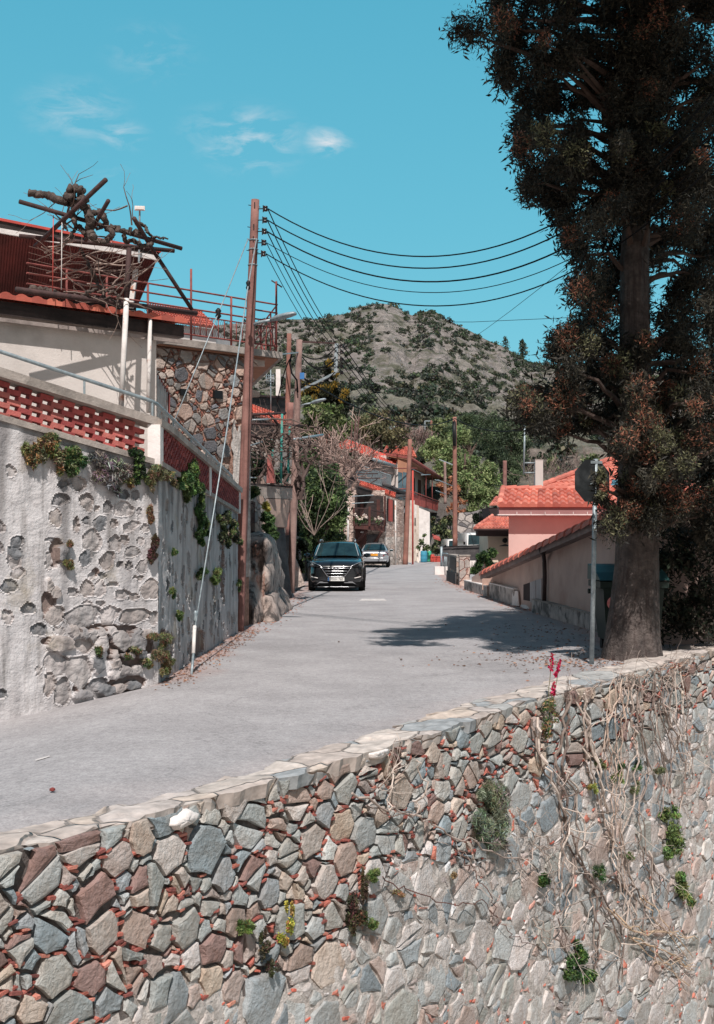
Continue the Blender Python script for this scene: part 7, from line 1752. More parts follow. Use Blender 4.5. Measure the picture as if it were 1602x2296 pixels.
mb = MB(); loft(mb, [(1.02, cab_prof(.84, .80, 1.04, 1.12)), (1.42, cab_prof(.86, .74, 1.04, 1.36)), (1.78, cab_prof(.865, .68, 1.04, 1.56)), (2.1, cab_prof(.87, .67, 1.04, 1.625)), (2.8, cab_prof(.87, .67, 1.04, 1.64)), (3.6, cab_prof(.86, .65, 1.04, 1.61)), (4.1, cab_prof(.84, .62, 1.04, 1.54)), (4.4, cab_prof(.8, .7, 1.04, 1.15))]); o = cbuild(mb, 'cabin', M['carblack'], SUV); shade(o)
mb = MB(); n = 8; wv = []
for j in range(7):
    f = j / 6; y = 1.02 + .70 * f; z = 1.145 + .415 * f; w = .70 - .115 * f
    for i in range(n + 1):
        q = i / n * 2 - 1; wv.append((w * q, y - .03 + .09 * q * q - .012, z + .028 - .03 * q * q))
mb.add(wv, [(j * (n + 1) + i, j * (n + 1) + i + 1, (j + 1) * (n + 1) + i + 1, (j + 1) * (n + 1) + i) for j in range(6) for i in range(n)]); cbuild(mb, 'windshield', M['autoglass'], SUV, True)
for s in (-1, 1):
    mb = MB(); mb.bar((s * .725, 1.05, 1.16), (s * .60, 1.72, 1.56), .028, .02); cbuild(mb, 'pillar_trim', M['galv'], SUV)
    mb = MB(); mb.tube([(s * .60, 1.95, 1.63), (s * .60, 2.1, 1.685), (s * .59, 3.3, 1.69), (s * .58, 3.5, 1.64)], .024, n=6); cbuild(mb, 'roof_rail', M['chrome'], SUV, True)
    mb = MB(); P_ = [(1.35, 1.13, .885), (1.95, 1.50, .735), (3.7, 1.50, .715), (4.1, 1.17, .85)]; mb.prism([(s * (x + .012), y, z) for y, z, x in P_], (s * .006, 0, 0)); cbuild(mb, 'side_window', M['autoglass'], SUV)
    # door mirror
    mb = MB(); vs = []; k = 10
    for y, r in ((1.30, .5), (1.33, .95), (1.40, 1), (1.46, .8), (1.48, .3)):
        for j in range(k):
            an = 2 * math.pi * j / k; vs.append((s * 1.02 + math.cos(an) * .125 * r, y, 1.17 + math.sin(an) * .085 * r))
    mb.add(vs, [(i * k + j, i * k + (j + 1) % k, (i + 1) * k + (j + 1) % k, (i + 1) * k + j) for i in range(4) for j in range(k)] + [tuple(range(k)), tuple(range(4 * k, 5 * k))]); mb.bar((s * .86, 1.42, 1.13), (s * .95, 1.4, 1.14), .05, .04)
    cbuild(mb, 'door_mirror', M['carblack'], SUV, True)
    for y in (.88, 3.6): wheel(SUV, s * .835, y, .345, .22)
    mb = MB()
    for y in (.88, 3.6):
        for k2 in range(9):
            a0, a1 = math.pi * k2 / 9, math.pi * (k2 + 1) / 9; pr = [(y - .42 * math.cos(q), .34 + .42 * math.sin(q)) for q in (a0, a1)]
            mb.bar((s * .925, *pr[0]), (s * .925, *pr[1]), .03, .08, up=(1, 0, 0))
    cbuild(mb, 'arch_trim', M['plastic'], SUV)
def fy(x, z, off=.015):
    gx = float(np.interp(abs(x), [0, .5, .66, .78, .875, .92], [0, .0, .02, .07, .22, .5])); gz = float(np.interp(z, [0, .2, .3, .74, .86, .96, 1.02], [.09, .07, .0, 0, .06, .22, .48]))
    return max(gx, gz) + .35 * min(gx, gz) - off
def face(pts, name, mat, off=.015, th=.012, par=None, t=None):
    mb = MB(); n = len(pts); a = [(x, fy(x, z, off + th), z) for x, z in pts]; b = [(x, fy(x, z, off) + .03, z) for x, z in pts]
    mb.add(a + b, [tuple(range(n))] + [(i, n + i, n + (i + 1) % n, (i + 1) % n) for i in range(n)]); o = cbuild(mb, name, mat, t or SUV)
    if par: o.parent = par
    return o
def band(pts, w, name, mat, off=.03, par=None):
    """a strip that follows the nose"""
    mb = MB(); P_ = []
    for (a, b) in zip(pts[:-1], pts[1:]):
        for k in range(5): P_.append((a[0] + (b[0] - a[0]) * k / 5, a[1] + (b[1] - a[1]) * k / 5))
    P_.append(pts[-1]); mb.tube([(x, fy(x, z, off), z) for x, z in P_], w, n=6); o = cbuild(mb, name, mat, SUV, True)
    if par: o.parent = par
    return o
gr = face([(-.48, .82), (.48, .82), (.47, .76), (.30, .53), (.24, .5), (-.24, .5), (-.30, .53), (-.47, .76)], 'grille', M['plastic'], .02)
for z, w in ((.765, .43), (.675, .365), (.59, .31)): band([(-w, z), (w, z)], .014, 'grille_bar', M['chrome'], .045, gr)
band([(-.50, .83), (-.47, .76), (-.30, .525), (-.24, .495), (.24, .495), (.30, .525), (.47, .76), (.50, .83)], .011, 'grille_frame', M['chrome'], .045, gr)
mb = MB(); n = 24
mb.add([(math.cos(2 * math.pi * i / n) * rx, -.062 + yy, .755 + math.sin(2 * math.pi * i / n) * rz) for rx, rz, yy in ((.10, .062, 0), (.082, .046, 0), (.082, .046, .02), (.10, .062, .02)) for i in range(n)], [(k * n + i, k * n + (i + 1) % n, ((k + 1) % 4) * n + (i + 1) % n, ((k + 1) % 4) * n + i) for k in range(4) for i in range(n)])
for s in (-1, 1): mb.bar((s * .045 - .018, -.058, .722), (s * .045 + .018, -.058, .788), .02, .02, up=(0, 1, 0))
mb.bar((-.045, -.058, .745), (.045, -.058, .768), .02, .018, up=(0, 1, 0)); cbuild(mb, 'emblem', M['chrome'], SUV)
for s in (-1, 1):
    hl = face([(s * x, z) for x, z in ((.50, .825), (.62, .885), (.76, .94), (.86, .965), (.885, .90), (.86, .83), (.78, .79), (.60, .795))][::s], 'headlight', M['plastic'], .02)
    band([(s * .50, .835), (s * .62, .893), (s * .76, .95), (s * .865, .972)], .016, 'headlight_strip', M['chrome'], .04, hl)
    mb = MB(); c = (s * .79, fy(.79, .87, .045), .87); mb.lathe([(.02, -.02), (.055, -.02), (.062, 0), (.05, .03)], c, 14, axis=Matrix.Rotation(R(90), 3, 'X')); q = cbuild(mb, 'lamp_lens', M['lens'], SUV, True); q.parent = hl
    fl_ = face([(s * x, z) for x, z in ((.62, .50), (.70, .57), (.78, .60), (.83, .58), (.80, .47), (.62, .45))][::s], 'fog_lamp', M['plastic'], .015)
    band([(s * .60, .445), (s * .70, .465), (s * .81, .49)], .015, 'running_light', M['white'], .03, fl_)
    q = face([(s * x, z) for x, z in ((.26, .31), (.26, .285), (.55, .285), (.66, .235), (.55, .318))][::s], 'skid_trim', M['chrome'], .02)
band([(-.62, .155), (.62, .155)], .008, 'lower_chrome', M['chrome'], .02)
lb = face([(-.86, .44), (-.62, .40), (-.28, .33), (.28, .33), (.62, .40), (.86, .44), (.88, .17), (.7, .13), (-.7, .13), (-.88, .17)], 'lower_bumper', M['plastic'], .0)
pl_ = MB(); pl_.box((0, -.065, .41), (.54, .012, .115)); P1_ = cbuild(pl_, 'number_plate', M['plate_w'], SUV)
mb = MB(); mb.box((-.246, -.0725, .41), (.045, .004, .113)); q = cbuild(mb, 'plate_band', M['blue'], SUV); q.parent = P1_
q = text_mesh('MXH 760', .112, 'plate_text', M['black'], SUV, (.02, -.0735, .408), (R(90), 0, 0)); q.scale = (.92, 1, 1); q.parent = P1_
for s in (-1, 1):
    mb = MB(); mb.tube([(s * .05 - .3, 1.03, 1.158), (s * .05 + .02, .985, 1.168), (s * .05 + .3, 1.0, 1.165)], .009, n=4); cbuild(mb, 'wiper', M['plastic'], SUV)
mb = MB(); mb.lathe([(.17, -.012), (.185, 0), (.17, .012)], (-.36, 1.55, 1.14), 18, axis=Matrix.Rotation(R(65), 3, 'X')); cbuild(mb, 'steering_wheel', M['galv'], SUV)
mb = MB(); mb.box((0, 2.2, .26), (1.5, 4.2, .1)); cbuild(mb, 'underbody', M['plastic'], SUV)

# ---------------- silver sedan seen from behind
sx1 = at(839, 1300, 66); SED = car_root('parked_car', 'silver saloon parked tail first behind the black suv with an orange yellow number plate', 'car', sx1.x, 66.0, R(-2.5))
def sp_(w, zb, zm, zt, cr=.02): return body_prof(w, zb, zm, zt, cr)
mb = MB(); loft(mb, [(0, sp_(.74, .42, .62, .80)), (.04, sp_(.80, .32, .62, .88)), (.18, sp_(.845, .26, .62, .94)), (.7, sp_(.86, .24, .64, .97)), (1.6, sp_(.865, .22, .64, .95, 0)), (3.0, sp_(.86, .22, .62, .93, 0)), (3.9, sp_(.85, .24, .6, .86)), (4.4, sp_(.78, .28, .55, .72)), (4.55, sp_(.62, .36, .5, .62))]); o = cbuild(mb, 'body', M['carsilver'], SED); shade(o)
mb = MB(); loft(mb, [(.75, cab_prof(.74, .68, .88, .97)), (1.15, cab_prof(.78, .62, .88, 1.2)), (1.55, cab_prof(.79, .58, .88, 1.36)), (2.2, cab_prof(.79, .57, .88, 1.40)), (2.7, cab_prof(.79, .57, .88, 1.36)), (3.5, cab_prof(.76, .66, .84, .93))]); o = cbuild(mb, 'cabin', M['carsilver'], SED); shade(o)
mb = MB(); wv = []
for j in range(7):
    f = j / 6; y = .74 + .66 * f; z = .99 + .325 * f; w = .66 - .12 * f
    for i in range(n8 + 1 if False else 9):
        q = i / 8 * 2 - 1; wv.append((w * q, y - .06 + .07 * q * q, z + .03 - .03 * q * q))
mb.add(wv, [(j * 9 + i, j * 9 + i + 1, (j + 1) * 9 + i + 1, (j + 1) * 9 + i) for j in range(6) for i in range(8)]); cbuild(mb, 'rear_window', M['autoglass'], SED, True)
def fys(x, z, off):
    gx = float(np.interp(abs(x), [0, .5, .74, .8, .845], [0, .01, .03, .07, .2])); gz = float(np.interp(z, [.2, .3, .42, .80, .88, .95], [.1, .05, 0, 0, .04, .18])); return max(gx, gz) + .35 * min(gx, gz) - off
def facer(pts, name, mat, off=.012, par=None):
    mb = MB(); n = len(pts); mb.add([(x, fys(x, z, off + .012), z) for x, z in pts] + [(x, fys(x, z, off) + .04, z) for x, z in pts], [tuple(range(n))] + [(i, n + i, n + (i + 1) % n, (i + 1) % n) for i in range(n)]); o = cbuild(mb, name, mat, SED)
    if par: o.parent = par
    return o
for s in (-1, 1):
    tl_ = facer([(s * x, z) for x, z in ((.50, .66), (.64, .90), (.74, .89), (.805, .80), (.815, .66))][::s], 'tail_light', M['redlens'], .02)
    q = facer([(s * x, z) for x, z in ((.58, .745), (.585, .775), (.79, .775), (.795, .745))][::s], 'reversing_lens', M['lens'], .032, tl_)
    mb = MB(); P_ = [(1.2, .95, .80), (1.62, 1.30, .66), (2.5, 1.30, .655), (3.2, .95, .79)]; mb.prism([(s * (x + .01), y, z) for y, z, x in P_], (s * .006, 0, 0)); cbuild(mb, 'side_window', M['autoglass'], SED)
    mb = MB(); mb.box((s * .96, 3.0, .96), (.2, .1, .13)); q = cbuild(mb, 'door_mirror', M['carsilver'], SED); m_ = q.modifiers.new('b', 'BEVEL'); m_.width = .03; m_.segments = 2
    mb = MB(); mb.box((s * .96, 2.945, .96), (.17, .008, .1)); q2 = cbuild(mb, 'mirror_glass', M['autoglass'], SED); q2.parent = q
    for y in (.95, 3.6): wheel(SED, s * .77, y, .315, .2, 'galv')
pl_ = facer([(-.30, .67), (-.30, .79), (.22, .79), (.22, .67)], 'number_plate', M['plate_y'], .02)
q = text_mesh('HL K 2', .09, 'plate_text', M['brown_wood'], SED, (-.04, fys(0, .73, .036), .728), (R(90), 0, 0)); q.parent = pl_
mb = MB(); mb.tube([(-.78, fys(.78, .54, .02), .545), (-.5, fys(.5, .54, .02), .545), (.5, fys(.5, .54, .02), .545), (.78, fys(.78, .54, .02), .545)], .02, n=6); cbuild(mb, 'bumper_strip', M['chrome'], SED, True)
mb = MB(); mb.tube([(-.34, fys(.3, .83, .02), .825), (.30, fys(.3, .83, .02), .825)], .016, n=6); cbuild(mb, 'boot_strip', M['chrome'], SED, True)
facer([(-.70, .24), (-.74, .36), (.74, .36), (.70, .24)], 'lower_valance', M['plastic'], .0)
facer([(.2, .37), (.26, .40), (.72, .40), (.66, .37)], 'exhaust_trim', M['chrome'], .016)
mb = MB(); mb.box((0, 2.3, .24), (1.4, 4.0, .08)); cbuild(mb, 'underbody', M['plastic'], SED)

# ---------------- two white vehicles beyond the black fence
def van(name, label, u, d, w, h, sc, lg=4.6):
    p = at(u, 1240, d); t = car_root(name, label, 'van' if 'van' in name else 'car', p.x, d, R(4)); k = w / 1.7
    pr = lambda ww, zb, zt: [(0, zb), (ww * .85, zb), (ww, zb + .15), (ww, zt * .6), (ww * .97, zt - .06), (ww * .88, zt), (0, zt + .02)]
    hw = w / 2; zh = h * .55
    mb = MB(); loft(mb, [(0, pr(hw * .9, .35, zh * .8)), (.1, pr(hw, .3, zh)), (.5, pr(hw, .28, zh * 1.05)), (lg, pr(hw, .3, zh * 1.05))]); cbuild(mb, 'body', M['carwhite'], t, False)
    mb = MB(); loft(mb, [(.5, cab_prof(hw * .95, hw * .9, zh, zh * 1.08)), (.9, cab_prof(hw * .95, hw * .8, zh, h * .96)), (1.3, cab_prof(hw * .95, hw * .8, zh, h)), (lg - .1, cab_prof(hw * .95, hw * .8, zh, h))]); cbuild(mb, 'cabin', M['carwhite'], t, True)
    mb = MB(); mb.prism([(-hw * .85, .49, zh * 1.12), (hw * .85, .49, zh * 1.12), (hw * .75, .84, h * .93), (-hw * .75, .84, h * .93)], (0, -.015, .01)); cbuild(mb, 'windshield', M['autoglass'], t)
    for s in (-1, 1):
        mb = MB(); mb.box((s * hw * 1.08, .75, zh * 1.2), (.12, .08, .2)); cbuild(mb, 'door_mirror', M['plastic'], t)
        for y in (.8, lg - .8): wheel(t, s * hw * .9, y, .32, .2, 'galv')
        mb = MB(); mb.box((s * hw * .7, -.01, zh * .75), (.22, .06, .16)); cbuild(mb, 'headlight', M['lens'], t)
    return t
van('parked_van', 'white van with a wide windscreen parked behind the black fence beside the annex', 1078, 76, 1.75, 2.0, 1)
van('parked_car', 'white vehicle whose roof just shows over the black fence at the dark topped pole', 1031, 84, 1.7, 1.55, 1, 4.2)
# ================================================================ the mountain
SKY_ = [KH(*q) for q in ((-900, 330), (-600, 230), (-300, 165), (0, 140), (120, 126), (320, 126), (400, 106), (465, 100), (490, 74), (540, 61), (620, 49), (680, 58), (730, 88), (765, 106), (785, 108), (805, 94), (860, 84), (890, 92), (920, 117), (985, 151), (1050, 182), (1130, 226), (1200, 252), (1290, 306), (1330, 332), (1400, 346), (1460, 346), (1560, 340), (1700, 360), (2000, 380), (2600, 420))]
su, sv = np.array([q[0] for q in SKY_]), np.array([q[1] for q in SKY_])
def ridge_v(u): return np.interp(u, su, sv)
NU, NT = 290, 175
us = np.linspace(-420, 2100, NU); ts = np.linspace(0, 1, NT)
def hill_point(u, t):
    """t 0 at the foot, 1 on the skyline; depth grows faster near the top"""
    vb = 1128.0; vr = float(ridge_v(u))
    f = t
    d = 104 + (560 - 104) * (.28 * t + .72 * t ** 1.7)
    v = vb + (vr - vb) * (t ** .92)
    x = (u - CU) * d / F; z = CAMZ - (v - CV) * d / F
    # gullies and spurs, terraces on the lower slopes
    k = min(1, t * 3) * min(1, (1 - t) * 9)
    g = mnoise.fractal(Vector((x * .012 + 3, d * .006, 0)), .8, 2, 5)
    gx = abs(mnoise.noise(Vector((x * .016 - d * .008, d * .004, 4))))
    z += k * (4.2 * g - 5.5 * gx * min(1, t * 1.6) + 1.8) * (d / 400)
    rk = mnoise.fractal(Vector((x * .09, d * .06, z * .09)), .7, 2, 5)
    z += k * 1.7 * rk * (d / 400 + .2)
    tz = z; ter = max(0, min(1, (.46 - t) * 5)) * .8 * max(0, min(1, t * 9))
    if ter > 0:
        st = 2.0 + 1.0 * (d / 300); q = (tz + 1.6 * mnoise.noise(Vector((x * .02, d * .02, 1)))) / st; fr = q - math.floor(q); s = max(0, min(1, (fr - .35) / .3)); s = s * s * (3 - 2 * s)
        z += ter * .75 * st * (s - fr) * (.6 + .5 * mnoise.noise(Vector((x * .03, d * .03, 8))))
    z += k * (d / 400) * 1.3 * (abs(mnoise.noise(Vector((x * .22, d * .13, 1)))) - .2 + .5 * (mnoise.cell(Vector((x * .3, d * .12, 2))) - .5))
    return x, d, z
HP = np.array([[hill_point(float(u), float(t)) for u in us] for t in ts])
M['hill'] = pm('stony_hillside', L(168, 160, 155), L(126, 120, 116), scale=.35, bump=1.0, bscale=.8, vcol=True, dirt=L(104, 104, 90), dscale=.09, dlo=.5, dhi=.6, dist=2.5, rough=.95, spec=.1)
def hillcol(x, y, z, t):
    n1 = mnoise.fractal(Vector((x * .02, y * .012, 5)), .8, 2, 4); n2 = mnoise.fractal(Vector((x * .12, y * .09, z * .1)), .8, 2, 4)
    c = np.array([1.0, 1.0, 1.0]) * (1 + .10 * n1 + .13 * n2)
    g = max(0, min(1, .55 * n1 + .45 * n2 + .22 + (.25 if t < .55 else -.25)))
    c = c * (1 - g * .8) + np.array([.60, .68, .52]) * g * .8
    if t < .30 and x / y > .115: c = c * np.array([1.08, .98, .95])
    return c
CC = np.array([[hillcol(*HP[j, i], ts[j]) for i in range(NU)] for j in range(NT)])
mb = MB(); V4 = np.stack([HP[:-1, :-1], HP[:-1, 1:], HP[1:, 1:], HP[1:, :-1]], axis=2).reshape(-1, 4, 3)
# skirts: down behind the skyline and from the foot to the ground
back = HP[-1].copy(); back[:, 1] += 250; back[:, 2] -= 120; foot = HP[0].copy(); foot[:, 1] -= 6; foot[:, 2] = -.5
Vb = np.stack([HP[-1, :-1], HP[-1, 1:], back[1:], back[:-1]], axis=1); Vf = np.stack([foot[:-1], foot[1:], HP[0, 1:], HP[0, :-1]], axis=1)
mb.quads_np(np.concatenate([V4, Vb, Vf]), np.concatenate([CC[:-1, :-1].reshape(-1, 3), np.ones((len(Vb) + len(Vf), 3)) * .8]))
hill = mb.build('hillside', M['hill'], None, smooth=False)
cc = np.stack([CC[:-1, :-1], CC[:-1, 1:], CC[1:, 1:], CC[1:, :-1]], axis=2).reshape(-1, 3)
allc = np.concatenate([cc, np.ones(((len(Vb) + len(Vf)) * 4, 3)) * .8]); hill.data.color_attributes['Col'].data.foreach_set('color', np.concatenate([allc, np.ones((len(allc), 1))], axis=1).astype(np.float32).ravel())
tag(hill, kind='structure')
def hz(u, t):
    j = min(NT - 2, int(t * (NT - 1))); i = min(NU - 2, max(0, int((u - us[0]) / (us[-1] - us[0]) * (NU - 1))))
    fj, fi = t * (NT - 1) - j, (u - us[0]) / (us[-1] - us[0]) * (NU - 1) - i
    p = (HP[j, i] * (1 - fi) + HP[j, i + 1] * fi) * (1 - fj) + (HP[j + 1, i] * (1 - fi) + HP[j + 1, i + 1] * fi) * fj
    return Vector(p)
# scrub: the larger bushes are things, the rest one mat of scrub
rh = random.Random(77); NH = np.random.default_rng(77)
SCR = [L(84, 92, 76), L(70, 78, 66), L(98, 104, 86), L(60, 66, 58)]
protos = []
for k in range(6):
    mb = MB()
    for j in range(7):
        clump(mb, NH, (rh.gauss(0, .42), rh.gauss(0, .42), .35 + rh.uniform(-.1, .35)), rh.uniform(.3, .5), 60, .30, [tuple(q * rh.uniform(.75, 1.2) for q in rh.choice(SCR)) for _ in range(3)], aspect=.7, shell=.5)
    o = mb.build('hill_shrub', M['leaf'], None); protos.append(o)
DENS = []       # bands of dense scrub seen on the photograph
def dens(u, v, t):
    n = mnoise.fractal(Vector((u * .012, v * .02, 2)), .8, 2, 3)
    d = .38 + 1.0 * n
    if v < float(ridge_v(u)) + 28: d += .5
    for (a, b, ra, rb, s) in ((770, 740, 130, 22, .9), (690, 770, 60, 40, .6), (1000, 770, 70, 24, .4), (960, 870, 60, 26, .45), (1050, 850, 80, 36, .45), (1140, 850, 60, 40, .4), (1000, 900, 80, 25, .5), (900, 860, 50, 20, .6), (1180, 830, 60, 20, .7), (640, 790, 60, 40, .5), (800, 770, 30, 50, .6), (620, 880, 60, 30, .9), (1000, 720, 30, 20, -.7), (870, 700, 30, 12, -.8), (870, 740, 60, 20, -.3), (830, 830, 60, 30, -.3)):
        q = ((u - a) / ra) ** 2 + ((v - b) / rb) ** 2
        if q < 1.6: d += s * max(0, 1 - q / 1.6)
    if u > 1170 and v > 930: d -= .5
    return d
things_made = 0; first = [True] * 6; stuff = MB(); cand = []
while len(cand) < 2900:
    u = rh.uniform(300, 1660); t = rh.uniform(.12, 1.0) ** .8; p = hz(u, t); uu = CU + p.x / p.y * F; vv = CV - (p.z - CAMZ) / p.y * F
    if rh.random() < dens(uu, vv, t) * .75: cand.append((p, rh.uniform(.7, 1.0) ** 2 * (3.6 if rh.random() < .3 else 2.3), uu, vv))
cand.sort(key=lambda q: -q[1] / q[0].y)
for i, (p, s, u, v) in enumerate(cand):
    s *= .85
    if i < 220 and 560 < u < 1500:
        k = rh.randrange(6); o = protos[k]
        if first[k]: first[k] = False
        else: o = o.copy(); link(o)
        o.location = p - Vector((0, 0, .15 * s)); o.scale = (s, s, s * rh.uniform(.7, 1.0)); o.rotation_euler = (0, 0, rh.uniform(0, 6.28)); tag(o, 'dark green shrub scattered among many on the pale rocky mountain slope', 'shrub', 'shrubs on the mountain slope')
    else:
        cl = [tuple(q * rh.uniform(.75, 1.2) for q in rh.choice(SCR)) for _ in range(3)]
        for j in range(3): clump(stuff, NH, p + Vector((rh.gauss(0, .4) * s, rh.gauss(0, .4) * s, .3 * s)), s * .45, 34, .3 * s, cl, aspect=.75, shell=.4)
for k in range(6):
    if first[k]: bpy.data.objects.remove(protos[k])
# low grey-green tufts
for k in range(2600):
    u = rh.uniform(300, 1700); t = rh.uniform(.03, .99); p = hz(u, t); s = rh.uniform(.4, 1.1) * (.35 + .65 * p.y / 500)
    clump(stuff, NH, p + Vector((0, 0, .15 * s)), (s, s, s * .5), 9, .5 * s, [L(112, 116, 90), L(96, 100, 80), L(130, 122, 98), L(84, 92, 72), L(150, 134, 120)], aspect=.8, shell=.2)
for k in range(60):     # the yellow flowering strip on the lower right slope
    p = hz(rh.uniform(1110, 1200), rh.uniform(.30, .36)); 
tag(stuff.build('hillside_scrub', M['leaf'], None), kind='stuff')
# lone trees on the skyline, and trees at the foot of the slope
def hill_tree(label, u, t, h, w, pal, n=500, name='hill_tree', cat='tree', group=None, asp=.6):
    p = hz(u, t); r_ = thing(name, label, cat, tuple(p), group); mb = MB()
    for k in range(7):
        f = k / 6; clump(mb, NH, p + Vector((rh.gauss(0, .15) * w, rh.gauss(0, .15) * w, h * (.25 + .7 * f))), (w * (1 - .65 * f), w * (1 - .65 * f), h * .16), n // 7, .16 * h ** .8, pal, aspect=asp, shell=.3)
    mb.build('crown', M['leaf'], r_); mb = MB(); mb.tube([p - Vector((0, 0, .5)), p + Vector((0, 0, h * .7))], [.04 * h, .015 * h], n=6, c=L(96, 82, 76)); mb.build('trunk', M['twig'], r_)
hill_tree('lone dark conifer standing up on the right skyline of the mountain', 1172, .985, 9, 3.2, SCR); hill_tree('sparse conifer left of the lone skyline conifer', 1135, .985, 6, 2.6, SCR, 260)
for i, (u, t, h, w, lb) in enumerate(((880, .22, 4.5, 2.2, 'olive green tree at the slope foot left of the far pole'), (905, .16, 5, 2.6, 'rounded green tree below the far bracketed pole'), (985, .2, 4.5, 2.4, 'green tree just right of the far bracketed pole'), (1000, .27, 4, 2.2, 'grey green tree above the far bracketed pole'), (830, .26, 4.4, 2.4, 'grey green tree above the loose brownish tree'), (620, .3, 6, 3, 'dark green tree on the slope seen under the balcony slab'), (590, .34, 6, 3, 'dark tree on the slope left of the pale chimney block'), (1330, .10, 3.2, 1.6, 'green tree on the terraces left of the cypress trunk'), (1240, .16, 2, 1.0, 'small bush on the terraces right of the mast pipe'))):
    hill_tree(lb, u, t, h, w, OLIVE + [L(96, 112, 78)], 800)
for i, (u, t) in enumerate(((1215, .10), (1235, .09), (1250, .13), (1285, .11), (1300, .17), (1195, .06))):
    p = hz(u, t); t_ = thing('bare_shrub', 'leafless grey shrub on the pale terraces right of the chimney', 'shrub', tuple(p), 'leafless shrubs on the terraces'); mb = MB()
    for k in range(8): branch(mb, rh, p, (rh.uniform(-.8, .8), rh.uniform(-.3, .3), 1), rh.uniform(1.0, 2.0), .03, 2, kids=3, n=4, wob=.25, c=pick(rh, [L(150, 132, 126), L(124, 110, 106)], .08), mn=.014)
    mb.build('branches', M['twig'], t_)
t = thing('far_antenna', 'small grid antenna on the slope above the brownish tree', 'antenna', tuple(at(878, 975, 130)))
pipe('mast', [at(878, 990, 130), at(878, 955, 130)], .05, M['galv'], t, 5)
for v in (958, 962, 966): pipe('element', [at(868, v, 130), at(888, v, 130)], .04, M['galv'], t, 4)
for u in (871, 878, 885): pipe('director', [at(u, 955, 130), at(u, 968, 130)], .04, M['galv'], t, 4)
# ================================================================ plants and creepers on the near wall
def nw(u, v, h=.06):
    s = s_at(u); x, y, tx, ty = PF.at(s); t = (v - CV) * y / F - CAMZ + .05
    return nmap(s, t, h)
NP = np.random.default_rng(5); rp2 = random.Random(6)
def nsize(u): return PF.at(s_at(u))[1] / F          # metres per reference pixel at column u
# snapdragon on the coping
SD = thing('snapdragon', 'crimson pink snapdragon with three flower spikes growing on the wall coping', 'flower', tuple(nw(*KB(935, 330))))
for (pts, f0, f1, w) in (([(930, 330), (935, 230), (948, 140), (960, 60)], (962, 58), (950, 140), 17), ([(945, 330), (960, 250), (975, 190), (998, 85)], (998, 88), (975, 170), 17), ([(938, 330), (948, 270), (962, 200)], (962, 205), (950, 268), 13)):
    mb = MB(); P_ = [nw(*KB(x, y), .10) for x, y in pts]; mb.tube(wig(P_, rp2, .006, 3), .0045, n=5, c=L(110, 104, 76)); mb.build('stem', M['twig'], SD)
    mb = MB(); a, b = nw(*KB(*f0), .10), nw(*KB(*f1), .10)
    for k in range(13):
        f = k / 12; c = a.lerp(b, f) + Vector((rp2.uniform(-1, 1), rp2.uniform(-1, 1), 0)) * .014 * (.4 + f); clump(mb, NP, c, .017 * (.5 + f * .7), 16, .026, [L(206, 44, 92), L(176, 28, 74), L(224, 70, 116)], aspect=.8, shell=.2)
    mb.build('flower_spike', M['flower'], SD)
mb = MB()
for x, y, r in ((930, 330, 34), (945, 380, 40), (915, 420, 34), (950, 310, 26), (925, 470, 24)): clump(mb, NP, nw(*KB(x, y), .08), r * .4375 * nsize(1210), 90, .045, GREEN + DRY[:2], aspect=.35, up=.2)
mb.build('leaves', M['leaf'], SD)
def wplant(name, label, cat, blobs, pal, size, dens=1.0, KK=KB, group=None, h=.07, aspect=.35, up=.2, wall=nw, ns=None):
    t = None; mb = MB()
    if KK is K2: blobs = [q for x, y, rx, ry in blobs for q in ((x, y, rx, ry), (x + rp2.uniform(-.9, .9) * rx, y + ry * rp2.uniform(.5, 1.5), rx * .5, ry * .8), (x + rp2.uniform(-1, 1) * rx, y + ry * rp2.uniform(-.4, .6), rx * .7, ry * .6))]
    for x, y, rx, ry in blobs:
        u, v = KK(x, y); p = wall(u, v, h); sz = ns or nsize(u); s = KK(100, 0)[0] - KK(0, 0)[0]; s /= 100
        if t is None: t = thing(name, label, cat, tuple(p), group)
        for k in range(5):
            q = wall(u + rp2.uniform(-.6, .6) * rx * s, v + rp2.uniform(-.6, .6) * ry * s, h * rp2.uniform(.6, 1.5))
            clump(mb, NP, q, (rx * s * sz * .5, min(.12, rx * s * sz * .5), ry * s * sz * .5), int(dens * 90), size * .85, [tuple(z * rp2.uniform(.75, 1.25) for z in rp2.choice(pal)) for _ in range(3)], aspect=aspect, up=up, shell=.1)
    mb.build('leaves', M['leaf'], t); return t
gs = wplant('grey_shrub', 'wispy grey green shrub hanging on the near wall below the coping', 'shrub', [(640, 810, 90, 110), (650, 890, 70, 90), (620, 960, 110, 80), (560, 920, 50, 80), (640, 1030, 60, 50), (600, 750, 40, 60)], [L(138, 146, 126), L(118, 128, 110), L(158, 164, 144), L(104, 112, 96)], .075, 4.0, aspect=.12)
wplant('wall_plant', 'glossy green shrub at the right edge on the near wall', 'plant', [(1545, 980, 55, 80), (1560, 1040, 45, 50), (1530, 1060, 40, 40)], BRIGHT, .06, 2.2)
wplant('wall_plant', 'green shrub low at the right edge of the near wall', 'plant', [(1570, 1240, 30, 50), (1580, 1200, 30, 40), (1600, 1290, 40, 60)], BRIGHT, .06, 1.6)
wplant('wall_plant', 'leafy green clump among the creepers at the right edge above the glossy shrub', 'plant', [(1550, 870, 50, 40), (1510, 900, 30, 30)], OLIVE + BRIGHT, .055, 1.4)
wplant('wall_plant', 'small leaved green clump at the bottom of the near wall right of centre', 'plant', [(1030, 1620, 70, 60), (1060, 1560, 40, 60), (1020, 1680, 70, 50), (1090, 1690, 40, 40)], GREEN, .04, 2.4, aspect=.6)
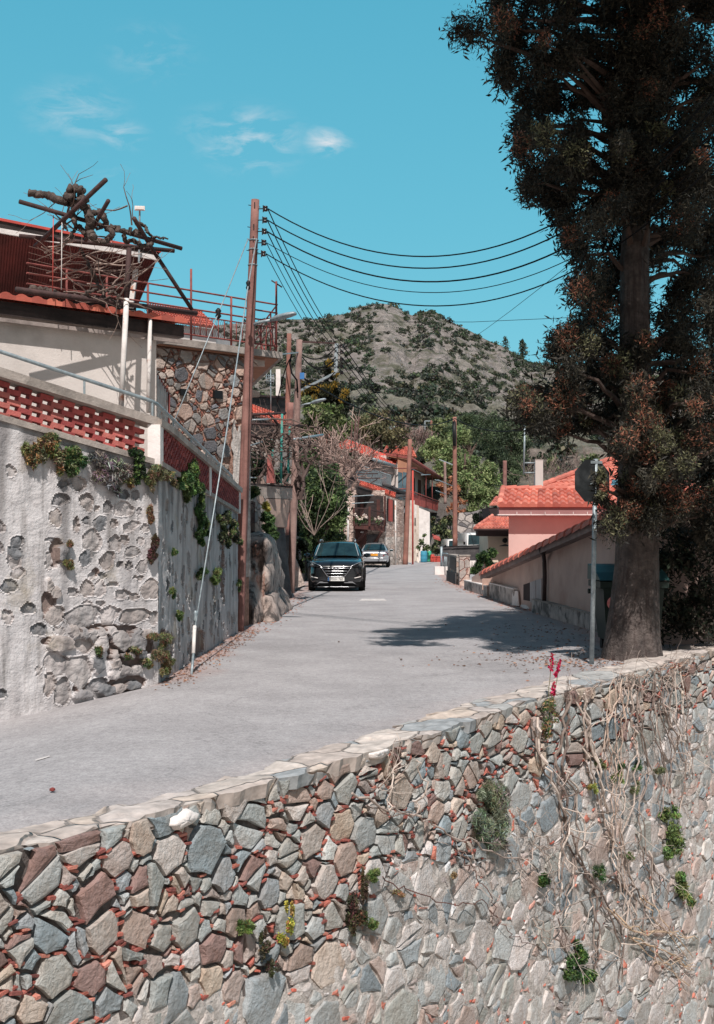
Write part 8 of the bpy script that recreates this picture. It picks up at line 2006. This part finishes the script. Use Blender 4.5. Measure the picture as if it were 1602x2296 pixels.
wplant('wall_plant', 'dark green clump on the rubble below the grey shrub', 'plant', [(865, 1190, 30, 50), (880, 1220, 20, 30)], DARKG + GREEN, .04, 1.8, aspect=.6)
wplant('wall_plant', 'bright green tuft on the near wall beside a thin dry stalk, bottom centre', 'plant', [(30, 1185, 34, 34), (15, 1205, 24, 20)], BRIGHT, .05, 1.6, aspect=.2, up=.7)
wplant('wall_plant', 'bright green tuft low on the near wall just right of the dry brown weed', 'plant', [(8, 1430, 24, 36)], BRIGHT, .05, 1.6, aspect=.2, up=.7)
wplant('wall_plant', 'bright green tuft sitting on a big pale stone, bottom centre left', 'plant', [(985, 1445, 30, 26), (975, 1465, 24, 16)], BRIGHT, .045, 2.4, KK=KA, aspect=.2, up=.6)
wplant('wall_plant', 'yellow green flowering weed on the near wall, bottom centre', 'plant', [(1180, 1500, 26, 50), (1200, 1430, 16, 60), (1215, 1340, 12, 60)], [L(170, 170, 74), L(196, 190, 90), L(120, 132, 66), L(176, 140, 90)], .03, 1.3, KK=KA, aspect=.5)
wplant('dry_weed', 'dark brown dry weed hanging on the near wall, bottom centre', 'weed', [(1520, 1300, 34, 90), (1560, 1400, 34, 90), (1510, 1430, 30, 60), (1575, 1240, 16, 90)], [L(96, 76, 66), L(78, 84, 58), L(112, 84, 76), L(64, 58, 52)], .035, 2.2, KK=KA)
wplant('dry_weed', 'dark trailing weed at the bottom edge left of the yellow green weed', 'weed', [(1080, 1580, 28, 60), (1070, 1480, 12, 60), (1110, 1650, 24, 50)], [L(84, 84, 66), L(70, 72, 56), L(104, 88, 76)], .03, 1.7, KK=KA)
wplant('dry_weed', 'rust coloured moss tuft on the rubble left of centre', 'weed', [(415, 1185, 26, 30), (150, 1275, 40, 18)], DRY, .03, 1.5)
for i, (x, y, r) in enumerate(((1285, 690, 34), (1390, 740, 40), (1390, 630, 30), (1500, 650, 30), (1190, 620, 26), (1145, 745, 26), (1335, 1085, 24), (1165, 1170, 44), (1300, 640, 26))):
    wplant('rosette', ['pale green rosette plant among the creepers right of the snapdragon', 'olive leafy tuft tangled in the right creepers', 'green tuft high among the right creepers', 'olive tuft near the right edge under the coping', 'olive tuft just left of the pale rosette', 'small yellowish rosette left among the creepers', 'fresh green sprig in the middle of the right creepers', 'dark green leafy sprig beside the central creeper stems', 'green tuft touching the pale rosette'][i], 'plant', [(x, y, r, r)], [BRIGHT, OLIVE, GREEN, OLIVE, OLIVE, [L(170, 164, 96)], BRIGHT, GREEN, GREEN][i], .05, 1.6, aspect=.18, up=.2)
# dead creepers
TW = [L(196, 182, 172), L(170, 156, 148), L(214, 202, 192), L(146, 132, 124), L(124, 110, 104)]
def creeper(label, stems, r=.011, twigs=8, tl=.35, col=None, group='dead creepers on the near wall', KK=KB):
    mb = MB(); first_ = None
    if stems[0][0][0] > 600 and len(stems) < 7: stems = stems + [[(x + rp2.uniform(-26, 26) + 14 * sg, y + rp2.uniform(-20, 20)) for x, y in pts] for pts in stems for sg in (1,)]
    for pts in stems:
        P_ = [nw(*KK(x, y), rp2.uniform(.05, .11)) for x, y in pts]; first_ = first_ or P_[0]
        W_ = wig(P_, rp2, .035, 5); k = len(W_); rr = r * rp2.uniform(.7, 1.25)
        c = col or pick(rp2, TW, .08); mb.tube(W_, [rr * (1.1 - .5 * i / k) for i in range(k)], n=6, c=c)
        for _ in range(max(2, twigs // 3)):
            i = rp2.randrange(1, k - 1); s0 = W_[i]
            d = Vector((rp2.uniform(-1, 1), rp2.uniform(-.9, .1), rp2.uniform(-1, .6)))
            branch(mb, rp2, s0, d, tl * rp2.uniform(.4, 1.2), rr * .5, 1, kids=2, n=4, wob=.35, spread=.6, c=pick(rp2, TW, .1), mn=.0022)
    t = tag(mb.build('dead_creeper', M['twig'], None), label, 'creeper', group); return t
creeper('long leafless creeper stem sloping across the middle of the near wall toward the right', [[(-60, 770), (100, 850), (240, 885), (400, 960), (560, 1040), (700, 1080), (785, 1105), (830, 1050), (940, 1035)], [(100, 860), (130, 690), (170, 600)], [(240, 880), (290, 720), (250, 600)]], .011, 7, .45)
creeper('thin dark creeper trailing down across the lower middle of the near wall', [[(60, 1190), (190, 1270), (420, 1335), (560, 1320), (640, 1400), (700, 1490), (860, 1560)], [(460, 1060), (520, 1160), (570, 1250), (640, 1400)]], .006, 10, .3, L(112, 84, 78))
creeper('fine dry twigs spread over the upper middle of the near wall', [[(0, 830), (130, 880), (300, 860)], [(420, 1000), (470, 1080), (560, 1180)], [(120, 560), (140, 640), (100, 760)], [(20, 760), (160, 700), (300, 560)]], .005, 10, .35, L(128, 108, 100))
creeper('creeper with thick stems falling from the coping right of the snapdragon', [[(1040, 270), (1000, 480), (960, 640), (990, 830), (1010, 1010), (1090, 1160), (1180, 1290), (1240, 1480), (1255, 1720)], [(860, 390), (870, 560), (950, 720), (1000, 900), (960, 1120), (930, 1300)], [(975, 640), (1050, 760), (1060, 960), (1020, 1200), (940, 1380)]], .014, 12, .4)
creeper('creeper with twin stems hanging left of the pale rosette', [[(1085, 240), (1110, 420), (1120, 620), (1180, 800), (1220, 960), (1280, 1060), (1275, 1280)], [(1110, 260), (1150, 480), (1190, 700), (1240, 900), (1260, 1150), (1320, 1400)]], .013, 12, .4)
creeper('pale creeper with many thin straight stems under the coping toward the right', [[(1290, 190), (1240, 420), (1220, 640), (1250, 860), (1230, 1060)], [(1280, 220), (1270, 420), (1290, 640), (1260, 840), (1290, 1060), (1300, 1290)], [(1310, 230), (1320, 480), (1260, 700)], [(1250, 300), (1215, 560), (1240, 770)]], .008, 14, .4, L(196, 176, 162))
creeper('brown creeper in thick curls near the right end of the near wall', [[(1350, 170), (1340, 360), (1400, 520), (1330, 760), (1300, 980), (1340, 1240), (1280, 1440)], [(1420, 180), (1400, 400), (1450, 640), (1390, 860), (1400, 1080), (1470, 1300)], [(1480, 160), (1470, 420), (1520, 640), (1470, 900)]], .011, 14, .42)
creeper('tangled creeper crowding the right edge under the coping', [[(1530, 130), (1520, 340), (1560, 560), (1540, 780)], [(1580, 120), (1570, 380), (1620, 620), (1590, 900)], [(1640, 110), (1630, 420), (1650, 700)], [(1500, 200), (1540, 420), (1600, 520)]], .011, 16, .42)
creeper('straw coloured dry stalks fanning out in the bottom right corner', [[(1200, 1350), (1280, 1430), (1400, 1470), (1520, 1475), (1620, 1510)], [(1350, 1530), (1440, 1620), (1560, 1720)], [(1370, 1300), (1450, 1420), (1590, 1600)], [(1430, 1620), (1520, 1620), (1620, 1640)], [(1330, 1500), (1480, 1560), (1600, 1660)]], .009, 8, .4, L(204, 180, 154))
creeper('dark thick stem with side shoots low on the right half of the near wall', [[(1090, 1160), (1130, 1300), (1140, 1480), (1120, 1680)], [(1180, 1180), (1320, 1240), (1370, 1320), (1350, 1480)], [(1420, 1060), (1450, 1220), (1440, 1340)]], .012, 12, .4)
creeper('clipped twig ends bristling along the coping at the right', [[(1030, 290), (1060, 250), (1080, 220)], [(1140, 270), (1170, 230), (1190, 210)], [(1290, 210), (1330, 170), (1380, 160)], [(1400, 190), (1450, 150), (1500, 140)], [(1520, 140), (1560, 110), (1600, 120)], [(1330, 200), (1400, 170), (1460, 190)], [(1430, 230), (1520, 190), (1590, 160)], [(1560, 160), (1620, 130), (1690, 90)]], .009, 24, .28, L(174, 156, 144))
creeper('sparse grey twigs over the pale rubble at the lower right', [[(690, 1040), (740, 1120), (770, 1220)], [(760, 850), (800, 950), (850, 1060)], [(830, 960), (900, 1060), (900, 1200), (870, 1330)], [(940, 1400), (980, 1520), (1060, 1600)], [(800, 1400), (850, 1500), (890, 1620)]], .006, 10, .35)
# ================================================================ plants on the boulder wall
d2v = (LE - LC).normalized()
def lw(u, v, h=.06):
    if u < 357: return onp(u, v, LB, LDIR) + Vector((LDIR.y, -LDIR.x, 0)) * h
    return onp(u, v, LC, d2v) + Vector((d2v.y, -d2v.x, 0)) * h
for lab, bl, pal, sz, de, asp in (
    ('grey dried shrub hanging under the ledge of the brick parapet', [(330, 610, 60, 40), (400, 650, 90, 60), (380, 740, 70, 70), (450, 700, 60, 50), (360, 680, 50, 60)], [L(150, 142, 140), L(122, 114, 112), L(172, 164, 162), L(96, 90, 88)], .10, 2.4, .14),
    ('rusty olive shrub at the far left below the brick parapet', [(40, 540, 60, 60), (60, 610, 50, 50), (20, 480, 40, 40), (-60, 560, 60, 80)], OLIVE + DRY, .07, 2.2, .3),
    ('olive green tuft left of the grey dried shrub', [(170, 570, 60, 40), (200, 630, 60, 50), (120, 600, 40, 50)], OLIVE + GREEN, .07, 2.2, .25),
    ('dark green ivy clump under the parapet near the white corner pillar', [(580, 600, 40, 50), (590, 660, 46, 50), (580, 720, 36, 40)], DARKG + GREEN, .06, 2.4, .6),
    ('rust brown dry tuft below the white corner pillar', [(690, 690, 60, 40), (750, 720, 50, 40), (660, 730, 40, 50), (520, 740, 40, 40)], DRY + OLIVE, .06, 2.2, .25),
    ('lush green leafy plant on the side of the boulder wall below the sloping cap', [(880, 720, 50, 60), (930, 680, 36, 60), (910, 800, 50, 50), (860, 770, 40, 40), (950, 800, 40, 50)], GREEN + BRIGHT[:1], .09, 2.4, .3),
    ('green trailing plant halfway along the boulder wall side', [(970, 920, 34, 60), (975, 1000, 34, 50), (960, 1080, 26, 50)], GREEN, .08, 2.0, .3),
    ('dark loose shrub on the boulder wall beside the tall pole', [(1150, 990, 50, 50), (1170, 1060, 60, 60), (1200, 1100, 40, 50), (1140, 1110, 30, 40)], DARKG + OLIVE + [L(140, 110, 96)], .09, 2.0, .3),
    ('bright green sprig growing from a joint halfway up the boulder wall side', [(1075, 1330, 24, 34), (1060, 1380, 18, 20)], BRIGHT, .08, 1.6, .25),
    ('small green sprig left of the bright green sprig', [(985, 1325, 18, 28), (965, 1350, 14, 20)], GREEN, .07, 1.4, .3),
    ('reddish dry moss hanging in the upper middle of the boulder wall', [(660, 950, 18, 40), (670, 990, 14, 24)], DRY + [L(136, 92, 84)], .05, 1.8, .3),
    ('dark red dry plant on the boulder wall near its corner', [(690, 1130, 20, 40), (670, 1230, 24, 40), (680, 1180, 16, 30)], [L(112, 78, 76), L(90, 66, 64), L(84, 84, 62)], .05, 2.0, .3),
    ('tall dry green weed at the foot of the boulder wall corner', [(740, 1780, 34, 70), (720, 1860, 40, 60), (750, 1900, 30, 40), (690, 1740, 36, 16)], OLIVE + DRY, .07, 1.6, .15),
    ('weeds in the broken patch low on the boulder wall', [(560, 1830, 50, 26), (640, 1910, 40, 30), (330, 1830, 24, 30)], OLIVE + DRY + GREEN, .06, 1.3, .2),
    ('ochre moss tuft on the left of the boulder wall', [(140, 1280, 36, 24), (150, 1150, 16, 20)], DRY + OLIVE, .05, 1.4, .2),
    ('leaf litter tuft and weeds at the base of the boulder wall near the guy wire', [(800, 1200, 10, 20), (790, 1450, 12, 24), (830, 1600, 12, 26), (1220, 1400, 24, 30)], GREEN + BRIGHT, .05, 1.2, .3)):
    wplant('wall_plant', lab, 'plant', bl, pal, sz, de, KK=K2, h=.06, aspect=asp, up=-.5, wall=lw, ns=15.5 / F, group=None)
# ================================================================ litter on the road edges
mb = MB(); V_ = []; C_ = []
def scatter(c, sx_, sy_, n, pal, s):
    for k in range(n):
        x, y = c[0] + rp2.gauss(0, sx_), c[1] + rp2.gauss(0, sy_); z = road_z(x, y) + .012; a = rp2.uniform(0, 6.28); w = s * rp2.uniform(.5, 1.4); dx, dy = math.cos(a) * w, math.sin(a) * w
        V_.append([(x - dx, y - dy, z), (x + dy * .4, y - dx * .4, z + .01), (x + dx, y + dy, z), (x - dy * .4, y + dx * .4, z - .004)]); C_.append(pick(rp2, pal, .15))
LIT = [L(150, 104, 84), L(126, 90, 76), L(176, 130, 104), L(104, 84, 74)]
scatter(gd(1340, 1488), .7, .7, 420, LIT, .03); scatter(gd(1300, 1470), 1.0, 1.0, 300, LIT, .025); scatter(gd(1250, 1420), .7, 1.5, 200, LIT, .03)
for i in range(24):
    f = i / 23; q = LC.lerp(LE, f); scatter((q.x + .22, q.y), .12, .3, 26, LIT, .022)
for i in range(20):
    q = EDGE_R[2].lerp(EDGE_R[6], i / 19); scatter((q.x - .2, q.y), .25, .8, 16, [L(196, 130, 104), L(170, 112, 92)], .05)
for i in range(16):
    q = LE.lerp(EDGE_L[5], i / 15); scatter((q.x + .3, q.y), .2, .5, 16, [L(186, 122, 100), L(150, 104, 88)], .035)
mb.quads_np(np.array(V_), np.array(C_)); tag(mb.build('leaf_litter', M['leaf'], None), kind='stuff')
mb = None
for i, (u, v, r) in enumerate(((118, 1774, .022), (900, 1480, .02), (652, 1368, .03), (1000, 1402, .02), (760, 1440, .018))):
    p = gd(u, v, .01); mb = MB(); vs = []
    mb.lathe([(.01, 0), (r, r * .3), (r * .9, r * .9), (r * .3, r * 1.2)], p, 7, col=L(140, 70, 66) if i == 0 else L(110, 100, 96)); tag(mb.build('pebble', M['chip'], None), ['reddish pebble on the asphalt at the far left', 'dark pebble in the middle of the road near the tree shade', 'small stone on the road by the dark buttress', 'pebble on the road just before the tree shadow', 'lone pebble in the middle of the road left of the shade'][i], 'pebble')
